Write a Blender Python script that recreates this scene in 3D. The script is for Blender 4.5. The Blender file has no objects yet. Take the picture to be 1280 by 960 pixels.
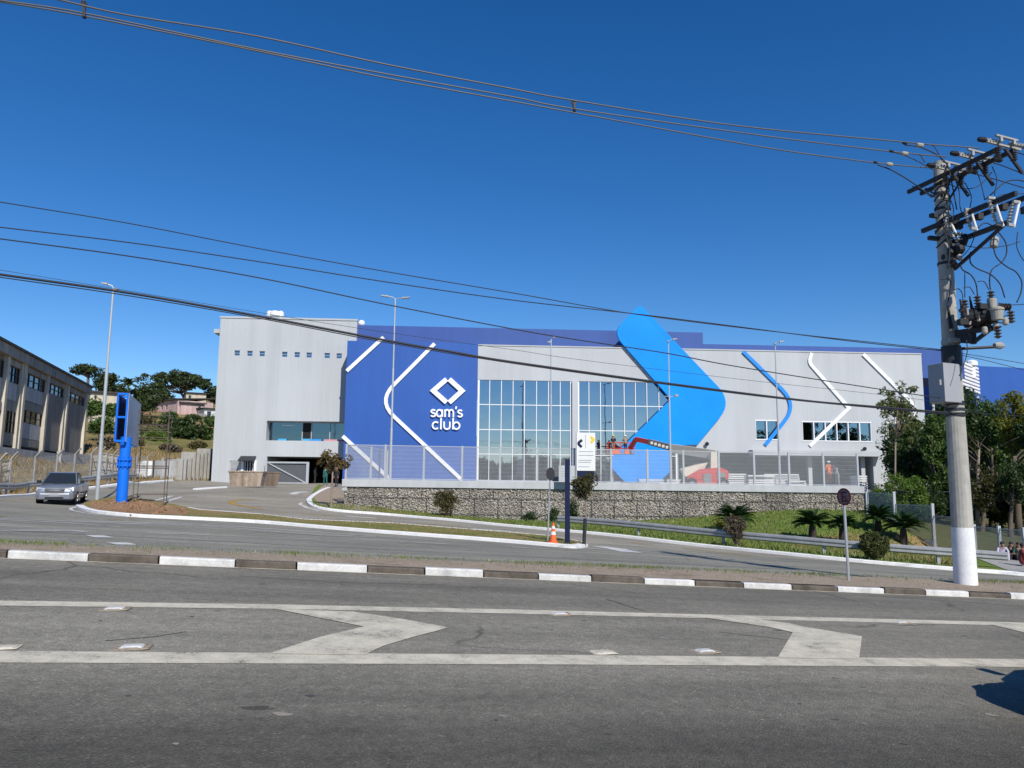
import bpy, bmesh, math, random
import numpy as np
from mathutils import Vector, Matrix
# ------------------------------------------------------------------ camera, sky, sun, exposure
SC = bpy.context.scene
COL = SC.collection
R = math.radians
FPX = 950.0; PITCH = R(7.4); ROLL = R(0.5); EYE = 1.6
SUN_EL = 40.0; SUN_AZ = 23.0            # azimuth: degrees to the right of straight behind the camera
_r0 = np.array([1., 0, 0]); _u0 = np.array([0, -math.sin(PITCH), math.cos(PITCH)]); _f = np.array([0, math.cos(PITCH), math.sin(PITCH)])
CR = _r0*math.cos(ROLL) + _u0*math.sin(ROLL); CU = _u0*math.cos(ROLL) - _r0*math.sin(ROLL)
cd = bpy.data.cameras.new('camera'); cam = bpy.data.objects.new('camera', cd); COL.objects.link(cam)
cd.sensor_width = 36; cd.lens = FPX/1280*36; cd.clip_start = .1; cd.clip_end = 4000
cam.matrix_world = Matrix(((CR[0], CU[0], -_f[0], 0), (CR[1], CU[1], -_f[1], 0), (CR[2], CU[2], -_f[2], EYE), (0, 0, 0, 1)))
SC.camera = cam
wd = bpy.data.worlds.new('World'); SC.world = wd; wd.use_nodes = True
_n = wd.node_tree.nodes; _l = wd.node_tree.links
_bg = _n['Background']; _sky = _n.new('ShaderNodeTexSky'); _sky.sky_type = 'NISHITA'; _sky.sun_disc = False
_sky.sun_elevation = R(SUN_EL); _sky.sun_rotation = R(180-SUN_AZ); _sky.altitude = 800
_sky.air_density = 1.0; _sky.dust_density = 0.0; _sky.ozone_density = 4.0
_hs = _n.new('ShaderNodeHueSaturation'); _hs.inputs['Saturation'].default_value = 1.31; _hs.inputs['Hue'].default_value = .507; _hs.inputs['Value'].default_value = .93
_l.new(_sky.outputs[0], _hs.inputs['Color']); _l.new(_hs.outputs[0], _bg.inputs[0]); _bg.inputs[1].default_value = .112
sd = bpy.data.lights.new('sun', 'SUN'); sd.energy = 4.2; sd.angle = R(.53); sd.color = (1, .95, .87)
sun = bpy.data.objects.new('sun', sd); COL.objects.link(sun)
_to = Vector((math.sin(R(SUN_AZ))*math.cos(R(SUN_EL)), -math.cos(R(SUN_AZ))*math.cos(R(SUN_EL)), math.sin(R(SUN_EL))))
sun.rotation_euler = _to.to_track_quat('Z', 'Y').to_euler(); sun.location = (20, -40, 60)
SC.view_settings.view_transform = 'Standard'; SC.view_settings.look = 'None'
SC.view_settings.exposure = 0.22; SC.view_settings.gamma = 1
SC.cycles.max_bounces = 6; SC.cycles.transparent_max_bounces = 8

# ------------------------------------------------------------------ projection and terrain
def ray(px, py):
    d = _f + (px-640)/FPX*CR + (480-py)/FPX*CU
    return d/d[1]
def P(px, py, D):
    d = ray(px, py); return np.array([d[0]*D, D, EYE+d[2]*D])
T = 0.27; D0 = 13.12; S = 0.064            # main road: far kerb line y = D0 + T x, gradient S down to the right
def kd(x): return D0 + T*x
def sx(x):
    return np.where(np.abs(x) < 25, x, np.sign(x)*(25+20*np.tanh((np.abs(x)-25)/20)))
def mw(x): return 1.55 + .06*np.clip(x, -8, 12)      # width of the median
CP = [(725,685,27),(640,678,27.5),(480,665,29.5),(300,650,32),(200,641,34),(110,634,36),
(75,629,37.5),(0,621,40),(-120,618,44),(130,610,52),(180,606,62),(250,601,75),(340,605,78),(420,604,78),(310,610,58),
(386,628,49),(413,634,46),(430,634,47),(560,648,47),(640,655,47),(860,657,47),(1060,648,46),
(430,640,44),(560,651,42),(640,659,40),(760,670,37),(880,684,34),(960,692,32),(1080,704,30),(1200,714,29),(1260,718,29),(1270,704,34),(1400,732,28),
(1000,676,39),(1140,673,42.6),(1128,664,43.2),(1165,688,41.7),(1191,702,39.5),(1217,702,38.5),(1248,702,37),(1279,704,35.5)]
_p = [tuple(P(*c)) for c in CP]
for x in (-40,-30,-20,-14,-9,-4,0,5,9,13,17,24,35):
    _p.append((x, kd(x)+float(mw(x))+.3, -S*float(sx(x))-.05)); _p.append((x, kd(x)-6, -S*float(sx(x))+.2))
_p += [(40,45,-2),(45,60,-2),(60,40,-3),(80,80,-3),(0,90,1.3),(30,90,1.0),(0,150,2),(60,150,0),(120,120,-3),(150,30,-7),(-35,28,1.9)]
for c in [(0,571,66),(115,565,100),(150,585,95),(230,578,105),(200,540,130),(130,505,170),(220,518,160),(270,520,160),(60,520,150),(-200,560,70),
          (-300,520,120),(200,500,230),(60,500,230),(300,500,230),(-100,560,60),(-60,604,47),(60,590,55)]:
    _p.append(tuple(P(*c)))
_p = np.array(_p)
def _tps(r2): return np.where(r2 > 1e-9, .5*r2*np.log(np.maximum(r2, 1e-9)), 0)
_nn = len(_p); _A = np.zeros((_nn+3, _nn+3))
_A[:_nn,:_nn] = _tps(((_p[:,None,:2]-_p[None,:,:2])**2).sum(-1)) + np.eye(_nn)*.3
_A[:_nn,_nn] = 1; _A[:_nn,_nn+1:] = _p[:,:2]; _A[_nn:,:_nn] = _A[:_nn,_nn:].T
_W = np.linalg.solve(_A, np.r_[_p[:,2], 0, 0, 0])
def zt(x, y):
    x = np.clip(np.asarray(x, float), -120, 120); y = np.clip(np.asarray(y, float), 4, 230); sh = np.broadcast(x, y).shape
    x = np.broadcast_to(x, sh).ravel(); y = np.broadcast_to(y, sh).ravel(); out = np.empty(len(x))
    for i in range(0, len(x), 20000):
        a = x[i:i+20000]; b = y[i:i+20000]
        out[i:i+20000] = _tps((a[:,None]-_p[None,:,0])**2+(b[:,None]-_p[None,:,1])**2)@_W[:_nn]+_W[_nn]+_W[_nn+1]*a+_W[_nn+2]*b
    return out.reshape(sh)
def zg(x, y):
    x = np.asarray(x, float); y = np.asarray(y, float)
    w = np.clip((y-kd(x)-mw(x)+.1)/1.3, 0, 1); w = w*w*(3-2*w)
    return -S*sx(x)*(1-w) + zt(x, y)*w
def G(px, py, dz=0.0, dmin=3, dmax=260):
    d = ray(px, py); D = np.geomspace(dmin, dmax, 1500)
    h = EYE+d[2]*D-zg(d[0]*D, D)-dz
    i = int(np.argmax(h <= 0))
    if i == 0: Dm = D[0] if h[0] <= 0 else dmax
    else: Dm = D[i-1]+h[i-1]/(h[i-1]-h[i])*(D[i]-D[i-1])
    return np.array([d[0]*Dm, Dm, float(zg(d[0]*Dm, Dm))+dz])
def GP(px, py):                            # on the inclined plane of the main road
    d = ray(px, py); D = -EYE/(d[2]+S*d[0]); return np.array([d[0]*D, D, EYE+d[2]*D])

# ------------------------------------------------------------------ materials
MATS = {}
class NT:
    def __init__(s, m): s.t = m.node_tree; s.n = s.t.nodes
    def __call__(s, typ, _o=0, **kw):
        nd = s.n.new('ShaderNode'+typ)
        for k, v in kw.items():
            if k.startswith('p_'): setattr(nd, k[2:], v)
        for k, v in kw.items():
            if k.startswith('p_'): continue
            key = int(k[1:]) if k[0] == 'i' and k[1:].isdigit() else k.replace('_', ' ')
            s.set(nd.inputs[key], v)
        return nd
    def set(s, inp, v):
        if isinstance(v, bpy.types.NodeSocket): s.t.links.new(v, inp)
        elif isinstance(v, (tuple, list)) and len(v) == 3 and inp.type == 'RGBA': inp.default_value = (*v, 1)
        else: inp.default_value = v
    def ramp(s, fac, stops):
        r = s('ValToRGB', Fac=fac); e = r.color_ramp.elements
        while len(e) < len(stops): e.new(.5)
        for el, (p, c) in zip(e, stops):
            el.position = p; el.color = (c, c, c, 1) if isinstance(c, (int, float)) else (*c, 1)
        return r.outputs[0]
    def mul(s, a, b, mode='MULTIPLY', fac=1.0):
        m = s('Mix', p_data_type='RGBA', p_blend_type=mode)
        s.set(m.inputs[0], fac); s.set(m.inputs[6], a); s.set(m.inputs[7], b); return m.outputs[2]
    def math(s, op, a, b=0.0):
        m = s('Math', p_operation=op); s.set(m.inputs[0], a); s.set(m.inputs[1], b); return m.outputs[0]
def newmat(name):
    m = bpy.data.materials.new(name); m.use_nodes = True; MATS[name] = m
    t = NT(m); return m, t, m.node_tree.nodes['Principled BSDF']
def pm(name, col, rough=.6, metal=0., var=.12, scale=2., bump=.0, bscale=40., spec=.4, stain=0., ior=None):
    m, t, b = newmat(name)
    tc = t('TexCoord').outputs['Object']
    nz = t('TexNoise', Vector=tc, Scale=scale, Detail=6., Roughness=.6).outputs[0]
    f = t.ramp(nz, [(.25, 1-var), (.75, 1+var*.6)])
    c = t.mul(col, f)
    if stain:
        mp = t('Mapping', Vector=tc, Scale=(1.2, 1.2, .12)).outputs[0]
        n2 = t('TexNoise', Vector=mp, Scale=1.1, Detail=8., Roughness=.7).outputs[0]
        c = t.mul(c, t.ramp(n2, [(.35, 1-stain), (.6, 1.)]))
    t.set(b.inputs['Base Color'], c); b.inputs['Roughness'].default_value = rough; b.inputs['Metallic'].default_value = metal
    b.inputs['Specular IOR Level'].default_value = spec
    if bump:
        n3 = t('TexNoise', Vector=tc, Scale=bscale, Detail=5.).outputs[0]
        t.set(b.inputs['Normal'], t('Bump', Strength=bump, Distance=.02, Height=n3).outputs[0])
    return m
def leafmat(name, dark, light, trans=.3):
    m, t, b = newmat(name)
    g = t('NewGeometry'); rnd = g.outputs['Random Per Island']
    nz = t('TexNoise', Vector=t('TexCoord').outputs['Object'], Scale=.7, Detail=3.).outputs[0]
    f = t.math('ADD', t.math('MULTIPLY', rnd, .6), t.math('MULTIPLY', nz, .5))
    c = t.ramp(f, [(.15, dark), (.95, light)])
    t.n.remove(b)
    d = t('BsdfDiffuse', Color=c, Roughness=.6); tr = t('BsdfTranslucent', Color=t.mul(c, (1.1, 1.2, .5)))
    mx = t('MixShader', Fac=trans, i1=d.outputs[0], i2=tr.outputs[0])
    gl = t('BsdfGlossy', Color=(.6, .65, .6), Roughness=.45); m2 = t('MixShader', Fac=.04, i1=mx.outputs[0], i2=gl.outputs[0])
    t.set(t.n['Material Output'].inputs[0], m2.outputs[0]); return m

def asphalt(name, base, bands=None, tint=(1.11, 1.03, .83), crack=.85):
    m, t, b = newmat(name)
    tc = t('TexCoord').outputs['Object']
    mp = t('Mapping', Vector=tc, Rotation=(0, 0, -math.atan(T))).outputs[0]     # x along the road
    st = t('Mapping', Vector=mp, Scale=(.05, .9, 1)).outputs[0]
    big = t('TexNoise', Vector=tc, Scale=.35, Detail=5., Roughness=.6).outputs[0]
    strk = t('TexNoise', Vector=st, Scale=1.6, Detail=6., Roughness=.6).outputs[0]
    fine = t('TexNoise', Vector=tc, Scale=55., Detail=4., Roughness=.75).outputs[0]
    mid = t('TexNoise', Vector=tc, Scale=9., Detail=6., Roughness=.7).outputs[0]
    vo = t('TexVoronoi', Vector=tc, Scale=70.)
    agg = t.ramp(vo.outputs['Color'], [(.0, .72), (.8, 1.05), (.97, 1.9)])
    c = t.mul(tuple(base*x for x in tint), t.ramp(big, [(.3, .84), (.7, 1.14)]))
    c = t.mul(c, t.ramp(strk, [(.3, .74), (.7, 1.16)]))
    c = t.mul(c, t.ramp(fine, [(.3, .62), (.7, 1.36)]))
    c = t.mul(c, t.ramp(mid, [(.3, .78), (.7, 1.2)]))
    c = t.mul(c, agg, fac=.7)
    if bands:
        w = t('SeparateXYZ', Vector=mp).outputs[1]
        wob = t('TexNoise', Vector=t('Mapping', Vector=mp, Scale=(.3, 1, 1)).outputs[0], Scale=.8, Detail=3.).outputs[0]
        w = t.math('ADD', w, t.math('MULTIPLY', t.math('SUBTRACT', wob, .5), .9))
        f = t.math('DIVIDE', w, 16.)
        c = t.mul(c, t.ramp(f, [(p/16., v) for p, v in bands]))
    # cracks and repair specks
    cv = t('TexVoronoi', p_feature='DISTANCE_TO_EDGE', Vector=t('Mapping', Vector=t.mul(tc, t('TexNoise', Vector=tc, Scale=1.2, Detail=5.).outputs[1], 'ADD', .5), Scale=(.22, .22, .22)).outputs[0], Scale=1.)
    gate = t.ramp(t('TexNoise', Vector=tc, Scale=.22, Detail=2.).outputs[0], [(.52, 0.), (.6, 1.)])
    cr = t.ramp(cv.outputs[0], [(.0, 1.), (.006, 0.)])
    c = t.mul(c, (.25, .25, .25), fac=t.math('MULTIPLY', t.math('MULTIPLY', gate, cr), crack))
    sp = t('TexNoise', Vector=t('Mapping', Vector=mp, Scale=(1, 2.2, 1)).outputs[0], Scale=2.6, Detail=2.).outputs[0]
    c = t.mul(c, (.35, .34, .33), fac=t.ramp(sp, [(.735, 0.), (.75, .8)]))
    sp2 = t('TexNoise', Vector=t('Mapping', Vector=mp, Scale=(1, 2., 1), Location=(31, 7, 0)).outputs[0], Scale=3.2, Detail=2.).outputs[0]
    c = t.mul(c, (.42, .36, .3), 'MIX', t.ramp(sp2, [(.75, 0.), (.765, .45)]))
    t.set(b.inputs['Base Color'], c); b.inputs['Roughness'].default_value = .88; b.inputs['Specular IOR Level'].default_value = .25
    hh = t.math('ADD', t.math('MULTIPLY', fine, .6), vo.outputs['Distance'])
    t.set(b.inputs['Normal'], t('Bump', Strength=.6, Distance=.012, Height=hh).outputs[0])
    return m
asphalt('asphalt_main', .215, [(0, .3), (4.6, .42), (5.2, .6), (6.1, .9), (7.2, 1.05), (8.8, 1.05), (10.2, .93), (11.2, .72), (12.4, .95)])  # tyre and oil wear, plus a vignette painted into the colour towards the camera
asphalt('asphalt_side', .255, None, (1.09, 1.03, .84))
asphalt('asphalt_access', .285, None, (1.12, 1.02, .82), .3)

def ground_mat(name, stops, scale=1.4, bump=.5):
    m, t, b = newmat(name); tc = t('TexCoord').outputs['Object']
    n1 = t('TexNoise', Vector=tc, Scale=scale, Detail=9., Roughness=.68).outputs[0]
    n0 = t('TexNoise', Vector=tc, Scale=scale*.14, Detail=4.).outputs[0]
    f = t.math('ADD', t.math('MULTIPLY', n1, .6), t.math('MULTIPLY', n0, .4))
    c = t.ramp(f, stops)
    n2 = t('TexNoise', Vector=tc, Scale=scale*14, Detail=6., Roughness=.7).outputs[0]
    c = t.mul(c, t.ramp(n2, [(.3, .55), (.7, 1.4)]))
    t.set(b.inputs['Base Color'], c); b.inputs['Roughness'].default_value = .95; b.inputs['Specular IOR Level'].default_value = .1
    t.set(b.inputs['Normal'], t('Bump', Strength=bump, Distance=.08, Height=n2).outputs[0]); return m
ground_mat('dry_grass', [(.36, (.17, .12, .06)), (.47, (.31, .22, .11)), (.57, (.25, .19, .085)), (.68, (.10, .12, .04))])
ground_mat('hill_grass', [(.38, (.32, .18, .10)), (.47, (.24, .19, .085)), (.56, (.15, .145, .05)), (.66, (.05, .075, .02))], .35)
ground_mat('lawn', [(.34, (.28, .22, .09)), (.43, (.19, .22, .055)), (.54, (.125, .19, .035)), (.7, (.09, .155, .03))], 1.0)
ground_mat('dry_lawn', [(.36, (.34, .22, .11)), (.47, (.28, .20, .09)), (.6, (.15, .17, .045)), (.7, (.10, .14, .03))], .9)
ground_mat('median_soil', [(.36, (.25, .20, .145)), (.5, (.36, .29, .22)), (.62, (.29, .24, .175)), (.72, (.16, .17, .08))], 1.8)
ground_mat('dirt', [(.35, (.18, .10, .055)), (.5, (.40, .24, .14)), (.65, (.32, .21, .13))], 2.2, .9)
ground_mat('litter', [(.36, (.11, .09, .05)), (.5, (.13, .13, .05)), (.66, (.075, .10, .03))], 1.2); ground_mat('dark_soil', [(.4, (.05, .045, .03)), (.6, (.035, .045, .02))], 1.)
def paint(name, col, wear=.5, dirt=.3):
    m, t, b = newmat(name); tc = t('TexCoord').outputs['Object']
    n1 = t('TexNoise', Vector=tc, Scale=3., Detail=8., Roughness=.75).outputs[0]
    n2 = t('TexNoise', Vector=tc, Scale=45., Detail=4., Roughness=.8).outputs[0]
    c = t.mul(col, t.ramp(n1, [(.35, 1-dirt), (.6, 1.)]))
    c = t.mul(c, t.ramp(n2, [(.3, .8), (.6, 1.05)]))
    f = t.math('ADD', t.math('MULTIPLY', n1, .55), t.math('MULTIPLY', n2, .45))
    c = t.mul(c, (.14, .135, .13), 'MIX', t.ramp(f, [(.30+.1*wear, 1.), (.34+.1*wear, 0.)]))
    t.set(b.inputs['Base Color'], c); b.inputs['Roughness'].default_value = .8; b.inputs['Specular IOR Level'].default_value = .2
    t.set(b.inputs['Normal'], t('Bump', Strength=.3, Distance=.008, Height=n2).outputs[0]); return m
paint('road_paint', (.62, .57, .45), .95, .34); paint('road_paint_white', (.66, .65, .62), .5); paint('road_paint_yellow', (.42, .27, .07), .8, .35)
paint('kerb_white', (.68, .67, .64), .4, .35); paint('kerb_white_clean', (.82, .81, .79), .25, .15); paint('kerb_dark', (.14, .118, .095), .2, .5); paint('pole_white', (.8, .8, .8), .05, .12)
pm('concrete', (.40, .385, .35), .85, var=.2, scale=3, bump=.35, bscale=30, stain=.3)
pm('concrete_pole', (.46, .44, .39), .85, var=.2, scale=5, bump=.3, bscale=40, stain=.35)
pm('concrete_old', (.42, .39, .33), .9, var=.2, scale=.6, bump=.3, bscale=10, stain=.45)
pm('concrete_pilaster', (.64, .58, .47), .9, var=.15, scale=.8, bump=.2, bscale=10, stain=.3)
pm('panel_grey', (.33, .31, .27), .9, var=.15, scale=.7, stain=.3); pm('panel_light', (.52, .52, .52), .8, var=.15, scale=.7, stain=.35)
def facade(name, col, seam=(1.2, 0.)):
    m, t, b = newmat(name); tc = t('TexCoord').outputs['Object']
    n = t('TexNoise', Vector=tc, Scale=.12, Detail=5.).outputs[0]
    mp = t('Mapping', Vector=tc, Scale=(.8, .8, .06)).outputs[0]
    n2 = t('TexNoise', Vector=mp, Scale=1.0, Detail=7., Roughness=.7).outputs[0]
    c = t.mul(col, t.ramp(n, [(.3, .93), (.7, 1.05)])); c = t.mul(c, t.ramp(n2, [(.3, .92), (.6, 1.02)]))
    x = t('SeparateXYZ', Vector=tc).outputs[0]
    fr = t.math('FRACT', t.math('MULTIPLY', x, 1/seam[0]))
    s = t.ramp(fr, [(.0, .93), (.018, 1.), (.98, 1.), (1., .93)])
    rb = t.math('FRACT', t.math('MULTIPLY', x, 6/seam[0]))
    c = t.mul(c, s)
    t.set(b.inputs['Base Color'], c); b.inputs['Roughness'].default_value = .5; b.inputs['Specular IOR Level'].default_value = .3
    h = t.ramp(rb, [(.0, .0), (.08, 1.), (.5, 1.), (.58, 0.)])
    t.set(b.inputs['Normal'], t('Bump', Strength=.05, Distance=.03, Height=t.math('ADD', h, t.math('MULTIPLY', n2, .8))).outputs[0]); return m
facade('cladding_grey', (.465, .48, .49)); facade('cladding_blue', (.031, .104, .375), (1.05, 0)); facade('cladding_blue_roof', (.046, .098, .31), (1.05, 0)); facade('tower_grey', (.465, .485, .495), (2.4, 0))
def quilt(name, col):
    m, t, b = newmat(name); tc = t('TexCoord').outputs['Object']
    n = t('TexNoise', Vector=tc, Scale=.3, Detail=3.).outputs[0]
    sp = t('SeparateXYZ', Vector=tc); u = t.math('ADD', sp.outputs[0], sp.outputs[2]); v = t.math('SUBTRACT', sp.outputs[0], sp.outputs[2])
    su = t.math('ABSOLUTE', t.math('SINE', t.math('MULTIPLY', u, .72))); sv = t.math('ABSOLUTE', t.math('SINE', t.math('MULTIPLY', v, .5)))
    h = t.math('POWER', t.math('MULTIPLY', su, sv), .35)
    t.set(b.inputs['Base Color'], t.mul(col, t.ramp(n, [(.3, .93), (.7, 1.06)]))); b.inputs['Roughness'].default_value = .55; b.inputs['Specular IOR Level'].default_value = .2
    t.set(b.inputs['Normal'], t('Bump', Strength=.13, Distance=.12, Height=h).outputs[0]); return m
quilt('chevron_blue', (.002, .265, .78))
pm('stripe_blue', (.012, .25, .72), .5, var=.06); pm('white_trim', (.80, .80, .80), .5, var=.05); pm('white_sheet', (.72, .72, .71), .6, var=.08, scale=1)
pm('logo_white', (.85, .85, .85), .5, var=.03)
def glassy(name, col, rough=.02, wav=.02, metal=1.):
    m, t, b = newmat(name); tc = t('TexCoord').outputs['Object']
    n = t('TexNoise', Vector=tc, Scale=.5, Detail=2.).outputs[0]
    b.inputs['Base Color'].default_value = (*col, 1); b.inputs['Metallic'].default_value = metal; b.inputs['Roughness'].default_value = rough
    t.set(b.inputs['Normal'], t('Bump', Strength=wav, Distance=.3, Height=n).outputs[0]); return m
glassy('mirror_glass', (.37, .385, .41)); glassy('dark_glass', (.12, .17, .20), .03); glassy('ribbon_glass', (.23, .30, .36))
glassy('car_glass', (.02, .025, .03), .04, 0, 0.); glassy('old_glass', (.05, .06, .075), .08, .05, .5)
pm('galvanised', (.50, .52, .54), .45, .55, var=.15, scale=4); pm('cap_grey', (.47, .485, .495), .8, var=.08, stain=.12); pm('fence_metal', (.44, .46, .48), .5, .2, var=.08); pm('rail_metal', (.42, .43, .43), .5, .45, var=.2, scale=2, stain=.2)
pm('lamp_pole', (.46, .49, .51), .5, .3, var=.1); pm('dark_metal', (.035, .036, .042), .55, .2); pm('black_rubber', (.018, .018, .018), .8); pm('black_part', (.012, .012, .014), .55)
pm('cable_black', (.022, .024, .03), .6); pm('cable_bare', (.135, .13, .125), .5, .1); pm('porcelain', (.10, .075, .06), .25); pm('polymer_grey', (.33, .33, .32), .5)
pm('tank_beige', (.36, .34, .29), .5, var=.1); pm('cabinet_grey', (.33, .34, .36), .5, var=.06, scale=3); pm('wood_dark', (.045, .036, .028), .85, var=.25, scale=6)
pm('sign_blue', (.004, .16, .75), .45, var=.08, scale=3); pm('navy', (.006, .012, .05), .4); pm('sign_panel', (.32, .40, .52), .5, var=.12, scale=1.5); pm('navy_inner', (.004, .03, .16), .6)
pm('rust_steel', (.16, .12, .095), .8, .2, var=.25, scale=8); pm('skip_beige', (.42, .33, .25), .8, var=.35, scale=2.5, stain=.45); pm('skip_rust', (.20, .15, .11), .85, var=.35, scale=2.5, stain=.5)
pm('machine_red', (.55, .05, .035), .5, var=.12, scale=2); pm('machine_cream', (.58, .53, .42), .55, var=.1); pm('machine_grey', (.2, .2, .2), .6)
pm('orange', (.75, .13, .03), .6, var=.1, scale=5); pm('gate_grey', (.10, .105, .115), .6, var=.1); pm('void_dark', (.015, .015, .017), .9); pm('recess_grey', (.34, .345, .36), .8, var=.08)
pm('yellow', (.75, .55, .03), .5); pm('sign_red', (.16, .02, .025), .6, var=.3, scale=8); pm('sign_face', (.20, .15, .16), .6, var=.3, scale=8); pm('text_grey', (.35, .35, .37), .6)
pm('pink_wall', (.58, .42, .40), .9, var=.12, scale=.4, stain=.3); pm('cream_wall', (.62, .55, .42), .9, var=.12, scale=.4, stain=.3); pm('white_wall', (.70, .70, .68), .9, var=.1, scale=.4, stain=.25); pm('roof_dark', (.06, .05, .045), .9, var=.25, scale=1)
pm('bark', (.13, .10, .075), .95, var=.35, scale=6, bump=.6, bscale=14); pm('bark_pale', (.27, .21, .16), .95, var=.3, scale=5, bump=.5, bscale=14); pm('stake', (.40, .28, .17), .9, var=.2, scale=8)
leafmat('leaf_dark', (.014, .028, .009), (.07, .115, .027)); leafmat('leaf_mid', (.028, .06, .013), (.13, .21, .04)); leafmat('leaf_bright', (.05, .10, .015), (.17, .26, .035), .35)
leafmat('leaf_olive', (.03, .034, .012), (.15, .13, .045)); leafmat('leaf_dry', (.05, .04, .028), (.16, .125, .085), .15); leafmat('leaf_rust', (.06, .045, .018), (.25, .17, .06)); leafmat('leaf_hill', (.016, .026, .009), (.07, .10, .028), .2)
leafmat('cycad', (.007, .022, .007), (.045, .10, .024), .15); leafmat('topiary', (.03, .045, .010), (.12, .13, .03)); leafmat('grass_blade', (.08, .13, .02), (.28, .31, .09), .3); leafmat('straw', (.15, .11, .05), (.38, .28, .13), .2)
leafmat('leaf_pale', (.06, .075, .025), (.20, .22, .08), .4); leafmat('leaf_yellow', (.10, .10, .015), (.30, .30, .04), .35)
def carpaint(name, col, metal=.5):
    m, t, b = newmat(name); b.inputs['Base Color'].default_value = (*col, 1); b.inputs['Metallic'].default_value = metal; b.inputs['Roughness'].default_value = .3
    b.inputs['Coat Weight'].default_value = .6; b.inputs['Coat Roughness'].default_value = .05
    n = t('TexNoise', Vector=t('TexCoord').outputs['Object'], Scale=500.).outputs[0]
    t.set(b.inputs['Base Color'], t.mul(col, t.ramp(n, [(.3, .85), (.7, 1.15)]))); return m
carpaint('silver_paint', (.27, .29, .32)); carpaint('navy_paint', (.006, .012, .032), .2); pm('chrome', (.75, .75, .76), .15, .9, var=.02); pm('lamp_lens', (.5, .51, .52), .15, .3, var=.05)
pm('skin', (.36, .20, .135), .6, var=.05); pm('hair', (.016, .011, .009), .6); pm('cloth_teal', (.02, .13, .13), .8); pm('cloth_dark', (.025, .025, .03), .8); pm('cloth_grey', (.28, .28, .29), .8); pm('cloth_white', (.70, .70, .72), .8)
pm('cloth_lilac', (.50, .47, .58), .8); pm('cloth_orange', (.80, .17, .05), .8); pm('cloth_green', (.02, .07, .05), .8); pm('cloth_maroon', (.16, .025, .025), .8); pm('cloth_khaki', (.33, .26, .18), .8); pm('shoe_white', (.7, .7, .7), .6)
pm('board_white', (.62, .62, .60), .7, var=.12, scale=2); pm('crate_pink', (.55, .25, .3), .7); pm('box_cyan', (.05, .35, .6), .7)
pm('gabion_core', (.17, .155, .135), .95); pm('tar', (.075, .072, .068), .7, var=.3, scale=9); pm('grit', (.27, .245, .20), .95, var=.3, scale=20)
def gabion_mat():
    m, t, b = newmat('gabion_stone'); g = t('NewGeometry').outputs['Random Per Island']; tc = t('TexCoord').outputs['Object']
    c = t.ramp(g, [(.0, (.24, .21, .175)), (.3, (.37, .33, .275)), (.6, (.45, .41, .35)), (.85, (.40, .38, .355)), (1., (.56, .525, .47))])
    st = t('TexNoise', Vector=t('Mapping', Vector=tc, Scale=(.5, .5, .25)).outputs[0], Scale=.55, Detail=6.).outputs[0]
    c = t.mul(c, t.ramp(st, [(.36, .6), (.5, 1.)]))
    c = t.mul(c, t.ramp(t('TexNoise', Vector=tc, Scale=18., Detail=4.).outputs[0], [(.3, .75), (.7, 1.15)]))
    t.set(b.inputs['Base Color'], c); b.inputs['Roughness'].default_value = .9; b.inputs['Specular IOR Level'].default_value = .2
gabion_mat()
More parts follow.
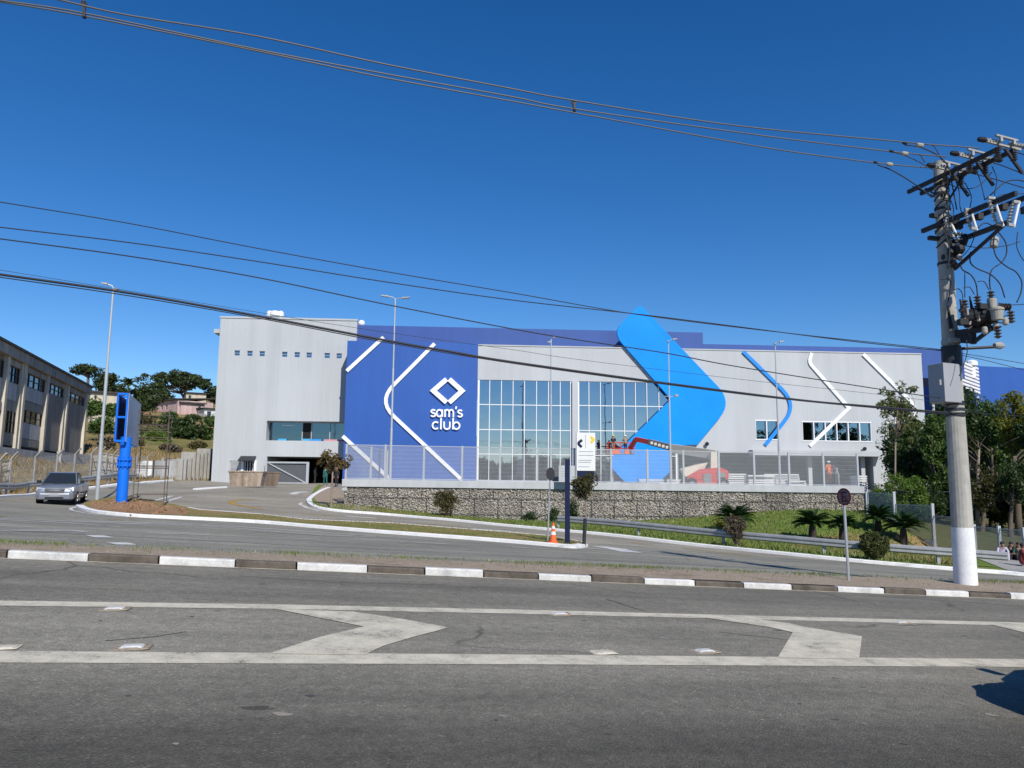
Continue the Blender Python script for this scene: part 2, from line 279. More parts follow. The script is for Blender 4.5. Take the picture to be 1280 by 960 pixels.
# ------------------------------------------------------------------ helpers
def V3(p): return np.array([float(p[0]), float(p[1]), float(p[2])])
class MB:
    def __init__(s): s.v = []; s.f = []; s.mi = []; s.n = 0
    def add(s, vs, fs, mi=0):
        k = s.n; s.v.extend([tuple(map(float, q)) for q in vs]); s.n += len(vs)
        for f in fs: s.f.append(tuple(k+i for i in f)); s.mi.append(mi)
        return s
    def hexa(s, q, mi=0):      # 8 corners: bottom ring 0-3, top ring 4-7
        return s.add(q, [(3,2,1,0),(4,5,6,7),(0,1,5,4),(1,2,6,5),(2,3,7,6),(3,0,4,7)], mi)
    def box(s, x0, x1, y0, y1, z0, z1, mi=0):
        return s.hexa([(x0,y0,z0),(x1,y0,z0),(x1,y1,z0),(x0,y1,z0),(x0,y0,z1),(x1,y0,z1),(x1,y1,z1),(x0,y1,z1)], mi)
    def bar(s, p0, p1, w, h, up=(0,0,1), mi=0):
        p0 = V3(p0); p1 = V3(p1); d = p1-p0; d /= np.linalg.norm(d)+1e-9; a = np.cross(d, V3(up))
        if np.linalg.norm(a) < 1e-3: a = np.cross(d, (0,1,0))
        a = a/np.linalg.norm(a)*w/2; b = np.cross(a, d); b = b/np.linalg.norm(b)*h/2
        return s.hexa([p0-a-b, p0+a-b, p1+a-b, p1-a-b, p0-a+b, p0+a+b, p1+a+b, p1-a+b], mi)
    def tube(s, pts, r, n=8, mi=0, caps=True):
        pts = [V3(p) for p in pts]; m = len(pts); rs = r if isinstance(r, (list, tuple)) else [r]*m
        vs = []; a = None
        for i, p in enumerate(pts):
            d = pts[min(i+1, m-1)]-pts[max(i-1, 0)]; d = d/(np.linalg.norm(d)+1e-9)
            if a is None: a = np.cross(d, (0,0,1) if abs(d[2]) < .9 else (1,0,0))
            a = a-d*(a@d); a = a/(np.linalg.norm(a)+1e-9); b = np.cross(d, a)
            for k in range(n):
                t = 2*math.pi*k/n; vs.append(p+rs[i]*(math.cos(t)*a+math.sin(t)*b))
        fs = [(i*n+k, i*n+(k+1) % n, (i+1)*n+(k+1) % n, (i+1)*n+k) for i in range(m-1) for k in range(n)]
        if caps: fs += [tuple(range(n-1, -1, -1)), tuple((m-1)*n+k for k in range(n))]
        return s.add(vs, fs, mi)
    def prism(s, poly, vec, mi=0):
        poly = [V3(p) for p in poly]; v = V3(vec); n = len(poly)
        return s.add(poly+[p+v for p in poly], [tuple(range(n-1, -1, -1)), tuple(range(n, 2*n))]+[(i, (i+1) % n, n+(i+1) % n, n+i) for i in range(n)], mi)
    def lathe(s, prof, c=(0,0,0), n=12, ax=(0,0,1), mi=0):
        c = V3(c); ax = V3(ax)/np.linalg.norm(ax); a = np.cross(ax, (1,0,0) if abs(ax[0]) < .9 else (0,1,0)); a /= np.linalg.norm(a); b = np.cross(ax, a)
        vs = [c+ax*z+r*(math.cos(2*math.pi*k/n)*a+math.sin(2*math.pi*k/n)*b) for r, z in prof for k in range(n)]; m = len(prof)
        fs = [(i*n+k, i*n+(k+1) % n, (i+1)*n+(k+1) % n, (i+1)*n+k) for i in range(m-1) for k in range(n)]
        fs += [tuple(range(n-1, -1, -1)), tuple((m-1)*n+k for k in range(n))]
        return s.add(vs, fs, mi)
    def ell(s, c, r, nu=12, nv=8, mi=0):
        r = (r, r, r) if isinstance(r, (int, float)) else r
        vs = []; 
        for j in range(1, nv):
            t = math.pi*j/nv
            for k in range(nu):
                u = 2*math.pi*k/nu; vs.append((c[0]+r[0]*math.sin(t)*math.cos(u), c[1]+r[1]*math.sin(t)*math.sin(u), c[2]-r[2]*math.cos(t)))
        vs += [(c[0], c[1], c[2]-r[2]), (c[0], c[1], c[2]+r[2])]; b = len(vs)-2
        fs = [(j*nu+k, j*nu+(k+1) % nu, (j+1)*nu+(k+1) % nu, (j+1)*nu+k) for j in range(nv-2) for k in range(nu)]
        fs += [(b, (k+1) % nu, k) for k in range(nu)]+[(b+1, (nv-2)*nu+k, (nv-2)*nu+(k+1) % nu) for k in range(nu)]
        return s.add(vs, fs, mi)
    def build(s, name, mats, parent=None, loc=None, smooth=False, bevel=0., kind=None):
        me = bpy.data.meshes.new(name)
        o0 = np.array(loc if loc is not None else (parent_loc(parent) if parent else (0,0,0)), float)
        me.from_pydata([tuple(np.array(v)-o0) for v in s.v], [], s.f)
        for m in (mats if isinstance(mats, (list, tuple)) else [mats]): me.materials.append(MATS[m])
        if any(s.mi): me.polygons.foreach_set('material_index', s.mi)
        if smooth: me.polygons.foreach_set('use_smooth', [True]*len(me.polygons))
        me.validate(); me.update()
        o = bpy.data.objects.new(name, me); COL.objects.link(o)
        if parent: o.parent = parent
        elif loc is not None: o.location = loc
        if bevel:
            b = o.modifiers.new('bevel', 'BEVEL'); b.width = bevel; b.segments = 2; b.limit_method = 'ANGLE'
        if kind: o['kind'] = kind
        return o
def parent_loc(o):
    p = np.zeros(3)
    while o is not None: p = p+np.array(o.location); o = o.parent
    return p
def thing(name, label, cat, loc, group=None, rz=0.):
    o = bpy.data.objects.new(name, None); COL.objects.link(o); o.location = tuple(map(float, loc)); o.rotation_euler = (0, 0, rz); o.empty_display_size = .3
    return tag(o, label, cat, group)
def tag(o, label, cat, group=None, kind=None):
    o['label'] = label; o['category'] = cat
    if group: o['group'] = group
    if kind: o['kind'] = kind
    return o
def dup(root, loc, label=None, rz=None, sc=None, group=None):
    r = root.copy(); COL.objects.link(r); r.location = tuple(map(float, loc))
    if label: r['label'] = label
    if group: r['group'] = group
    if rz is not None: r.rotation_euler = (0, 0, rz)
    if sc: r.scale = (sc, sc, sc) if isinstance(sc, (int, float)) else sc
    for c0 in list(root.children):
        c = c0.copy(); COL.objects.link(c); c.parent = r
        for d0 in list(c0.children):
            d = d0.copy(); COL.objects.link(d); d.parent = c
    return r
def local(name, mb, mats, parent, **k):      # part drawn in its thing's own coordinates
    o = mb.build(name, mats, None, **k); o.parent = parent; return o

class Plane:                                  # vertical plane; a along it (left to right), z up, n towards the camera
    def __init__(s, p, q, off=0.):
        p = V3(p); q = V3(q); s.A = q-p; s.A[2] = 0; s.A /= np.linalg.norm(s.A); s.N = np.array([s.A[1], -s.A[0], 0.]); s.O = np.array([p[0], p[1], 0.])+s.N*off
        if s.N @ -s.O < 0: s.N = -s.N
    def off(s, n):
        c = object.__new__(Plane); c.A = s.A; c.N = s.N; c.O = s.O+s.N*n; return c
    def hit(s, px, py):
        d = ray(px, py); e = np.array([0,0,EYE]); k = (s.O-e) @ s.N/(d @ s.N); q = e+d*k
        return np.array([(q-s.O) @ s.A, q[2]])
    def at(s, px, py): a, z = s.hit(px, py); return s.w(a, z)
    def w(s, a, z, n=0.): return s.O+s.A*a+s.N*n+np.array([0,0,z])
    def pts(s, l): return [tuple(s.hit(*q)) for q in l]
    def plate(s, mb, poly, n0, n1, mi=0): return mb.prism([s.w(a, z, n0) for a, z in poly], s.N*(n1-n0), mi)
    def rect(s, mb, a0, a1, z0, z1, n0, n1, mi=0): return s.plate(mb, [(a0,z0),(a1,z0),(a1,z1),(a0,z1)], n0, n1, mi)
    def stroke(s, mb, pts, w, n0, n1, mi=0):
        L, Rr = offset(pts, w)
        for i in range(len(pts)-1):
            s.plate(mb, [L[i], L[i+1], Rr[i+1], Rr[i]], n0, n1, mi)
        return mb
    def wall(s, mb, a0, a1, z0, z1, holes, depth, mi=0, n=0.):      # front face with openings and their reveals
        xs = sorted({a0, a1, *[min(max(h[i], a0), a1) for h in holes for i in (0, 1)]}); zs = sorted({z0, z1, *[min(max(h[i], z0), z1) for h in holes for i in (2, 3)]})
        for i in range(len(xs)-1):
            for j in range(len(zs)-1):
                cx = (xs[i]+xs[i+1])/2; cz = (zs[j]+zs[j+1])/2
                if any(h[0] < cx < h[1] and h[2] < cz < h[3] for h in holes): continue
                mb.add([s.w(xs[i],zs[j],n), s.w(xs[i+1],zs[j],n), s.w(xs[i+1],zs[j+1],n), s.w(xs[i],zs[j+1],n)], [(0,1,2,3)], mi)
        for h in holes:
            d = h[4] if len(h) > 4 else depth
            q = [(h[0],h[2]),(h[1],h[2]),(h[1],h[3]),(h[0],h[3])]
            for k in range(4):
                p0 = q[k]; p1 = q[(k+1) % 4]
                mb.add([s.w(*p0, n), s.w(*p1, n), s.w(*p1, n-d), s.w(*p0, n-d)], [(0,1,2,3)], mi)
        return mb
def offset(pts, w):
    pts = [np.array(p[:2], float) for p in pts]; L = []; Q = []
    for i, p in enumerate(pts):
        d0 = p-pts[i-1] if i else pts[1]-p; d1 = pts[i+1]-p if i < len(pts)-1 else d0
        d0 = d0/(np.linalg.norm(d0)+1e-9); d1 = d1/(np.linalg.norm(d1)+1e-9)
        n0 = np.array([-d0[1], d0[0]]); n1 = np.array([-d1[1], d1[0]]); m = n0+n1; m /= np.linalg.norm(m)+1e-9
        k = w/2/max(.35, m @ n0); L.append(p+m*k); Q.append(p-m*k)
    return L, Q
def fillet(pts, rad, seg=7, closed=False):
    pts = [np.array(p, float) for p in pts]; n = len(pts); rs = rad if isinstance(rad, (list, tuple)) else [rad]*n; out = []
    for i, p in enumerate(pts):
        if (not closed and i in (0, n-1)) or rs[i] <= 0: out.append(p); continue
        a = pts[i-1]-p; b = pts[(i+1) % n]-p; la = np.linalg.norm(a); lb = np.linalg.norm(b); a = a/la; b = b/lb
        c = max(-1, min(1, a @ b)); half = math.acos(c)/2; t = min(rs[i]/max(math.tan(half), 1e-3), la*.48, lb*.48)
        p0 = p+a*t; p1 = p+b*t
        for k in range(seg+1):
            u = k/seg; out.append((1-u)**2*p0+2*u*(1-u)*p+u*u*p1)
    return out
def resample(pts, step):
    pts = [np.array(p, float) for p in pts]; out = [pts[0]]
    for a, b in zip(pts, pts[1:]):
        n = max(1, int(np.linalg.norm((b-a)[:2])/step))
        out += [a+(b-a)*k/n for k in range(1, n+1)]
    return out
def smooth_line(pts, n=6):
    pts = [np.array(p, float) for p in pts]; out = []
    q = [2*pts[0]-pts[1]]+pts+[2*pts[-1]-pts[-2]]
    for i in range(1, len(q)-2):
        for k in range(n):
            t = k/n; out.append(.5*((2*q[i])+(-q[i-1]+q[i+1])*t+(2*q[i-1]-5*q[i]+4*q[i+1]-q[i+2])*t*t+(-q[i-1]+3*q[i]-3*q[i+1]+q[i+2])*t**3))
    return out+[pts[-1]]
def drape(name, poly, mat, dz, step=.6, zf=None, kind='structure', skirt=0.):
    zf = zf or zg
    bm = bmesh.new(); bm.faces.new([bm.verts.new((p[0], p[1], 0)) for p in poly])
    xs = [p[0] for p in poly]; ys = [p[1] for p in poly]
    for axis, lo, hi in ((0, min(xs), max(xs)), (1, min(ys), max(ys))):
        k = math.floor(lo/step)+1
        while k*step < hi:
            no = (1,0,0) if axis == 0 else (0,1,0); co = (k*step,0,0) if axis == 0 else (0,k*step,0)
            bmesh.ops.bisect_plane(bm, geom=bm.verts[:]+bm.edges[:]+bm.faces[:], plane_co=co, plane_no=no, dist=1e-5); k += 1
    bmesh.ops.triangulate(bm, faces=bm.faces[:])
    co = np.array([v.co for v in bm.verts]); z = zf(co[:,0], co[:,1])+dz
    for v, zz in zip(bm.verts, z): v.co.z = float(zz)
    for f in bm.faces:
        if f.normal.z < 0: f.normal_flip()
    me = bpy.data.meshes.new(name); 
    bm.normal_update()
    for f in bm.faces:
        if f.normal.z < 0: f.normal_flip()
    bm.to_mesh(me); bm.free(); me.materials.append(MATS[mat]); me.polygons.foreach_set('use_smooth', [True]*len(me.polygons))
    o = bpy.data.objects.new(name, me); COL.objects.link(o); o['kind'] = kind; return o
def ribbon(mb, pts, w, dz, zf=None, mi=0):
    zf = zf or zg; pts = resample(pts, .5); L, Q = offset(pts, w); n = len(pts)
    vs = [(p[0], p[1], float(zf(p[0], p[1]))+dz) for p in L]+[(p[0], p[1], float(zf(p[0], p[1]))+dz) for p in Q]
    mb.add(vs, [(i, n+i, n+i+1, i+1) for i in range(n-1)], mi)
def kerb_strip(mb, pts, w, h, zf=None, mi=0, low=-.1, rnd=None):
    zf = zf or zg; pts = resample(pts, .5); L, Q = offset(pts, w); n = len(pts); vs = []
    for a, b in zip(L, Q):
        za = float(zf(a[0], a[1])); zb = float(zf(b[0], b[1]))
        vs += [(a[0],a[1],za+low), (a[0],a[1],za+h-.02), (a[0]*.9+b[0]*.1, a[1]*.9+b[1]*.1, za+h), (a[0]*.1+b[0]*.9, a[1]*.1+b[1]*.9, zb+h), (b[0],b[1],zb+h-.02), (b[0],b[1],zb+low)]
    fs = [(6*i+k, 6*i+k+1, 6*i+6+k+1, 6*i+6+k) for i in range(n-1) for k in range(5)]+[tuple(range(6)), tuple(6*(n-1)+k for k in range(5, -1, -1))]
    mb.add(vs, fs, mi)
def xy(p): return (float(p[0]), float(p[1]))
def gl(l, dz=0.): return [xy(G(x, y, dz)) for x, y in l]
# ------------------------------------------------------------------ ground, roads, kerbs
rng = np.random.default_rng(7); random.seed(7)
def axis(lo, hi, step, far, grow=1.25):
    a = list(np.arange(lo, hi+1e-6, step)); s = step
    while a[-1] < far: s *= grow; a.append(a[-1]+s)
    s = step
    while a[0] > -far: s *= grow; a.insert(0, a[0]-s)
    return np.array(a)
gx = axis(-70, 55, 1., 1500); gy = axis(-8, 110, 1., 1500)
X, Y = np.meshgrid(gx, gy); Z = zg(X, Y)-.03
# the store's yard is held back by the gabion wall: ground inside stays below its slab
vs = np.c_[X.ravel(), Y.ravel(), Z.ravel()]; nx = len(gx); ny = len(gy)
i0 = (np.arange(ny-1)[:,None]*nx+np.arange(nx-1)[None,:]).ravel()
me = bpy.data.meshes.new('ground'); me.from_pydata(vs.tolist(), [], np.c_[i0, i0+1, i0+nx+1, i0+nx].tolist()); me.materials.append(MATS['dry_grass']); me.materials.append(MATS['hill_grass']); me.materials.append(MATS['dark_soil'])
cy = (Y[:-1,:-1]).ravel(); cx = X[:-1,:-1].ravel(); me.polygons.foreach_set('material_index', [2 if a < -6 else int(a > 108) for a in cy]); me.polygons.foreach_set('use_smooth', [True]*len(me.polygons))
go = bpy.data.objects.new('ground', me); COL.objects.link(go); go['kind'] = 'structure'
def zplane(x, y): return -S*sx(np.asarray(x, float))+0*np.asarray(y, float)
# main road
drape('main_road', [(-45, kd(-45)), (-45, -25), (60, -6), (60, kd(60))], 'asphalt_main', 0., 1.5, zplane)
def gpl(l): return [xy(GP(x, y)) for x, y in l]
mk = MB()
lineA = gpl([(-120,751.2),(0,754.2),(340,758.5),(640,764.7),(960,772.6),(1280,780.5),(1400,783.5)]); lineB = gpl([(-120,820.6),(0,821.3),(640,824.5),(1280,829),(1400,830)])
def longer(l):
    a = np.array(l); u = (a[0]-a[1])/np.linalg.norm(a[0]-a[1]); v = (a[-1]-a[-2])/np.linalg.norm(a[-1]-a[-2]); return [xy(a[0]+u*25)]+l+[xy(a[-1]+v*25)]
lineA = longer(lineA); lineB = longer(lineB)
ribbon(mk, lineA, .29, .004, zplane); ribbon(mk, lineB, .37, .004, zplane); mk.build('lane_line', 'road_paint', kind='structure')
ck = MB()
for l, w in (([(758,749),(775,754),(790,759),(806,764)], .03), ([(1085,744),(1140,748),(1210,753),(1290,759)], .035), ([(900,790),(985,800),(1050,812)], .02), ([(130,800),(190,796),(232,791)], .02), ([(300,720),(420,728),(560,731)], .015)):
    ribbon(ck, [(p[0]+rng.normal(0,.02), p[1]+rng.normal(0,.02)) for p in resample(gpl(l), .25)], w, .0025, zplane)
ck.build('road_crack', 'tar', kind='structure')
bl_ = MB()
for px, py, r, mi in ((352,893,.16,1),(388,870,.10,0),(470,859,.04,1),(378,851,.03,1),(620,900,.05,0),(953,900,.05,1),(1240,894,.12,1),(935,838,.05,1),(240,771,.08,0),(125,776,.05,0),(730,776,.07,0),(690,787,.05,0),(420,715,.08,0),(60,714,.08,0),(300,900,.05,0),(760,918,.05,0),(1080,905,.06,1),(160,870,.05,0),(560,875,.03,1),(1000,880,.05,0),(835,860,.04,1),(1130,930,.07,0),(220,930,.06,1)):
    r *= .5; c = GP(px, py); n = 11; q = [(c[0]+r*.85*math.cos(2*math.pi*k/n)*rng.uniform(.6,1.2), c[1]+r*.6*math.sin(2*math.pi*k/n)*rng.uniform(.6,1.2)) for k in range(n)]
    bl_.add([(x, y, float(zplane(x, y))+.003) for x, y in q], [tuple(range(n))], mi)
bl_.build('road_stain', ['tar', 'grit'], kind='structure')
ch = MB()
def flat(mb, pl, dz):
    q = gpl(pl); mb.add([(x, y, float(zplane(x, y))+dz) for x, y in q], [tuple(range(len(q)))])
flat(ch, [(345,761.8),(400,773),(455,784),(427,790.5),(400,797),(366,808),(335,818),(456,819.5),(478,808.5),(520,796),(545,789.5),(561,785),(534,780),(500,774),(440,765)], .0075)
flat(ch, [(855,770.5),(890,774),(925,779),(962,784.5),(991,791),(982,806),(972,823),(1074,824.5),(1076,808),(1077.5,796),(1045,790.5),(1010,785),(985,779.5),(950,775),(905,773.2)], .0075)
flat(ch, [(1236,780.5),(1280,791),(1340,805),(1400,806),(1340,792),(1300,783.5)], .0075)
ch.build('chevron_marking', 'road_paint', kind='structure')
# kerb of the median: one-metre stones, painted in turns
def klx(u): D = D0/(1-T*u); return u*D
st = [22,122,208,302,377,464,534,606,673,738,802,864,923,982,1038,1095,1145,1198,1248,1302,1350]
ks = [klx((p-640)/FPX) for p in st]
per = (ks[-1]-ks[0])/10; lst = []
for k in range(-14, 0): lst += [ks[0]+per*k, ks[0]+per*k+per*.52]
lst += ks[:-1]
for k in range(0, 14): lst += [ks[-1]+per*k, ks[-1]+per*k+per*.52]
kb = MB()
def zk(x, y): return zplane(x, y)
for i in range(len(lst)-1):
    x0 = lst[i]+.012; x1 = lst[i+1]-.012; h = .105+rng.uniform(-.018, .012); dy = rng.uniform(-.015, .015)
    kerb_strip(kb, [(x0, kd(x0)+.075+dy), (x1, kd(x1)+.075+dy)], .15, h, zk, i % 2, low=-.05)
kb.build('kerb', ['kerb_white', 'kerb_dark'], kind='structure')
gut = MB(); ribbon(gut, [(-40, kd(-40)-.07), (50, kd(50)-.07)], .07, .005, zplane); gut.build('edge_line', 'road_paint', kind='structure')
xs = np.linspace(-42, 42, 85)
drape('median_strip', [(x, kd(x)+.15) for x in xs]+[(x, kd(x)+float(mw(x))+.05*math.sin(x*1.7)) for x in xs[::-1]], 'median_soil', .10, .5, zplane)
# side road and access road
far_k = gl([(386,626),(389,632),(400,636.5),(430,640.5),(490,645),(560,651),(640,659),(700,664.5),(760,670),(820,677),(880,684),(960,692),(1080,704),(1200,714),(1262,718.5),(1400,732)])
far_s = [xy(p) for p in smooth_line(far_k, 4)]
left_k = gl([(-140,628),(0,622.5),(50,617.5),(105,612),(147,607),(181,604),(215,601.5)])
near = [(x, kd(x)+float(mw(x))-.3) for x in np.linspace(42, -45, 60)]
road_poly = far_s+[(60, 33), (60, kd(60)+2)]+near+[(-62, 20)]+left_k+gl([(240,600.5)])+[(-24, 84), (-8, 84), (-10.3, 52)]
drape('side_road', road_poly, 'asphalt_side', .012, .75)
acc = gl([(150,612),(215,601.8),(262,601.2)])+[(-24,83.5),(-8.5,83.5),(-10.4,52)]+far_s[:56]+gl([(870,690),(760,681),(728,680),(660,671),(560,662),(490,657),(381,652.5),(330,646),(250,640),(235,637),(205,630),(160,622)])
drape('access_road', acc, 'asphalt_access', .016, .75)
# island between the two roads
isl_n = gl([(100,634.5),(107,638.5),(127,642.5),(175,647),(225,649.3),(320,654),(404,661),(470,666.3),(582,674.5),(640,679),(690,683.5),(716,685.5),(729,683.8)])
isl_f = gl([(728,681),(686,673),(564,663),(490,657),(381,652.5),(330,646),(250,640),(235,637),(205,630),(150,621.5),(118,627.5),(105,631)])
isl_n_s = [xy(p) for p in smooth_line(isl_n, 4)]
drape('island', isl_n_s+isl_f, 'dry_lawn', .12, .5)
ki = MB(); kerb_strip(ki, isl_n_s, .34, .13); kerb_strip(ki, isl_f[:8], .14, .13); kerb_strip(ki, far_s, .34, .14); kerb_strip(ki, gl([(386,625.8),(392,620.5),(411,611)]), .3, .14); kerb_strip(ki, left_k, .3, .14)
kerb_strip(ki, gl([(243,612.5),(262,611.3),(282,610)]), .3, .12)
ki.build('painted_kerb', 'kerb_white_clean', kind='structure')
# verge up to the stone wall and grass bank
FEN = Plane(P(430,605,47.6), P(1080,612,51.2))
wall_l = FEN.at(430,634); wall_r = FEN.at(1082,650)
verge = far_s+[(60, 30), (60, 31), xy(P(1345,700,33.1)), xy(P(1279,700,35.8)), xy(P(1217,700,38.8)), xy(P(1165,690,41.6)), xy(P(1117,660,44)), xy(P(1086,650,46)), xy(wall_r), xy(wall_l), xy(G(424,612)), xy(G(398,607))]
drape('verge', verge, 'lawn', .11, .6)
bank = gl([(985,688),(1060,697),(1150,707),(1205,711.5),(1205,700),(1170,680),(1120,668),(1060,668),(1010,676)])
drape('bare_bank', bank, 'dry_lawn', .122, .4)
drape('bare_verge', gl([(440,640.3),(560,650.2),(640,658.2),(640,655.5),(560,647),(470,637.5),(432,634.5)]), 'dry_lawn', .118, .4)
drape('footpath', gl([(398,633.5),(440,639.5),(470,643),(480,641),(432,632.5),(428,620),(424,612),(405,608),(392,622)]), 'median_soil', .122, .5)
drape('sidewalk', [xy(P(1222,707,34)), xy(P(1262,717.5,29.3)), (45, 31), (45, 38), xy(P(1285,698,37))], 'concrete', .13, .6)
# markings of the side and access roads
m = MB(); 
def mark(l, w, mi=0): ribbon(m, gl(l), w, .022, None, mi)
for l, w in [([(0,649),(80,652),(160,655.5),(250,657.5),(404,669.8),(470,672)], .16), ([(0,650.5),(70,653.5),(150,659.5)], .14), ([(90,652),(220,655),(300,659),(404,666)], .14), ([(180,654.5),(300,659.5),(480,671.5),(560,677)], .14),
             ([(0,664.2),(50,664),(90,664),(108,665.8)], .22), ([(118,670.2),(130,673)], .4), ([(146,679.3),(158,682.2)], .4), ([(185,667.3),(225,668.3),(262,669.8)], .14), ([(355,673),(398,675)], .14), ([(500,677.8),(562,681)], .16), ([(640,684.5),(690,687)], .14), ([(0,658.5),(40,659.5)], .14),
             ([(432,645.3),(470,648.3)], .45), ([(410,651.2),(446,653.3)], .3), ([(500,656.5),(548,659.5)], .3), ([(590,661.5),(640,665)], .4), ([(365,618.2),(372,615.6),(385,615.2)], .5), ([(395,616),(411,611.5)], .35), ([(732,686),(790,689.5),(826,692)], .18), ([(748,683.7),(770,686.5),(790,691.2)], .8), ([(780,686.5),(845,692.5)], .16),
             ([(870,694),(900,696.5)], .14), ([(96,633.5),(88,636),(90,638.5),(104,641.5),(125,644.5),(160,648)], .14), ([(378,628.5),(374,630.5),(384,635.2),(400,639)], .2), ([(186,628),(215,620)], .2), ([(200,629.5),(227,621.2)], .2)]: mark(l, w)
for l, w in [([(318,624.5),(300,625),(288,627),(292,630.5),(306,633.5),(326,637)], .38), ([(344,640),(362,641.3)], .25), ([(375,642.5),(420,645.5)], .22), ([(452,648),(490,651.3)], .22), ([(520,654.5),(580,659)], .2), ([(660,667.5),(700,672)], .18), ([(790,679),(815,681.8)], .2), ([(856,685.8),(900,691),(940,695.5)], .22), ([(136,650.3),(142,650.5)], .4), ([(146,650.2),(153,650.4)], .4), ([(163,650.4),(169,650.6)], .4), ([(0,645.7),(4,645.8)], .4)]: mark(l, w, 1)
m.build('road_marking', ['road_paint_white', 'road_paint_yellow'], kind='structure')
# yard slab of the store
drape('yard', [xy(FEN.w(FEN.hit(430,605)[0], 0, -.3)), xy(FEN.w(FEN.hit(1083,605)[0], 0, -.3)), (40, 60), (45, 84), (-8, 84), (-9.4, 60)], 'concrete', 0, 3., lambda x, y: 1.2+0*np.asarray(x))
# grass blades along the median, the island and the verge
def grass(name, spots, h, wd, mat):
    n = len(spots); a = rng.uniform(0, 2*math.pi, n); hh = h*rng.uniform(.4, 1.3, n); lx = rng.normal(0, .35, (n, 2))*hh[:,None]
    b = np.array(spots); u = np.c_[np.cos(a), np.sin(a), 0*a]*wd*rng.uniform(.6, 1.4, (n, 1)); top = b+np.c_[lx, hh]
    v = np.stack([b-u, b+u, top], 1).reshape(-1, 3); f = np.arange(3*n).reshape(-1, 3)
    me = bpy.data.meshes.new(name); me.from_pydata(v.tolist(), [], f.tolist()); me.materials.append(MATS[mat]); o = bpy.data.objects.new(name, me); COL.objects.link(o); return o
sp = []
xs = rng.uniform(-16, 14, 9000); dens = .5+.5*np.sin(xs*.9)*np.sin(xs*.37+1)+.25*np.sin(xs*3.1)
for x, d in zip(xs, dens):
    if rng.random() < max(.05, d):
        y = kd(x)+float(mw(x))-abs(rng.normal(0, .22))+.05; sp.append((x, y, float(zplane(x, y))+.12))
for x in rng.uniform(-14, 14, 500):
    y = kd(x)+rng.uniform(.3, float(mw(x))); sp.append((x, y, float(zplane(x, y))+.12))
tag(grass('median_grass', sp, .055, .007, 'grass_blade'), 'thin weedy grass along the back edge of the roadside median', 'grass', None, 'stuff')
def scatter(poly, n, dz):
    p = np.array(poly); lo = p.min(0); hi = p.max(0); q = rng.uniform(lo, hi, (n*3, 2)); ins = np.zeros(len(q), bool); j = len(p)-1
    for i in range(len(p)):
        c = ((p[i,1] > q[:,1]) != (p[j,1] > q[:,1])) & (q[:,0] < (p[j,0]-p[i,0])*(q[:,1]-p[i,1])/(p[j,1]-p[i,1]+1e-12)+p[i,0]); ins ^= c; j = i
    q = q[ins][:n]; return [(a, b, c+dz) for (a, b), c in zip(q, zg(q[:,0], q[:,1]))]
tag(grass('verge_grass', [q for q in scatter(far_s[4:60]+[xy(wall_r), xy(wall_l)], 18000, .11) if q[0]/q[1] < .60], .14, .03, 'grass_blade'), 'short mown grass on the verge below the stone wall', 'grass', None, 'stuff')
tag(grass('island_grass', scatter(isl_n_s[14:]+isl_f[:6], 3200, .12), .05, .015, 'grass_blade'), 'narrow grass strip on the island between the two roads', 'grass', None, 'stuff')
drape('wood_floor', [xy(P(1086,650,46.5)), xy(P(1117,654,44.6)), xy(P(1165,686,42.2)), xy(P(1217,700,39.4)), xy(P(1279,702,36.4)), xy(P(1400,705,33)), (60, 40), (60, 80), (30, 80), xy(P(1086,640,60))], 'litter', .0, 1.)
sl = rng.uniform((-62, 44), (-17, 110), (26000, 2)); sl = sl[(sl[:,0] < -17-.25*(sl[:,1]-40)) ]
zz = zg(sl[:,0], sl[:,1]); lk = np.interp(sl[:,1], [p[1] for p in left_k], [p[0] for p in left_k])
sl = [(a, b, c-.03) for (a, b), c, l in zip(sl, zz, lk) if a < l-1.2]
tag(grass('embankment_grass', sl, .45, .06, 'straw'), 'tall dry grass on the embankment below the concrete factory', 'grass', None, 'stuff')
# ------------------------------------------------------------------ the store
FC = Plane((0,75,0), (10,75.65,0)); YB = 1.2
def fa(px, py=540, pl=FC): return float(pl.hit(px, py)[0])
def fz(px, py, pl=FC): return float(pl.hit(px, py)[1])
store = thing('warehouse_store', 'large grey and blue warehouse store with glass front, giant bright blue chevron and white logo', 'store', FC.w(0, YB))
TW = FC.off(-2.4); TZ = fz(350, 399, TW); GZ = fz(700, 434); BZ = fz(436, 426.5)
aL, aM, aR = fa(430, 560), fa(596, 540), fa(1155, 500)
tL, tR = fa(268, 530, TW), fa(446, 415, TW)
# grey front
gl1 = (fa(597), fa(714.6), fz(655, 601), fz(655, 475.5)); gl2 = (fa(722.5), fa(846), fz(780, 603), fz(780, 477.5))
rec = (fa(847), fa(1092, 590), YB, fz(960, 566.5), 7.)
wz = (fz(1045, 552), fz(1045, 527))
rib = [(fa(944.5), fa(972.5), fz(958, 550), fz(958, 525)), (fa(1003), fa(1089), *wz), (fa(1110), fa(1135), *wz)]
mb = MB(); FC.wall(mb, aM, aR, YB, GZ, [(*gl1, .3), (*gl2, .3), rec]+[(*r, .25) for r in rib], .3)
FC.rect(mb, aM-.02, aR, GZ, GZ+.12, -.5, .06)
mb.add([FC.w(aR, YB), FC.w(aR, YB, -40), FC.w(aR, GZ, -40), FC.w(aR, GZ)], [(0,1,2,3)])
mb.add([FC.w(aM, GZ, -.4), FC.w(aR, GZ, -.4), FC.w(aR, GZ, -40), FC.w(aM, GZ, -40)], [(0,1,2,3)])
mb.build('front_wall', 'cladding_grey', store)
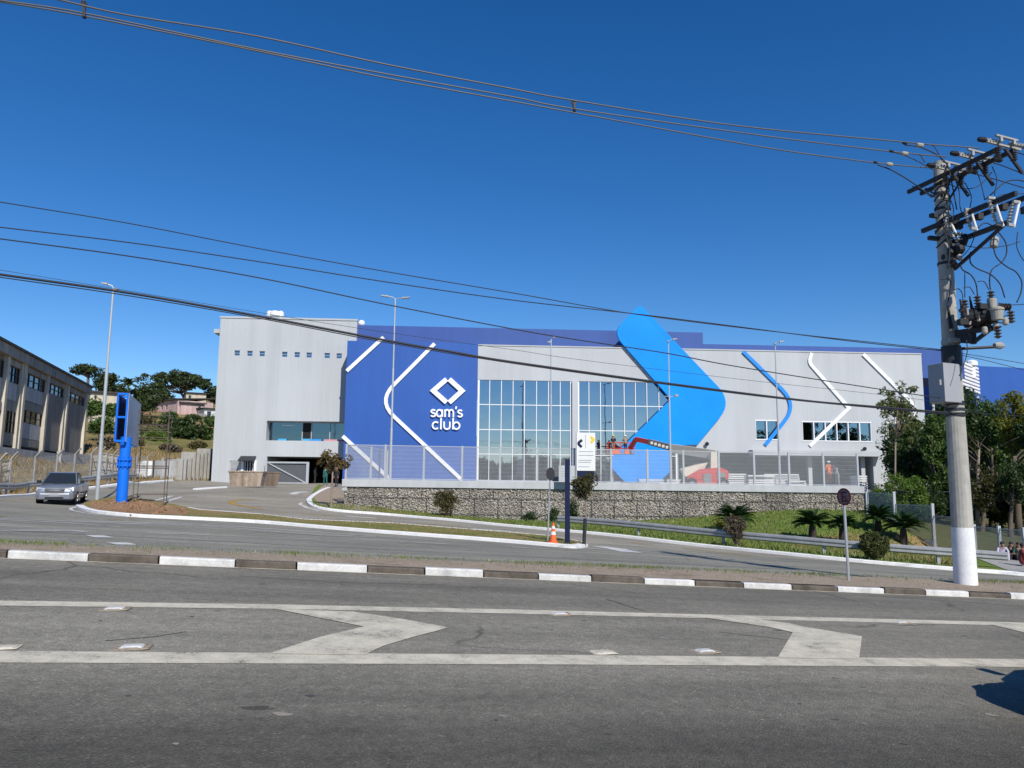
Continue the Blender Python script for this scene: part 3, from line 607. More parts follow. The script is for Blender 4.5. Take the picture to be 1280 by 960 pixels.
mb = MB(); FC.rect(mb, rec[0], rec[1], YB, rec[3]+.1, -7.3, -7.); FC.rect(mb, rec[0], rec[1], rec[3]+.004, rec[3]+.2, -7., -.02); FC.rect(mb, rec[0]-.3, rec[0]-.003, YB, rec[3], -7., -.31); FC.rect(mb, rec[1]+.003, rec[1]+.4, YB, rec[3], -7., -.02)
mb.build('loading_bay', 'recess_grey', store)
mb = MB(); FC.rect(mb, fa(935), fa(1098, 568), fz(1000, 570), fz(1000, 563.5), .003, 1.1); mb.build('canopy', 'cladding_grey', store)
for x in (1012, 1078): mb = MB(); FC.rect(mb, fa(x)-.2, fa(x)+.2, YB, rec[3]-.003, -.6, -.2); mb.build('pillar', 'cladding_grey', store)
for k, (g, cols, rows) in enumerate(((gl1, [611.5,626.3,641,655.5,670.6,685.6,700.4], [506.3,537.5,568]), (gl2, [736.5,751,766,780.8,795,809.4,824.5,839], [507.5,538.7,569.5]))):
    mb = MB(); mb.add([FC.w(g[0], g[2], -.2), FC.w(g[1], g[2], -.2), FC.w(g[1], g[3], -.2), FC.w(g[0], g[3], -.2)], [(0,1,2,3)])
    cw = mb.build('curtain_wall', 'mirror_glass', store); mm = MB()
    for x in cols: FC.rect(mm, fa(x)-.032, fa(x)+.032, g[2], g[3], -.19, -.06)
    for y in rows: z = fz(660 if k == 0 else 780, y); FC.rect(mm, g[0], g[1], z-.036, z+.036, -.185, -.075)
    for a in (g[0]+.07, g[1]-.07): FC.rect(mm, a-.07, a+.07, g[2], g[3], -.188, -.05)
    mm.build('mullions', 'white_trim', cw)
mb = MB(); FC.rect(mb, fa(714.6)+.03, fa(722.5)-.03, YB, gl1[3], .004, .25); mb.build('column', 'cladding_grey', store)
for r, n in zip(rib, (2, 6, 2)):
    mb = MB(); FC.rect(mb, r[0], r[1], r[2], r[3], -.22, -.18); w = mb.build('window', 'ribbon_glass', store); mm = MB()
    for i in range(n+1):
        a = r[0]+(r[1]-r[0])*i/n; FC.rect(mm, max(r[0], a-.05), min(r[1], a+.05), r[2], r[3], -.17, .03)
    for z in (r[2], r[3]-.1): FC.rect(mm, r[0]-.05, r[1]+.05, z, z+.1, -.165, .04)
    mm.build('frame', 'white_trim', w)
# blue sign wall, standing proud of the tower
mb = MB(); FC.rect(mb, aL, aM-.03, YB, BZ, -2.38, .3); mb.build('sign_wall', 'cladding_blue', store)
# parapet box set back on the roof
UP = FC.off(-3.); uz = fz(640, 410.5, UP); uz2 = fz(1000, 432.5, UP)
mb = MB(); UP.rect(mb, fa(447, 415, UP), fa(878.5, 420, UP), BZ-2, uz, -30, 0); UP.rect(mb, fa(878.5, 420, UP)+.01, fa(1204, 440, UP), GZ-2, uz2, -30, -.01)
mb.build('roof_box', 'cladding_blue_roof', store)
# tower
def tw(x0, y0, x1, y1): return (fa(x0, (y0+y1)/2, TW), fa(x1, (y0+y1)/2, TW), fz((x0+x1)/2, y1, TW), fz((x0+x1)/2, y0, TW))
sq = [296.5,312.4,327.8,355.9,371.5,386.5,409,424]; hs = []
for x in sq:
    y = 441+(x-296)*.028; hs.append(tw(x-3.2, y-3.3, x+3.2, y+3.3))
band = tw(333, 526.5, 430, 551); gar = tw(333, 571, 436, 606); door = tw(287, 576, 297.5, 603.5); win = tw(303, 576.5, 319, 591)
mb = MB(); TW.wall(mb, tL, tR, 0.6, TZ, [(*h, .3) for h in hs]+[(*band, 1.3), (gar[0], gar[1], .6, gar[3], 9.), (door[0], door[1], .6, door[3], .15), (*win, .12)], .3)
mb.add([TW.w(tL, .6), TW.w(tL, .6, -40), TW.w(tL, TZ, -40), TW.w(tL, TZ)], [(0,1,2,3)])
mb.add([TW.w(tR, .6), TW.w(tR, .6, -40), TW.w(tR, TZ, -40), TW.w(tR, TZ)], [(0,1,2,3)])
mb.add([TW.w(tL, TZ-.1), TW.w(tR, TZ-.1), TW.w(tR, TZ-.1, -40), TW.w(tL, TZ-.1, -40)], [(0,1,2,3)])
TW.rect(mb, tL-.06, tR+.06, TZ, TZ+.18, -.4, .07)
mb.build('tower_wall', 'tower_grey', store)
for h in hs:
    mm = MB(); TW.rect(mm, h[0], h[1], h[2], h[3], -.24, -.2); w = mm.build('window', 'ribbon_glass', store); f = MB()
    TW.rect(f, h[0]-.04, h[1]+.04, h[3]-.04, h[3]+.05, -.19, .03); TW.rect(f, h[0], h[1], (h[2]+h[3])/2-.02, (h[2]+h[3])/2+.02, -.195, -.15); f.build('frame', 'lamp_pole', w)
mm = MB(); TW.rect(mm, band[0], band[1], band[2], band[3], -1.25, -1.2); bw = mm.build('window', 'dark_glass', store); f = MB()
for x in (375, 386.5, 410): a = fa(x, 540, TW); TW.rect(f, a-.04, a+.04, band[2], band[3], -1.19, -1.1)
TW.rect(f, band[0], band[1], band[3]-.09, band[3], -1.188, -1.11); f.build('frame', 'fence_metal', bw)
f = MB(); TW.rect(f, fa(374.5, 540, TW), fa(386, 540, TW), band[2]+.1, band[3]-.1, -1.18, -1.15); f.build('open_sash', 'void_dark', bw)
f = MB(); a0 = fa(349, 540, TW); TW.rect(f, a0, a0+1.3, band[3]-.42, band[3]-.33, -1.15, -1.1); f.build('strip_lamp', 'white_trim', bw)
mm = MB(); TW.rect(mm, gar[0], gar[1], .5, gar[3]+.2, -9.3, -9.); TW.rect(mm, gar[0]-.2, gar[0]-.003, .5, gar[3], -9., -.31); TW.rect(mm, gar[1]+.003, gar[1]+.2, .5, gar[3], -9., -.31); TW.rect(mm, gar[0], gar[1], gar[3]+.003, gar[3]+.2, -9., -.31); mm.build('garage', 'void_dark', store)
mm = MB(); n = 22
for i in range(n): z = .9+(door[3]-.9)*i/n; TW.rect(mm, door[0]+.08, door[1]-.08, z, z+.07, -.12, -.05)
TW.rect(mm, door[0], door[1], .6, door[3], -.15, -.121); mm.build('louvre_door', 'panel_light', store)
mm = MB(); TW.rect(mm, win[0], win[1], win[2], win[3], -.1, -.06); w = mm.build('window', 'dark_metal', store); f = MB()
for a in (win[0]-.12, win[1]-.12): TW.rect(f, a, a+.24, win[2]-.12, win[3]+.1, -.055, .09)
TW.rect(f, win[0], win[1], win[2]-.12, win[2]+.12, -.05, .08)
for k in range(1, 5): a = win[0]+(win[1]-win[0])*k/5; TW.rect(f, a-.02, a+.02, win[2]+.12, win[3], -.05, .02)
f.build('frame', 'white_trim', w)
mm = MB(); A0, A1 = fa(301, 570, TW), fa(320.5, 570, TW); zt0 = fz(310, 570, TW); zb0 = fz(310, 575.5, TW)
mm.prism([TW.w(A0, zt0, .01), TW.w(A0, zt0-.05, .01), TW.w(A0, zb0-.1, 1.0), TW.w(A0, zb0, 1.0)], TW.A*(A1-A0)); mm.build('awning', 'dark_metal', store)
mm = MB(); TW.rect(mm, tL-.75, tL-.003, fz(272, 415, TW), fz(272, 410, TW), -3, -.5); mm.build('ledge', 'tower_grey', store)
for x, y, s in ((341, 397.5, .5), (334, 399, .28), (348, 399, .3)):
    q = TW.w(fa(x, 397, TW), TZ+.08, -.9); mm = MB(); mm.lathe([(s*.7, 0), (s*.7, .35), (s*1.1, .4), (s*1.1, .75), (s*.6, .95)], q, 14); mm.build('roof_vent', 'white_trim', store, smooth=False)
q = UP.w(fa(451, 402, UP), uz, -.6); mm = MB(); mm.ell(q+np.array([0,0,.3]), .36, 12, 8); mm.lathe([(.1, -.1), (.1, .1)], q, 8); mm.build('roof_dome', 'white_trim', store, smooth=True)
# giant chevron panel
cp = fillet(FC.pts([(799,381.5),(764.5,416),(837.5,499.5),(757,578.5),(780,602.5),(823,602.5),(838.5,588),(838.5,557),(870.5,556),(914.5,503)]), [.5,1.6,0,2.0,.8,.3,1.0,0,0,2.4], 8, True)
mb = MB(); FC.plate(mb, cp, .05, .36); mb.build('giant_chevron', 'chevron_blue', store)
sw = .35
mb = MB(); FC.stroke(mb, fillet(FC.pts([(928.5,439.5),(996.5,506),(956,556.5)]), 2.4), sw, .003, .16); mb.build('chevron_stripe', 'stripe_blue', store)
def wstripe(l, r, off=.0):
    mb = MB(); FC.stroke(mb, fillet(FC.pts(l), r), sw, off+.003, off+.15); mb.build('chevron_stripe', 'white_trim', store)
wstripe([(1014,441.5),(1010.5,453),(1060.5,510),(1012,557.5)], [0,1.4,0,0]); wstripe([(1078.5,443),(1149,513),(1122,541)], [0,1.6,0])
wstripe([(480,422.5),(434.2,464.5)], 0, .3); wstripe([(543.5,430.5),(472.5,502),(577,599.5)], [0,2.2,0], .3); wstripe([(429.2,545.5),(488,599)], 0, .3)
# logo and lettering
mb = MB(); SP = FC.off(.3)
for l in ([(558.2,474.3),(541.8,488.6),(558.2,503.2)], [(561.6,474.3),(577.6,488.8),(561.6,503.4)]): SP.stroke(mb, SP.pts(l), .46, .003, .22)
mb.build('emblem', 'logo_white', store)
def arc(cx, cy, rx, ry, a0, a1, n=16): return [(cx+rx*math.cos(R(a0+(a1-a0)*i/n)), cy+ry*math.sin(R(a0+(a1-a0)*i/n))) for i in range(n+1)]
def letter(ch):       # strokes in x-height units, width returned
    if ch == 's': return [arc(.36,.73,.27,.2,20,270,14)+arc(.36,.28,.3,.22,90,-160,14)], .72
    if ch == 'a': return [arc(.42,.5,.38,.44,0,360,24), [(.82,.98),(.82,.02)]], 1.0
    if ch == 'm': return [[(.12,.0),(.12,1.)], arc(.41,.62,.29,.34,180,0,12)+[(.70,.0)], arc(.99,.62,.29,.34,180,0,12)+[(1.28,.0)]], 1.42
    if ch == "'": return [[(.17,1.42),(.1,1.05)]], .26
    if ch == 'c': return [arc(.44,.5,.38,.44,45,315,22)], .84
    if ch == 'l': return [[(.13,.0),(.13,1.5)]], .3
    if ch == 'u': return [[(.12,1.),(.12,.42)]+arc(.46,.4,.34,.36,180,360,14)+[(.8,1.)]], .98
    if ch == 'b': return [[(.12,1.5),(.12,.02)], arc(.52,.5,.38,.44,180,540,24)], 1.0
def word(txt, x0, x1, yb, yx):
    a0, z0 = SP.hit(x0, yb); a1, _ = SP.hit(x1, yb); _, zx = SP.hit((x0+x1)/2, yx); u = float(zx-z0); tot = sum(letter(c)[1]+.08 for c in txt)-.08; kx = float(a1-a0)/tot; x = 0.
    for i, c in enumerate(txt):
        st_, w = letter(c); mb = MB()
        for j, s in enumerate(st_):
            SP.stroke(mb, [(a0+(x+p[0])*kx, z0+p[1]*u) for p in s], .2*u, .003, .2+.004*j)
        mb.build('apostrophe' if c == "'" else 'letter_'+c, 'logo_white', store); x += w+.08
word("sam's", 538.2, 578.2, 521.2, 512.0); word('club', 540, 575.5, 536.7, 527.2)
# small fittings on the front
for x, y in ((882.6, 553.8), (1079, 560)): q = FC.at(x, y); mm = MB(); mm.lathe([(.05,-.3),(.16,-.2),(.2,0),(.05,.1)], q+FC.N*.3, 10); mm.bar(q, q+FC.N*.3, .06, .06); mm.build('wall_lamp', 'dark_metal', store)
# louvred plant screen and blue rear block
q0 = P(1150, 452, 84); q1 = P(1204, 449, 84); LV = Plane(P(1166,470,83), P(1224,470,97)); mm = MB()
l0 = LV.hit(1166, 455); l1 = LV.hit(1223, 472)
for i in range(8):
    z = fz(1222, 491.5-i*4.2, LV); LV.rect(mm, float(l0[0]), float(l1[0]), z, z+.26, -.1, .1)
for a in (float(l0[0]), (l0[0]+l1[0])/2, float(l1[0])): LV.rect(mm, a-.08, a+.08, YB, fz(1222, 461, LV), -.3, -.11)
LV2 = Plane(P(1152,460,82.5), P(1167,460,83)); 
for y in (451.5, 455.5, 460, 465): a, z = LV2.hit(1165, y); LV2.rect(mm, float(a)-1.6, float(a), float(z)-.12, float(z)+.12, -.1, .1)
mm.build('plant_screen', 'white_trim', store)
RB = Plane(P(1210,480,97), P(1290,480,99)); mm = MB(); RB.rect(mm, float(RB.hit(1202,480)[0]), float(RB.hit(1420,480)[0]), YB-3, fz(1245, 458.5, RB), -25, 0); mm.build('rear_block', 'cladding_blue', store)
q = P(1214.5, 458, 95); mm = MB(); mm.lathe([(.4,-1.5),(.4,.0),(.7,.1),(.7,.6),(.3,.8)], q, 12); mm.build('roof_vent', 'white_trim', store)
# sliding gate standing open in front of the garage
gp = TW.w(fa(333.5, 590, TW), .9, .35); gate = thing('sliding_gate', 'dark grey sliding gate in a pale frame with a diagonal brace, half closing the garage', 'gate', gp)
G0, G1 = fa(333.8, 590, TW), fa(385.5, 590, TW); z0, z1 = fz(360, 604.5, TW), fz(360, 577.3, TW)
mm = MB(); n = 46
for i in range(n): a = G0+(G1-G0)*i/n; TW.rect(mm, a, a+(G1-G0)/n*.93, z0+.1, z1-.1, .28, .33+.02*(i % 2))
mm.build('slat_panel', 'gate_grey', gate)
mm = MB(); TW.rect(mm, G0-.1, G0+.1, z0, z1, .36, .5); TW.rect(mm, G1-.13, G1+.13, z0, z1, .36, .5); TW.rect(mm, G0+.1, G1-.13, z1-.16, z1, .365, .49); TW.rect(mm, G0+.1, G1-.13, z0, z0+.12, .365, .49); mm.build('gate_frame', 'fence_metal', gate)
mm = MB(); TW.stroke(mm, [(G0+.1, z1-.1), (G1-.15, z0+.1)], .11, .37, .45); mm.build('brace', 'fence_metal', gate)
# things behind the upper window band
def goods(name, x0, x1, y0, y1, mat, label, cat):
    a0, zz0 = TW.hit(x0, y1); a1, zz1 = TW.hit(x1, y0); mm = MB(); mm_n = -1.05
    TW.rect(mm, float(a0), float(a1), band[2]+.01, float(zz1), mm_n-.05, mm_n+.35)
    o = mm.build(name, mat, None, loc=TW.w(float(a0), band[2]+.01, mm_n), bevel=.03); tag(o, label, cat)
goods('storage_box', 345, 356, 548, 551, 'box_cyan', 'cyan boxes on the sill of the upper tower window, left of the open pane', 'box')
goods('storage_box', 376, 386, 548, 551, 'box_cyan', 'cyan box under the open pane of the upper tower window', 'box')
goods('storage_box', 388, 400, 548.5, 551, 'stripe_blue', 'blue box on the upper tower window sill, right of the open pane', 'box')
goods('storage_box', 403, 427, 549, 551, 'crate_pink', 'long pink box at the right end of the upper tower window', 'box')

# ------------------------------------------------------------------ gabion wall, concrete cap and mesh fence
gab = thing('stone_wall', 'long retaining wall of stone filled wire baskets under a pale concrete cap', 'wall', FEN.w(float(FEN.hit(430,620)[0]), 0))
wa0, wa1 = float(FEN.hit(430,620)[0]), float(FEN.hit(1081,630)[0]); WL = wa1-wa0
def capz(a): return 1.27-.17*(a-wa0)/WL
mm = MB(); v = []
nst = 40
for i in range(nst):
    a = wa0+WL*i/nst; b = wa0+WL*(i+1)/nst
    za = float(zg(*xy(FEN.w(a, 0))))-.4; zb = float(zg(*xy(FEN.w(b, 0))))-.4
    mm.hexa([FEN.w(a, za, -1), FEN.w(a, za, -.1), FEN.w(b, zb, -.1), FEN.w(b, zb, -1), FEN.w(a, capz(a), -1), FEN.w(a, capz(a), -.1), FEN.w(b, capz(b), -.1), FEN.w(b, capz(b), -1)])
mm.build('core', 'gabion_core', gab)
# every stone of the face
ico = bmesh.new(); bmesh.ops.create_icosphere(ico, subdivisions=1, radius=1); iv = np.array([q.co for q in ico.verts]); ico.verts.ensure_lookup_table(); ifc = [tuple(q.index for q in f.verts) for f in ico.faces]; ico.free()
SV = []; SF = []; k = 0; a = wa0+.06
col_i = 0
nc_ = int(WL/.095)
for ia in range(nc_):
    for iz in range(32):
        ac = wa0+(ia+rng.uniform(.0, 1.))*.095; zb = float(zg(*xy(FEN.w(ac, 0))))-.05 if iz == 0 else zb
        z = capz(ac)-.05-iz*.088+rng.uniform(-.05, .05)
        if z < zb: break
        z = min(z, capz(ac)-.05)
        s_ = rng.uniform(.62, 1.1); sc_ = np.array([rng.uniform(.065, .10), rng.uniform(.06, .09), rng.uniform(.05, .072)])*s_
        q = iv*rng.uniform(.75, 1.12, (len(iv), 1)); q = q*sc_; th = rng.uniform(-1., 1.); q[:, [0, 2]] = q[:, [0, 2]] @ np.array([[math.cos(th), -math.sin(th)], [math.sin(th), math.cos(th)]])
        c = FEN.w(ac, z, -.09+rng.uniform(-.03, .03)); SV.append(c+q[:, :1]*FEN.A+q[:, 1:2]*FEN.N+q[:, 2:]*np.array([0,0,1.])); SF += [tuple(k+i for i in f) for f in ifc]; k += len(iv)
sm = MB(); sm.v = [tuple(r) for b in SV for r in b]; sm.f = SF; sm.mi = [0]*len(SF); sm.n = k; sm.build('stone_fill', 'gabion_stone', gab)
mm = MB()
def zmid(a): return capz(a)-.62
for i in range(int(WL/.5)):
    a = wa0+i*.5; mm.bar(FEN.w(a, zmid(a), .015), FEN.w(a+.5, zmid(a+.5), .015), .022, .022); mm.bar(FEN.w(a, zmid(a)-1., .015), FEN.w(a+.5, zmid(a+.5)-1., .015), .022, .022)
    if i % 3 == 0: mm.bar(FEN.w(a+.3, capz(a), .016), FEN.w(a+.3, zmid(a), .016), .025, .02, up=FEN.N); 
    if i % 3 == 1: mm.bar(FEN.w(a+.1, zmid(a), .017), FEN.w(a+.1, zmid(a)-1.9, .017), .025, .02, up=FEN.N)
mm.build('basket_wire', 'dark_metal', gab)
mm = MB(); mm.hexa([FEN.w(wa0-.15, capz(wa0), -.5), FEN.w(wa0-.15, capz(wa0), .06), FEN.w(wa1, capz(wa1), .06), FEN.w(wa1, capz(wa1), -.5), FEN.w(wa0-.15, capz(wa0)+.47, -.5), FEN.w(wa0-.15, capz(wa0)+.47, .06), FEN.w(wa1, capz(wa1)+.47, .06), FEN.w(wa1, capz(wa1)+.47, -.5)])
RET = FEN.w(wa0, 0); mm.bar(RET+np.array([0,-.0,capz(wa0)+.1]), np.array([-9.6, 60, 1.45]), .3, .7); mm.build('concrete_cap', 'cap_grey', gab, bevel=.02)
def mesh_fence(root, posts, zb, zt, name_mat='fence_metal', vs_=.06, plane_n=None):   # posts: list of xy points; panels between
    for p, b, t in zip(posts, zb, zt):
        mm = MB(); mm.box(p[0]-.06, p[0]+.06, p[1]-.06, p[1]+.06, b, t+.06); mm.build('post', name_mat, root)
def panel(root, p, q, b0, t0, b1, t1, vs_=.045, hw_=.0065):
    mm = MB(); p = np.array(p); q = np.array(q); L = np.linalg.norm(q-p); n = int(L/vs_)
    for i in range(1, n):
        u = i/n; c = p+(q-p)*u; b = b0+(b1-b0)*u; t = t0+(t1-t0)*u; d = (q-p)/L*hw_; e = np.array([-d[1], d[0]])
        mm.add([(*(c-d), b), (*(c+d), b), (*(c+d), t), (*(c-d), t)], [(0,1,2,3)])
    for i in range(9):
        u = i/8; r = .022 if i in (0, 8) else .0035
        mm.bar((*p, b0+(t0-b0)*u), (*q, b1+(t1-b1)*u), r*2, r*2)
    return mm.build('mesh_panel', 'fence_metal', root)
fen = thing('mesh_fence', 'long pale wire mesh fence with square posts on top of the stone wall', 'fence', FEN.w(wa0, 1.7))
pp = []; n = 14
for i in range(n+1):
    a = wa0+.05+(WL-.35)*i/n; c = xy(FEN.w(a, 0, -.15)); z = capz(a)+.47; pp.append((c, z, z+2.13))
mesh_fence(fen, [p[0] for p in pp], [p[1] for p in pp], [p[2] for p in pp])
for p, q in zip(pp, pp[1:]): panel(fen, p[0], q[0], p[1]+.05, p[2], q[1]+.05, q[2])
rp = [(xy(FEN.w(wa0+.05, 0, -.15)), 1.74, 3.87), ((-9.55, 52.), 1.78, 3.9), ((-9.65, 56.), 1.8, 3.95), ((-9.75, 60.), 1.8, 4.)]
mesh_fence(fen, [p[0] for p in rp[1:]], [p[1] for p in rp[1:]], [p[2] for p in rp[1:]])
for p, q in zip(rp, rp[1:]): panel(fen, p[0], q[0], p[1]+.05, p[2], q[1]+.05, q[2])
# stepped fence on the right
sf = thing('stepped_fence', 'galvanised mesh fence stepping down the slope behind the sago palms', 'fence', G(1117, 650))
tops = [(1083,46,615.5,650),(1117,44.2,615.5,654),(1165,41.8,630.5,686),(1191,40.3,644.5,700),(1217,39,656.5,700),(1248,37.4,658.5,700),(1279,36,660.5,702),(1312,34.6,668,704),(1345,33.4,675,708)]
sp_ = [(P(x, t, D), P(x, b, D)) for x, D, t, b in tops]
for i, (t, b) in enumerate(sp_):
    mm = MB(); zb = min(b[2], float(zg(t[0], t[1])))-.2; mm.box(t[0]-.07, t[0]+.07, t[1]-.07, t[1]+.07, zb, t[2]+.05); mm.build('post', 'fence_metal', sf)
ptop = [(1083,46,616),(1117,44.2,630.5),(1165,41.8,645),(1191,40.3,656),(1217,39,658.5),(1248,37.4,661),(1279,36,668),(1312,34.6,675)]
bot = [656, 671.5, 703, 701, 700, 702, 704, 706]
for i in range(8):
    t0, t1 = sp_[i][0], sp_[i+1][0]; x, D, yt = ptop[i]; zt_ = P(x, yt, D)[2]; zb = P(x, bot[i], D)[2]
    if i == 0: zb = P(1100, 655, 45)[2]
    zt_ = max(zt_, zb+.8); panel(sf, t0[:2], t1[:2], zb, zt_, zb, zt_, .045, .009)
    bb = MB(); gz = min(float(zg(t0[0], t0[1])), float(zg(t1[0], t1[1])))-.3
    bb.bar((*t0[:2], (zb+gz)/2-.02), (*t1[:2], (zb+gz)/2-.02), .2, zb-gz-.04); bb.build('base_wall', 'white_sheet', sf)
# ------------------------------------------------------------------ plants
def leaves(mb, centres, radii, n, size, squash=.8):
    V = []; 
    for c, r in zip(centres, radii):
        m = int(n*rng.uniform(.7, 1.3)); d = rng.normal(0, 1, (m, 3)); d /= np.linalg.norm(d, axis=1)[:,None]; rad = r*rng.uniform(.25, 1., (m, 1))**.6
        p = np.array(c)+d*rad*np.array([1, 1, squash]); nrm = d*.6+rng.normal(0, .7, (m, 3))+np.array([0, 0, .5]); nrm /= np.linalg.norm(nrm, axis=1)[:,None]
        t = np.cross(nrm, rng.normal(0, 1, (m, 3))); t /= np.linalg.norm(t, axis=1)[:,None]; b = np.cross(nrm, t)
        s = size*rng.uniform(.5, 1.4, (m, 1)); w = s*rng.uniform(.35, .6, (m, 1))
        V.append(np.stack([p-t*s, p+b*w-nrm*s*.15, p+t*s, p-b*w-nrm*s*.15], 1).reshape(-1, 3))
    V = np.concatenate(V); k = mb.n; mb.v.extend(map(tuple, V.tolist())); mb.n += len(V)
    f = (np.arange(len(V)).reshape(-1, 4)+k).tolist(); mb.f.extend(map(tuple, f)); mb.mi.extend([0]*len(f))
def bend(a, b, k=.12, n=5):
    a = V3(a); b = V3(b); L = np.linalg.norm(b-a); o = rng.normal(0, k*L, 3); o[2] *= .3
    return [a+(b-a)*t+o*math.sin(math.pi*t) for t in np.linspace(0, 1, n)]
def tree(name, label, cat, base, crown_c, crown_r, ncl, clr, nleaf, lsize, lmat, tr=.12, bark='bark', group=None, shell=.55, fork=None, squash=.8, limbs=12, lean=0., under=None, parts=('trunk', 'crown')):
    base = V3(base); t = thing(name, label, cat, base, group); c = V3(crown_c); rr = np.array(crown_r if isinstance(crown_r, (tuple, list)) else [crown_r]*3, float)
    cs = []
    while len(cs) < ncl:
        d = rng.normal(0, 1, 3); d /= np.linalg.norm(d); q = d*rng.uniform(shell, 1.)
        if under is not None and q[2] < under: continue
        cs.append(c+q*rr*(1-.35*clr/max(rr)))
    mb = MB(); leaves(mb, cs, [clr*rng.uniform(.6, 1.25) for _ in cs], nleaf, lsize, squash)
    tk = MB(); fk = V3(fork) if fork is not None else base+(c-base)*.62*np.array([1, 1, 1.]); fk = fk if fork is not None else np.array([c[0]*.5+base[0]*.5, c[1]*.5+base[1]*.5, max(base[2]+.3, c[2]-rr[2]*.75)])
    tk.tube([base-np.array([0,0,.15])]+bend(base+np.array([0,0,.02]), fk, .05 if tr > .08 else .006), [tr*1.35, tr*1.15, tr, tr*.9, tr*.8, tr*.72], 9)
    for q in cs[:limbs]: tk.tube(bend(fk-np.array([0,0,.05]), q, .1), [tr*.55, tr*.42, tr*.3, tr*.2, tr*.08], 6)
    tk.build(parts[0], bark, t, smooth=True); mb.build(parts[1], lmat, t); return t
def shrub(name, label, base, c, rr, ncl, clr, nleaf, lsize, lmat, cat='shrub', group=None, shell=.3, tr=.03, stems=9):
    return tree(name, label, cat, base, c, rr, ncl, clr, nleaf, lsize, lmat, tr, 'bark', group, shell, fork=V3(base)+np.array([0,0,.06]), limbs=stems, parts=('stem', 'foliage'))
def PX(px, D): return px*D/FPX
# young trees and shrubs near the roads
b = G(413.5, 634, .12); D = b[1]
tree('young_tree', 'young tree with rusty olive leaves by the left end of the stone wall', 'tree', b, P(417, 578, D), (PX(26,D), 1., PX(13,D)), 16, .38, 75, .085, 'leaf_rust', .06, 'bark_pale', shell=.2)
b2 = np.array([.95, kd(.95)+float(mw(.95))+9.6, 0]); b2 = G(731.5, 684, .02); D = b2[1]
t = tree('young_tree', 'slim young tree with thin brownish leaves beside the navy post', 'tree', b2, P(733, 603, D), (PX(16,D), .42, PX(23,D)), 34, .2, 60, .055, 'leaf_olive', .035, 'bark_pale', shell=.15, squash=1.1)
mm = MB(); q0 = b2+np.array([-.06,-.06,-.05]); q1 = P(731.3, 648, D)+np.array([0,-.06,0]); mm.tube([q0, q1], .065, 8); tag(mm.build('tree_guard', 'dark_metal', None, loc=q0), 'dark tube guard round the foot of the slim young tree', 'tree guard')
D = 46.3; b = P(557, 649, D); b[2] = float(zg(b[0], b[1]))+.1; shrub('shrub', 'upright wispy grey green shrub against the stone wall', b, P(558, 626, D), (PX(16,D), .5, PX(18,D)), 60, .26, 80, .055, 'leaf_olive', stems=26, shell=.15)
D = 33.7; b = P(921, 684, D); b[2] = float(zg(b[0], b[1]))+.1; shrub('shrub', 'bare brownish shrub growing through the guardrail', b, P(920, 659, D), (PX(15,D), .4, PX(18,D)), 50, .2, 70, .05, 'leaf_dry', stems=22, shell=.1)
b = G(899, 664, .1); D = b[1]; shrub('shrub', 'low yellow green shrub beside the first sago palm', b, P(901, 656, D), (PX(9,D), .4, PX(8,D)), 12, .2, 50, .06, 'leaf_yellow')
b = G(660, 651, .1); D = b[1]; shrub('shrub', 'low dark shrub at the foot of the stone wall behind the traffic cone', b, P(662, 645, D), (PX(16,D), .4, PX(7,D)), 12, .25, 50, .07, 'leaf_dark')
b = G(716, 652, .1); D = b[1]; shrub('shrub', 'dark narrow shrub at the stone wall just right of the navy post', b, P(717, 638, D), (PX(8,D), .35, PX(17,D)), 14, .25, 50, .07, 'leaf_dark')
b = G(691, 652, .1); D = b[1]; shrub('shrub', 'dark round shrub at the stone wall behind the navy post', b, P(693, 643, D), (PX(10,D), .4, PX(11,D)), 12, .25, 50, .07, 'leaf_dark')
D = 30.3; b = P(1093, 700, D); b[2] = float(zg(b[0], b[1]))+.1
tree('topiary_bush', 'clipped ball shaped bush on a short stem behind the guardrail', 'bush', b, P(1093, 680, D), (PX(17,D), PX(17,D), PX(17,D)), 110, .16, 130, .05, 'topiary', .05, shell=.6, parts=('stem', 'crown'))
b = P(1124, 648, 47.5); D = 47.5
shrub('hedge_bush', 'big rounded bush with yellow green leaves above the stepped fence', b, P(1125, 622, D), (PX(38,D), 1.6, PX(31,D)), 90, .38, 110, .075, 'leaf_bright', 'bush', shell=.7)
# sago palms
def sago(px, pyb, pyc, wpx, label):
    b = G(px, pyb, .1); D = b[1]; t = thing('sago_palm', label, 'sago palm', b, 'sago palms on the grass bank'); c = P(px, pyc, D); Rr = PX(wpx/2, D)*1.12
    mm = MB(); h = c[2]-b[2]; mm.lathe([(.16,-.1),(.2,.05),(.19,h*.5),(.15,h),(.05,h+.05)], b, 10); mm.build('trunk', 'wood_dark', t)
    f = MB(); n = 84
    for i in range(n):
        az = rng.uniform(0, 2*math.pi); el0 = R(rng.uniform(18, 84)); L = Rr*rng.uniform(.85, 1.1); dirh = np.array([math.cos(az), math.sin(az), 0]); pts = []; p = c.copy(); el = el0
        for s in range(11): pts.append(p.copy()); p = p+(dirh*math.cos(el)+np.array([0,0,1])*math.sin(el))*L/10; el -= R(6.5)
        side = np.array([-dirh[1], dirh[0], 0]); f.tube(pts, [.012]*10+[.004], 3, caps=False)
        for s in np.linspace(.6, 9.9, 34):
            k = int(s); u = s-k; q = pts[k]*(1-u)+pts[k+1]*u; d = pts[k+1]-pts[k]; d /= np.linalg.norm(d); ll = L*.2*math.sin(math.pi*(.12+.86*s/10))**.7; up = np.cross(side, d); up = up if up[2] > 0 else -up
            for sg in (-1, 1):
                e = q+(side*sg*.8+d*.5+up*.3)*ll; w = d*.02*2
                f.add([q-w*.5, q+w*.5, e], [(0,1,2)])
    f.build('fronds', 'cycad', t); return t
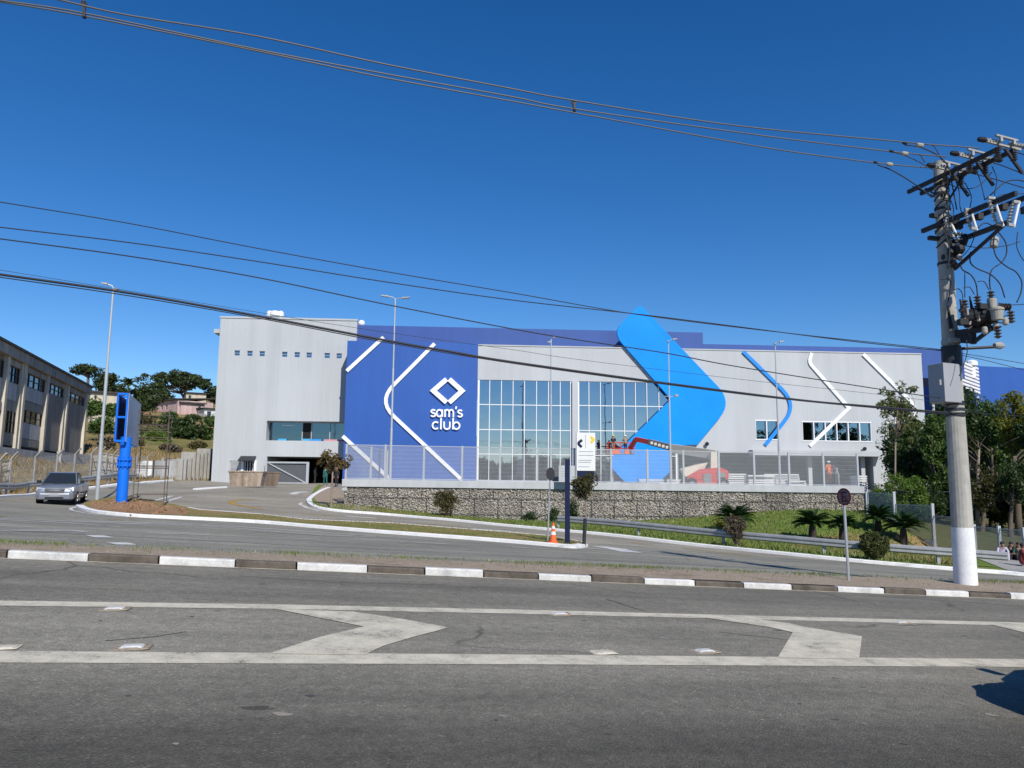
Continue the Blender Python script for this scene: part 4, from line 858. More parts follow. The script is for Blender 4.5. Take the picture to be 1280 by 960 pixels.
sago(918, 662, 652, 52, 'sago palm at the foot of the stone wall, furthest left, behind a bare shrub'); sago(1016, 674, 657, 46, 'sago palm with wide fronds at the left end of the row on the bank'); sago(1054, 679, 659, 36, 'sago palm directly behind the round road sign'); sago(1098, 664, 650, 42, 'sago palm right behind the clipped ball bush'); sago(1130, 681, 661, 50, 'rightmost sago palm, beside the stepped fence')
# wood on the right
W = [  # px, D, base py, crown px, py, rx, ry, leaf, n clumps, label
 (1118, 50, 640, 1124, 515, 32, 44, 'leaf_pale', 46, .40, 60, .085, 'thin pale leafed tree in front of the grey wall end', .1),
 (1140, 55, 640, 1138, 585, 34, 42, 'leaf_dark', 46, .62, 100, .12, 'dark dense tree left of the concrete utility pole', .3),
 (1172, 52, 640, 1172, 560, 25, 62, 'leaf_mid', 46, .55, 90, .11, 'tall green tree just left of the concrete utility pole', .3),
 (1214, 54, 645, 1216, 548, 22, 66, 'leaf_dark', 46, .55, 90, .11, 'tall dark tree just right of the concrete utility pole', .3),
 (1244, 58, 645, 1246, 545, 28, 55, 'leaf_mid', 46, .6, 90, .12, 'green tree in front of the blue rear wall', .3),
 (1272, 52, 648, 1270, 535, 22, 52, 'leaf_yellow', 40, .45, 70, .10, 'yellow green tree near the right edge', .3),
 (1300, 50, 650, 1302, 560, 30, 66, 'leaf_dark', 46, .6, 90, .11, 'dark tree at the right edge of the wood', .3),
 (1226, 47, 652, 1232, 612, 24, 30, 'leaf_olive', 34, .42, 70, .08, 'olive bushy tree behind the stepped fence right of the pole', .3),
 (1262, 46, 654, 1268, 606, 24, 34, 'leaf_dark', 34, .45, 70, .08, 'dark understorey tree above the seated people', .3),
 (1158, 49, 650, 1160, 632, 28, 26, 'leaf_dark', 34, .42, 80, .08, 'low dark tree behind the stepped fence left of the pole', .3),
 (1196, 60, 645, 1196, 600, 30, 45, 'leaf_dark', 36, .6, 80, .12, 'dark tree hidden deep behind the utility pole', .3),
 (1132, 62, 640, 1134, 560, 26, 50, 'leaf_dark', 40, .8, 110, .15, 'dark tree behind the thin pale leafed tree', .2),
 (1186, 64, 640, 1190, 545, 32, 62, 'leaf_dark', 50, .9, 120, .16, 'broad dark tree behind the concrete pole and its cabinet', .2),
 (1230, 66, 640, 1232, 560, 34, 64, 'leaf_dark', 54, .9, 120, .16, 'broad dark tree in front of the left part of the blue rear wall', .2),
 (1268, 68, 640, 1272, 560, 34, 66, 'leaf_dark', 54, .9, 120, .16, 'broad dark tree in front of the right part of the blue rear wall', .2),
 (1205, 50, 648, 1206, 625, 24, 32, 'leaf_dark', 40, .5, 100, .1, 'low dark tree right behind the utility pole base', .2),
 (1250, 50, 648, 1250, 628, 26, 32, 'leaf_dark', 44, .5, 100, .1, 'low dark tree behind the fence post beside the seated people', .2),
 (1285, 48, 650, 1284, 625, 24, 36, 'leaf_mid', 40, .5, 100, .1, 'low green tree at the right edge behind the seated people', .2)]
for px, D, by, cx_, cy_, rx, ry, lm, nc, clr, nl, ls, lab, sh in W:
    b = P(px, by, D); b[2] = float(zg(b[0], b[1]))-.03
    tree('broadleaf_tree', lab, 'tree', b, P(cx_, cy_, D), (PX(rx,D), PX(rx,D)*.8, PX(ry,D)), int(nc*(1.0 if lm == 'leaf_pale' else 1.5)), clr*1.05, nl*1.15, ls*1.1, lm, .07 if px == 1118 else .14, 'bark_pale' if px in (1214, 1272, 1118) else 'bark', 'trees behind the stepped fence', shell=sh, limbs=14)
for px, D, ty, lab in ((1222, 48, 560, 'pale bare trunk right of the utility pole'), (1238, 52, 560, 'thin grey bare trunk in the wood'), (1273, 47, 570, 'thick dark leaning trunk at the right edge')):
    b = P(px, 660, D); b[2] = float(zg(b[0], b[1]))-.1; tp = P(px-5 if px > 1260 else px+2, ty, D); t = thing('bare_tree', lab, 'tree', b); mm = MB(); r0 = .2 if px > 1260 else .11
    mm.tube(bend(b, tp, .03), [r0*1.2, r0, r0*.9, r0*.75, r0*.5], 9); mm.build('trunk', 'bark' if px > 1230 else 'bark_pale', t, smooth=True)
    mm = MB()
    for k in range(5): q = b+(tp-b)*rng.uniform(.5, 1); mm.tube(bend(q, q+np.array([rng.normal(0, 1), rng.normal(0, .8), rng.uniform(.5, 1.6)]), .1), [.05, .04, .03, .02, .01], 5)
    mm.build('limbs', 'bark', t, smooth=True)
# ------------------------------------------------------------------ hill at the left with houses and trees
def hp(px, py, D): p = P(px, py, D); return p
def onhill(px, D):
    d = ray(px, 500); return np.array([d[0]*D, D, float(zg(d[0]*D, D))-.03])
def hill_tree(px, D, cx_, cy_, rx, ry, lm, nc, clr, nl, ls, lab, sh=.4, name='hill_tree', tr=.35, under=None, sq=.7, group='trees on the hill'):
    b = onhill(px, D); c = P(cx_, cy_, D); return tree(name, lab, 'tree', b, c, (PX(rx,D), PX(rx,D)*.8, PX(ry,D)), nc, clr, nl, ls, lm, tr, 'bark', group, shell=sh, under=under, squash=sq, limbs=18)
hill_tree(232, 185, 221, 479, 47, 17, 'leaf_hill', 70, 1.5, 90, .34, 'broad umbrella shaped tree with a flat dark crown on the hill', .45, under=-.3, sq=.45)
hill_tree(188, 168, 190, 494, 25, 22, 'leaf_hill', 50, 1.5, 100, .32, 'dense dark tree left of the pink house')
hill_tree(112, 150, 107, 464, 21, 10, 'leaf_hill', 34, .95, 60, .26, 'open crowned tree showing sky gaps above the factory roof', .5, under=-.4, sq=.45)
hill_tree(128, 152, 131, 478, 18, 17, 'leaf_hill', 36, 1.2, 90, .28, 'round dark tree behind the street lamp on the hill')
hill_tree(264, 190, 266, 492, 13, 14, 'leaf_hill', 26, 1.3, 80, .32, 'dark tree between the pink house and the store tower')
hill_tree(152, 175, 150, 488, 13, 8, 'leaf_hill', 20, 1.3, 80, .3, 'low dark tree behind the long pale building')
hill_tree(176, 150, 184, 505, 20, 13, 'leaf_hill', 30, 1.2, 80, .28, 'wide dark tree below the umbrella shaped one')
b = onhill(161, 165); c = P(161, 481, 165); t = thing('palm_tree', 'feathery palm among the dark trees on the hill', 'palm', b); mm = MB(); mm.tube(bend(b, c, .02), [.22,.2,.18,.16,.14], 8); mm.build('trunk', 'bark_pale', t); f = MB()
for i in range(26):
    az = rng.uniform(0, 6.28); el = R(rng.uniform(10, 85)); d = np.array([math.cos(az), math.sin(az), 0]); p = c.copy(); L = 3.6*rng.uniform(.7, 1.1); s = np.array([-d[1], d[0], 0])
    for k in range(7):
        q = p+(d*math.cos(el)+np.array([0,0,1])*math.sin(el))*L/7; w = .45*(1-k/7)+.05
        f.add([p-s*w+np.array([0,0,-.15]), p, q, q-s*w*.8+np.array([0,0,-.15])], [(0,1,2,3)]); f.add([p, p+s*w+np.array([0,0,-.15]), q+s*w*.8+np.array([0,0,-.15]), q], [(0,1,2,3)]); p = q; el -= R(17)
f.build('fronds', 'leaf_hill', t)
for px, D, cx_, cy_, rx, ry, lm, nc, lab in ((228, 128, 229, 537, 36, 24, 'leaf_dark', 60, 'large round dark green bush on the grassy slope'), (196, 120, 194, 552, 18, 14, 'leaf_bright', 26, 'bright green bush on the slope behind the billboard'), (184, 125, 185, 546, 18, 16, 'leaf_dark', 26, 'dark bush on the slope behind the scaffold'), (128, 110, 126, 532, 12, 10, 'leaf_mid', 20, 'green bush beside the factory on the slope'), (115, 118, 119, 510, 11, 9, 'leaf_mid', 20, 'bush below the long pale building'), (141, 120, 141, 512, 10, 8, 'leaf_mid', 16, 'small bush behind the lamp column on the slope'), (245, 118, 246, 558, 10, 6, 'leaf_olive', 14, 'low olive bush above the concrete fins'), (215, 112, 213, 562, 12, 6, 'leaf_dry', 14, 'dry brownish bush on the slope above the hoarding'), (168, 112, 168, 558, 10, 8, 'leaf_olive', 14, 'olive bush on the slope behind the blue column'), (133, 104, 133, 556, 8, 8, 'leaf_dry', 14, 'dry brown bush right of the factory corner'), (181, 140, 180, 527, 12, 8, 'leaf_olive', 14, 'olive bush on the upper slope right of the billboard'), (210, 150, 211, 520, 9, 5, 'leaf_mid', 12, 'small green bush just below the pink house'), (266, 145, 266, 527, 9, 7, 'leaf_mid', 12, 'green bush below the small white house'), (252, 130, 255, 545, 12, 10, 'leaf_mid', 16, 'small bush next to the store tower on the slope')):
    b = onhill(px, D); shrub('hill_bush', lab, b, P(cx_, cy_, D), (PX(rx,D), PX(rx,D)*.8, PX(ry,D)), nc, 1.1, 120, .26, lm, 'bush', 'bushes on the hill slope', tr=.08)
def house(name, label, px0, px1, pyt, D0_, D1_, wallm, wins, roof_px, slope=0., depth=8., pyb=None):
    pl = Plane(P(px0, 500, D0_), P(px1, 500, D1_)); a0, a1 = float(pl.hit(px0, 505)[0]), float(pl.hit(px1, 505)[0]); z1 = fz(px0, pyt, pl); gz = min(float(zg(*xy(pl.w(a0, 0)))), float(zg(*xy(pl.w(a1, 0)))))-.5
    t = thing(name, label, 'house', pl.w(a0, gz)); mm = MB(); hs_ = [(float(pl.hit(x0, y0)[0]), float(pl.hit(x1, y0)[0]), fz(x0, y1, pl), fz(x0, y0, pl), .25) for x0, y0, x1, y1 in wins]
    pl.wall(mm, a0, a1, gz, z1, hs_, .25); pl.rect(mm, a0+.001, a1-.001, gz, z1-.01, -depth, -.26); 
    for a in (a0, a1): mm.add([pl.w(a, gz), pl.w(a, gz, -depth), pl.w(a, z1, -depth), pl.w(a, z1)], [(0,1,2,3)])
    mm.build('wall', wallm, t)
    for h in hs_: m2 = MB(); pl.rect(m2, h[0], h[1], h[2], h[3], -.24, -.2); m2.build('window', 'old_glass', t)
    m2 = MB(); m2.prism([pl.w(a0-.3, z1+.02, .5), pl.w(a1+.3, z1+.02, .5), pl.w(a1+.3, z1+.02+slope, -depth-.3), pl.w(a0-.3, z1+.02+slope, -depth-.3)], (0,0,roof_px)); m2.build('roof', 'roof_dark', t)
house('pink_house', 'pink house with a dark roof and small windows on the hill', 195, 222, 503, 166, 160, 'pink_wall', [(201,507,203.5,512),(207,506,209.5,512)], .25, .8)
house('pink_house', 'long low pink annexe right of the pink house on the hill', 226, 256, 504, 160, 163, 'pink_wall', [(248,508,251,512)], .3, .9)
house('cream_house', 'plain cream upper house behind the pink houses', 232, 257, 491, 178, 180, 'cream_wall', [(236,494,239,498)], .15, .1)
house('white_house', 'small white house at the tower end of the hill row', 256, 276, 511, 158, 160, 'white_wall', [(259,514,264,520)], .2, .5)
house('long_house', 'long pale single storey building behind the lamp column on the hill', 112, 152, 490.5, 140, 143, 'cream_wall', [(118,494,121,498)], .35, .5)
house('white_house', 'small white house peeping between the dark trees on the hill', 208, 217, 495, 182, 183, 'white_wall', [(211,498,213,501)], .15, .2)
# dark wood across the road behind the camera (seen in the store's glass)
mm = MB(); cs = [(x+rng.uniform(-3, 3), rng.uniform(-75, -60), rng.uniform(0, 7.5)) for x in np.linspace(-80, 80, 320)]
leaves(mm, cs, [rng.uniform(2, 3.6) for _ in cs], 220, .75, .9); tag(mm.build('far_wood', 'leaf_dark', None), 'dark far wood mirrored along the bottom of the store glass', 'wood', None, 'stuff')
# ------------------------------------------------------------------ concrete factory on the left
FA = Plane(P(0,571,66), P(115,565,100)); 
def ax_(px, py): return float(FA.hit(px, py)[0])
fac = thing('concrete_factory', 'weathered three storey concrete factory with pale pilasters and dark windows', 'factory', FA.at(60, 568))
fr = ax_(117, 480); fl = ax_(-150, 480); ztop = fz(60, 455.5, FA); zfas = fz(60, 466.5, FA); zb = fz(60, 566.5, FA)-.6
mm = MB(); FA.rect(mm, fl, fr, zfas, ztop, -.73, -.12); mm.build('fascia', 'concrete_old', fac)
mm = MB(); FA.rect(mm, fl, fr+.1, ztop+.003, ztop+.25, -14, .02); mm.build('roof', 'roof_dark', fac)
mm = MB(); FA.rect(mm, fl, fr-.05, zb-2, ztop, -14, -.75); mm.build('wall', 'panel_grey', fac)
cols = [(14, 480), (36.5, 480), (33.5, 480), (65, 485), (90, 488), (87.5, 488), (113.5, 490)]
mm = MB()
ca = [ax_(*c) for c in cols]
for a, c in zip(ca, cols):
    m1 = MB(); w = .22 if c[0] in (33.5, 87.5) else .32; FA.rect(m1, a-w, a+w, zb-1.5, zfas+.25, -.7, -.30 if c[0] not in (33.5, 87.5) else -.4); m1.build('pilaster', 'concrete_pilaster', fac)
pitch = (ax_(65,485)-ax_(36.5,480))
for k in range(1, 3): m1 = MB(); a = ca[0]-pitch*k*.9; FA.rect(m1, a-.38, a+.38, zb-1.5, zfas+.25, -.7, -.3); m1.build('pilaster', 'concrete_pilaster', fac)
H = ztop-zb
def fbay(a0, a1, spec):
    for z0, z1, kind in spec:
        m1 = MB(); zz0 = zb+H*z0; zz1 = zb+H*z1
        if kind == 'window':
            FA.rect(m1, a0, a1, zz0, zz1, -.74, -.68); w = m1.build('window', 'old_glass', fac); f = MB(); n = 4
            for i in range(n+1): a = a0+(a1-a0)*i/n; FA.rect(f, a-.04, a+.04, zz0, zz1, -.675, -.6)
            FA.rect(f, a0, a1, (zz0+zz1)/2-.03, (zz0+zz1)/2+.03, -.672, -.61); f.build('frame', 'dark_metal', w)
        elif kind == 'void': FA.rect(m1, a0, a1, zz0, zz1, -.745, -.70); m1.build('opening', 'void_dark', fac)
        elif kind == 'light': FA.rect(m1, a0, a1, zz0, zz1, -.745, -.64); m1.build('spandrel', 'panel_light', fac)
        elif kind == 'beam': FA.rect(m1, a0, a1, zz0, zz1, -.745, -.45); m1.build('beam', 'concrete_old', fac)
        else: FA.rect(m1, a0, a1, zz0, zz1, -.745, -.62); m1.build('infill', 'panel_grey', fac)
A0, A1, A2, A3, A4, A5, A6 = [ca[i] for i in (0, 2, 1, 3, 5, 4, 6)]
fbay(ax_(-60,480), A0-.4, [(.70,.86,'window'),(.52,.70,'light'),(.40,.48,'beam'),(.25,.40,'window'),(.10,.25,'grey'),(-.06,.10,'void')])
fbay(A0+.4, A1-.3, [(.845,.9,'beam'),(.70,.84,'window'),(.525,.69,'light'),(.42,.52,'grey'),(.22,.42,'window'),(.10,.215,'grey'),(-.04,.095,'void')])
fbay(A2+.42, A3-.4, [(.845,.9,'beam'),(.72,.84,'window'),(.57,.71,'light'),(.475,.56,'grey'),(.35,.47,'window'),(.19,.345,'light'),(.11,.185,'grey'),(-.04,.10,'void')])
fbay(A3+.42, A4-.3, [(.845,.9,'beam'),(.74,.84,'window'),(.10,.735,'grey'),(-.04,.095,'void')])
fbay(A5+.42, A6-.4, [(.845,.9,'beam'),(.74,.84,'window'),(.02,.735,'grey')])
mm = MB(); FA.rect(mm, fl, A3+1.5, zb-2.2, zb+H*.06, .45, .7); mm.build('low_wall', 'panel_light', fac)
mm = MB(); FA.rect(mm, A3+2.2, A6-1, zb-1.5, zb+H*.09, .45, .9); mm.build('loading_wall', 'panel_light', fac)
# chain link fence with cranked posts, guardrail at the left
cf = thing('chain_fence', 'rusty chain link fence with cranked concrete posts along the left roadside', 'fence', G(76, 612))
line = [(p[0]-1.9, p[1]) for p in resample(left_k, .5)]
d = 0; last = None; fp = []
for i, p in enumerate(resample([np.array(q) for q in line], .1)):
    if last is None or np.linalg.norm(np.array(p)-last) > 2.1: fp.append(np.array(p)); last = np.array(p)
    if len(fp) > 24: break
for p in fp:
    z = float(zg(*p)); mm = MB(); mm.bar((p[0], p[1], z-.3), (p[0], p[1], z+2.0), .11, .11); mm.bar((p[0], p[1], z+1.97), (p[0]+.42, p[1]-.1, z+2.4), .09, .09); mm.build('post', 'concrete', cf)
wv = MB()
for p, q in zip(fp, fp[1:]):
    zp, zq = float(zg(*p)), float(zg(*q))
    for h in (.15, .75, 1.35, 1.95): wv.tube([(*p, zp+h), (*q, zq+h)], .012, 4)
    n = 16
    for i in range(n):
        u = i/n; c = p+(q-p)*u; e = p+(q-p)*min(1, u+.28); c2 = p+(q-p)*max(0, u-.28); z = zp+(zq-zp)*u
        wv.bar((*c, z+.1), (*e, z+2.), .009, .009); wv.bar((*c, z+.1), (*c2, z+2.), .009, .009)
wv.build('wire_mesh', 'rail_metal', cf)
def guardrail(name, label, line, z_lift, spacing, dzb):
    t = thing(name, label, 'guardrail', (*line[len(line)//2], float(zg(*line[len(line)//2]))))
    pr = [(0,-.155),(.03,-.13),(.085,-.10),(.085,-.05),(.02,-.02),(.02,.02),(.085,.05),(.085,.10),(.03,.13),(0,.155)]
    pts = resample(line, 1.); L, Q = offset(pts, 2.); nn = len(pr); vs = []
    for p, l in zip(pts, Q):
        n2 = (np.array(l)-p[:2]); z = float(zg(p[0], p[1]))+z_lift
        for a, h in pr: vs.append((p[0]+n2[0]*a, p[1]+n2[1]*a, z+h))
    fs = [(i*nn+k, i*nn+k+1, (i+1)*nn+k+1, (i+1)*nn+k) for i in range(len(pts)-1) for k in range(nn-1)]
    mm = MB(); mm.add(vs, fs); b = mm.build('beam', 'rail_metal', t); so = b.modifiers.new('thick', 'SOLIDIFY'); so.thickness = .012
    acc_ = 0; last = None
    for p in pts:
        if last is None or np.linalg.norm(np.array(p[:2])-last) >= spacing:
            last = np.array(p[:2]); z = float(zg(p[0], p[1])); m1 = MB(); m1.box(p[0]-.06, p[0]+.06, p[1]+.03, p[1]+.15, z-.2, z+z_lift+.12); m1.build('post', 'rail_metal', t)
    return t
off_r = [(p[0], p[1]+1.35) for p in far_s]
j0 = next(i for i, p in enumerate(far_s) if p[0] > 2.0)
guardrail('guardrail', 'long galvanised guardrail curving along the verge towards the utility pole', off_r[j0:-3], .6, 4., 0)
guardrail('guardrail', 'weathered guardrail behind the silver pickup on the left', [(p[0]-.75, p[1]) for p in left_k[:6]], .55, 4., 0)

# ------------------------------------------------------------------ utility pole
PB = GP(1207, 724); PB = np.array([10.12, 17.3, 0]); PB[2] = float(zplane(PB[0], PB[1]))+.12
pd = PB[1]
RD = np.array([1, T, -S]); RD = RD/np.linalg.norm(RD); RH = np.array([1, T, 0]); RH /= np.linalg.norm(RH); RN = np.array([T, -1, 0])/math.hypot(1, T)   # towards the camera, across the road
top = P(1174, 203, pd); pole = thing('utility_pole', 'tall concrete utility pole carrying fuses, transformers, a grey cabinet and many cables', 'utility pole', PB)
AX = top-PB; PH = AX[2]
def pz(py): return float(P(1190, py, pd)[2])
def pc(z): return PB+AX*((z-PB[2])/PH)
def prad(z): return .235-.10*(z-PB[2])/PH
mm = MB(); zz = np.linspace(PB[2]-.3, top[2], 14); mm.tube([pc(z) for z in zz], [prad(z) for z in zz], 20); mm.build('shaft', 'concrete_pole', pole, smooth=False)
zw = pz(659); mm = MB(); zz = np.linspace(PB[2]-.02, zw, 5); mm.tube([pc(z) for z in zz], [prad(z)+.004 for z in zz], 20, caps=False); mm.build('painted_base', 'pole_white', pole, smooth=True)
mm = MB(); z0, z1 = pz(458), pz(433); mm.tube([pc(z0), pc(z1)], prad(z0)+.025, 16); mm.build('collar', 'dark_metal', pole)
mm = MB(); z = pz(428); c = pc(z); mm.bar(c-RH*.30-RN*.0+RN*.26, c+RH*.26+RN*.26, .07, .09); mm.tube([c-np.array([0,0,.05]), c+np.array([0,0,.05])], prad(z)+.02, 16); mm.build('clamp', 'polymer_grey', pole)
for y in (232, 243, 262, 330, 505, 512, 518):
    mm = MB(); z = pz(y); mm.tube([pc(z-.03), pc(z+.03)], prad(z)+.018, 16); mm.build('strap', 'dark_metal', pole)
# cabinet hung on the left front
def W(px, py, n=0.): # point on the vertical plane through the pole facing the camera, n towards the camera
    return P(px, py, pd-n)
cab = [P(1179.5,457,pd-.34), P(1200.5,461.5,pd-.18)]
mm = MB(); zt_, zb_ = pz(457.5), pz(505); a = P(1160.5,480,pd-.1)[:2]; b_ = P(1180.5,480,pd-.5)[:2]; c_ = P(1201,480,pd-.28)[:2]; d_ = a+(c_-b_)
mm.hexa([(*a, zb_), (*b_, zb_), (*c_, zb_), (*d_, zb_), (*a, zt_), (*b_, zt_), (*c_, zt_), (*d_, zt_)]); cabo = mm.build('cabinet', 'cabinet_grey', pole, bevel=.01)
mm = MB(); e = (b_-a); e /= np.linalg.norm(e); q = (*(b_-e*.10+np.array([e[1], -e[0]])*.015), (zt_+zb_)/2); mm.bar((q[0], q[1], q[2]-.06), (q[0], q[1], q[2]+.06), .04, .05); mm.build('latch', 'polymer_grey', cabo)
# crossarms run across the road; n>0 is towards the camera
def arm(name, z, n0, n1, side=0., w=.09, h=.11): 
    c = pc(z); mm = MB(); s = RH*(prad(z)+.05)*side; mm.bar(c+RN*n0+s, c+RN*n1+s, w, h); return mm.build(name, 'dark_metal', pole)
def n_at(px, py, z):     # how far along the arm a pixel lies
    best = min(np.linspace(-3, 6, 181), key=lambda n: abs(_proj(pc(z)+RN*n)[0]-px)); return float(best)
def _proj(p):
    q = np.array(p)-np.array([0,0,EYE]); w = q @ _f; return 640+FPX*(q @ CR)/w, 480-FPX*(q @ CU)/w
zA = pz(222); nA0 = n_at(1143, 237, zA); nA1 = n_at(1259, 187, zA)
arm('crossarm', zA-.08, nA0, nA1, 1, .07, .09); arm('crossarm', zA-.08, nA0, nA1, -1, .07, .09)
for s in (1, -1):
    mm = MB(); c = pc(zA)+RH*(prad(zA)+.05)*s; mm.bar(c+RN*nA0*.8, pc(zA-.55)+RH*.05*s, .035, .035); mm.bar(c+RN*nA1*.35, pc(zA-.75)+RH*.05*s, .035, .035); mm.build('brace', 'dark_metal', pole)
zB = pz(283); nB1 = n_at(1279, 250, zB); zB2 = pz(303)
arm('crossarm', zB, -.42, nB1, 1, .08, .1); arm('crossarm', zB2, -.3, nB1*.72, 1, .08, .1); arm('crossarm', zB, -.42, nB1, -1, .08, .1)
mm = MB(); c = pc(zB2)+RH*.2; mm.bar(c+RN*nB1*.7, pc(pz(338))+RH*.12+RN*.12, .06, .06); mm.build('brace', 'dark_metal', pole)
def insulator(q, ax, L=.30, r=.06, mat='polymer_grey', name='insulator', sheds=5):
    mm = MB(); pr = [(r*.45, 0)]
    for i in range(sheds): z = L*(i+.2)/sheds; pr += [(r*.45, z), (r, z+L*.25/sheds), (r*.45, z+L*.6/sheds)]
    pr += [(r*.45, L)]; mm.lathe(pr, q, 10, ax); return mm.build(name, mat, pole)
phases = [nA1*.97, nA1*.57, nA1*.2]
zA_ = zA+.06
for n in phases:                        # strain insulators on both sides, pin insulators and surge arresters on top
    c = pc(zA)+RN*n
    for sgn in (1, -1): insulator(c+RH*sgn*.12+np.array([0,0,.08]), RH*sgn, .42, .055, 'polymer_grey'); 
    mm = MB(); mm.bar(c-RH*.48+np.array([0,0,.06]), c+RH*.42+np.array([0,0,-.02]), .045, .05); mm.build('switch_blade', 'tank_beige', pole)
    mm = MB(); mm.bar(c-RH*.34+np.array([0,0,.17])+RN*.10, c+RH*.24+np.array([0,0,.12])+RN*.10, .05, .04); mm.bar(c-RH*.2+RN*.10+np.array([0,0,.04]), c-RH*.2+RN*.10+np.array([0,0,.15]), .05, .05); mm.bar(c+RH*.15+RN*.10+np.array([0,0,.02]), c+RH*.15+RN*.10+np.array([0,0,.13]), .05, .05); mm.build('switch_blade', 'polymer_grey', pole)
    for sgn in (1, -1): insulator(c+RH*sgn*.22+np.array([0,0,-.30]), (0,0,1), .26, .075, 'porcelain')
    for sgn in (1, -1): mm = MB(); q = c+RH*sgn*.60+np.array([0,0,.08]); mm.lathe([(.03,-.11),(.055,-.08),(.06,.06),(.03,.12)], q, 10, RH); mm.build('line_clamp', 'black_part', pole)
    mm = MB(); mm.bar(c+np.array([0,0,-.05]), c+RH*.42+np.array([0,0,-.55]), .05, .06); mm.build('bracket', 'dark_metal', pole)
for k, (x0, y0, x1, y1) in enumerate(((1187, 275, 1197, 297), (1213, 262, 1221, 288), (1242, 247, 1254, 283), (1274, 252, 1267, 284))):    # fuse cutouts
    n = n_at((x0+x1)/2, 275, zB)+.12; a0 = P(x0, y0, pd-n*.96); a1 = P(x1, y1, pd-n*.96)
    mm = MB(); mm.tube([a0, a1], .028, 8); mm.build('fuse_tube', 'white_trim', pole)
    ax = a1-a0; L = np.linalg.norm(ax); q = a0+ax*.12-RH*.13; insulator(q+np.array([-.02,0,0]), ax, L*.75, .055, 'polymer_grey', sheds=6)
    for u in (.03, .93): mm = MB(); mm.bar(a0+ax*u, a0+ax*u-RH*.16, .05, .06); mm.build('fuse_clip', 'polymer_grey', pole)
    mm = MB(); mm.box(*(lambda v: (v[0]-.06, v[0]+.06, v[1]-.06, v[1]+.06, v[2]-.07, v[2]+.07))(a0+ax*.3+RH*.20)); mm.build('bracket', 'black_part', pole)
for x, y in ((1190, 312), (1205, 300), (1243, 303), (1197, 316)):
    q = P(x, y, pd-.35); mm = MB(); mm.lathe([(.03,-.16),(.08,-.12),(.09,0),(.08,.12),(.03,.16)], q, 10, (.4,.2,1)); mm.build('surge_arrester', 'black_part' if x != 1243 else 'polymer_grey', pole)
mm = MB(); q = P(1198, 312, pd-.4); mm.ell(q, (.14, .14, .13), 10, 7); mm.build('cable_coil', 'black_part', pole)
# recloser and bushings
zt0 = pz(428)
mm = MB()
c0 = pc(pz(418))+RN*.15; c1 = P(1236, 412, pd-.9)
mm.bar(c0, P(1240, 410, pd-.95), .1, .12); mm.bar(P(1217,428,pd-.5), P(1240,410,pd-.95), .07, .07); mm.bar(P(1216,407,pd-.5), P(1217,430,pd-.5), .09, .09); mm.bar(pc(pz(425))+RN*.2, P(1217, 424, pd-.5), .09, .2); mm.build('bracket', 'dark_metal', pole)
tank = P(1225, 396, pd-.75); mm = MB(); mm.lathe([(.1,-.36),(.20,-.32),(.20,-.12),(.225,-.1),(.225,-.05),(.20,-.04),(.20,.12),(.225,.13),(.225,.18),(.2,.2),(.19,.3),(.1,.34)], tank, 16, (RH+RN*.9+np.array([0,0,.12]))); rc = mm.build('recloser', 'black_part', pole, smooth=False)
mm = MB(); q = P(1246, 392, pd-1.05); mm.lathe([(.05,-.14),(.11,-.14),(.135,.06),(.15,.07),(.15,.11),(.08,.15)], q, 16); mm.build('control_tank', 'tank_beige', pole)
mm = MB(); q = P(1240, 379, pd-.9); mm.lathe([(.09,-.1),(.10,.08),(.07,.11)], q, 14); mm.build('control_tank', 'tank_beige', pole)
for x, y, n, ax in ((1206, 384, .5, (0,0,1)), (1222, 379, .7, (0,0,1)), (1239, 373, .9, (0,0,1)), (1248, 378, 1.0, RH+RN*.2), (1264, 398, 1.1, (0,0,1)), (1246, 402, 1.05, (0,0,-1)), (1205, 400, .6, (0,0,1))):
    insulator(P(x, y, pd-n)-np.array([0,0,.1]), ax, .27, .085, 'porcelain', 'bushing', 4)
for x, y, n in ((1206, 402, .75), (1222, 398, .85), (1231, 413, .9), (1245, 408, 1.), (1257, 402, 1.1)):
    mm = MB(); q = P(x, y, pd-n); mm.lathe([(.04,-.08),(.06,-.05),(.06,.05),(.04,.08)], q, 10); mm.bar(q, q+RH*.14, .03, .03); mm.build('terminal', 'tank_beige', pole)
for x, y0, y1, n in ((1184, 378, 410, .25), (1200, 374, 404, .55), (1212, 370, 398, .6)):
    mm = MB(); mm.tube([P(x, y0, pd-n), P(x+5, y1, pd-n)], [.015, .05], 8); mm.build('cone_bushing', 'black_part', pole)
# street light arm
mm = MB(); z = pz(436); mm.tube([pc(z)+RH*.1, P(1244, 433.5, pd-.1)], .035, 8); la = mm.build('lamp_arm', 'dark_metal', pole)
mm = MB(); q = P(1249, 432, pd-.1); mm.lathe([(.05,-.14),(.08,-.08),(.09,.02),(.05,.12),(.02,.15)], q, 10, RH); mm.build('lamp_head', 'polymer_grey', la)
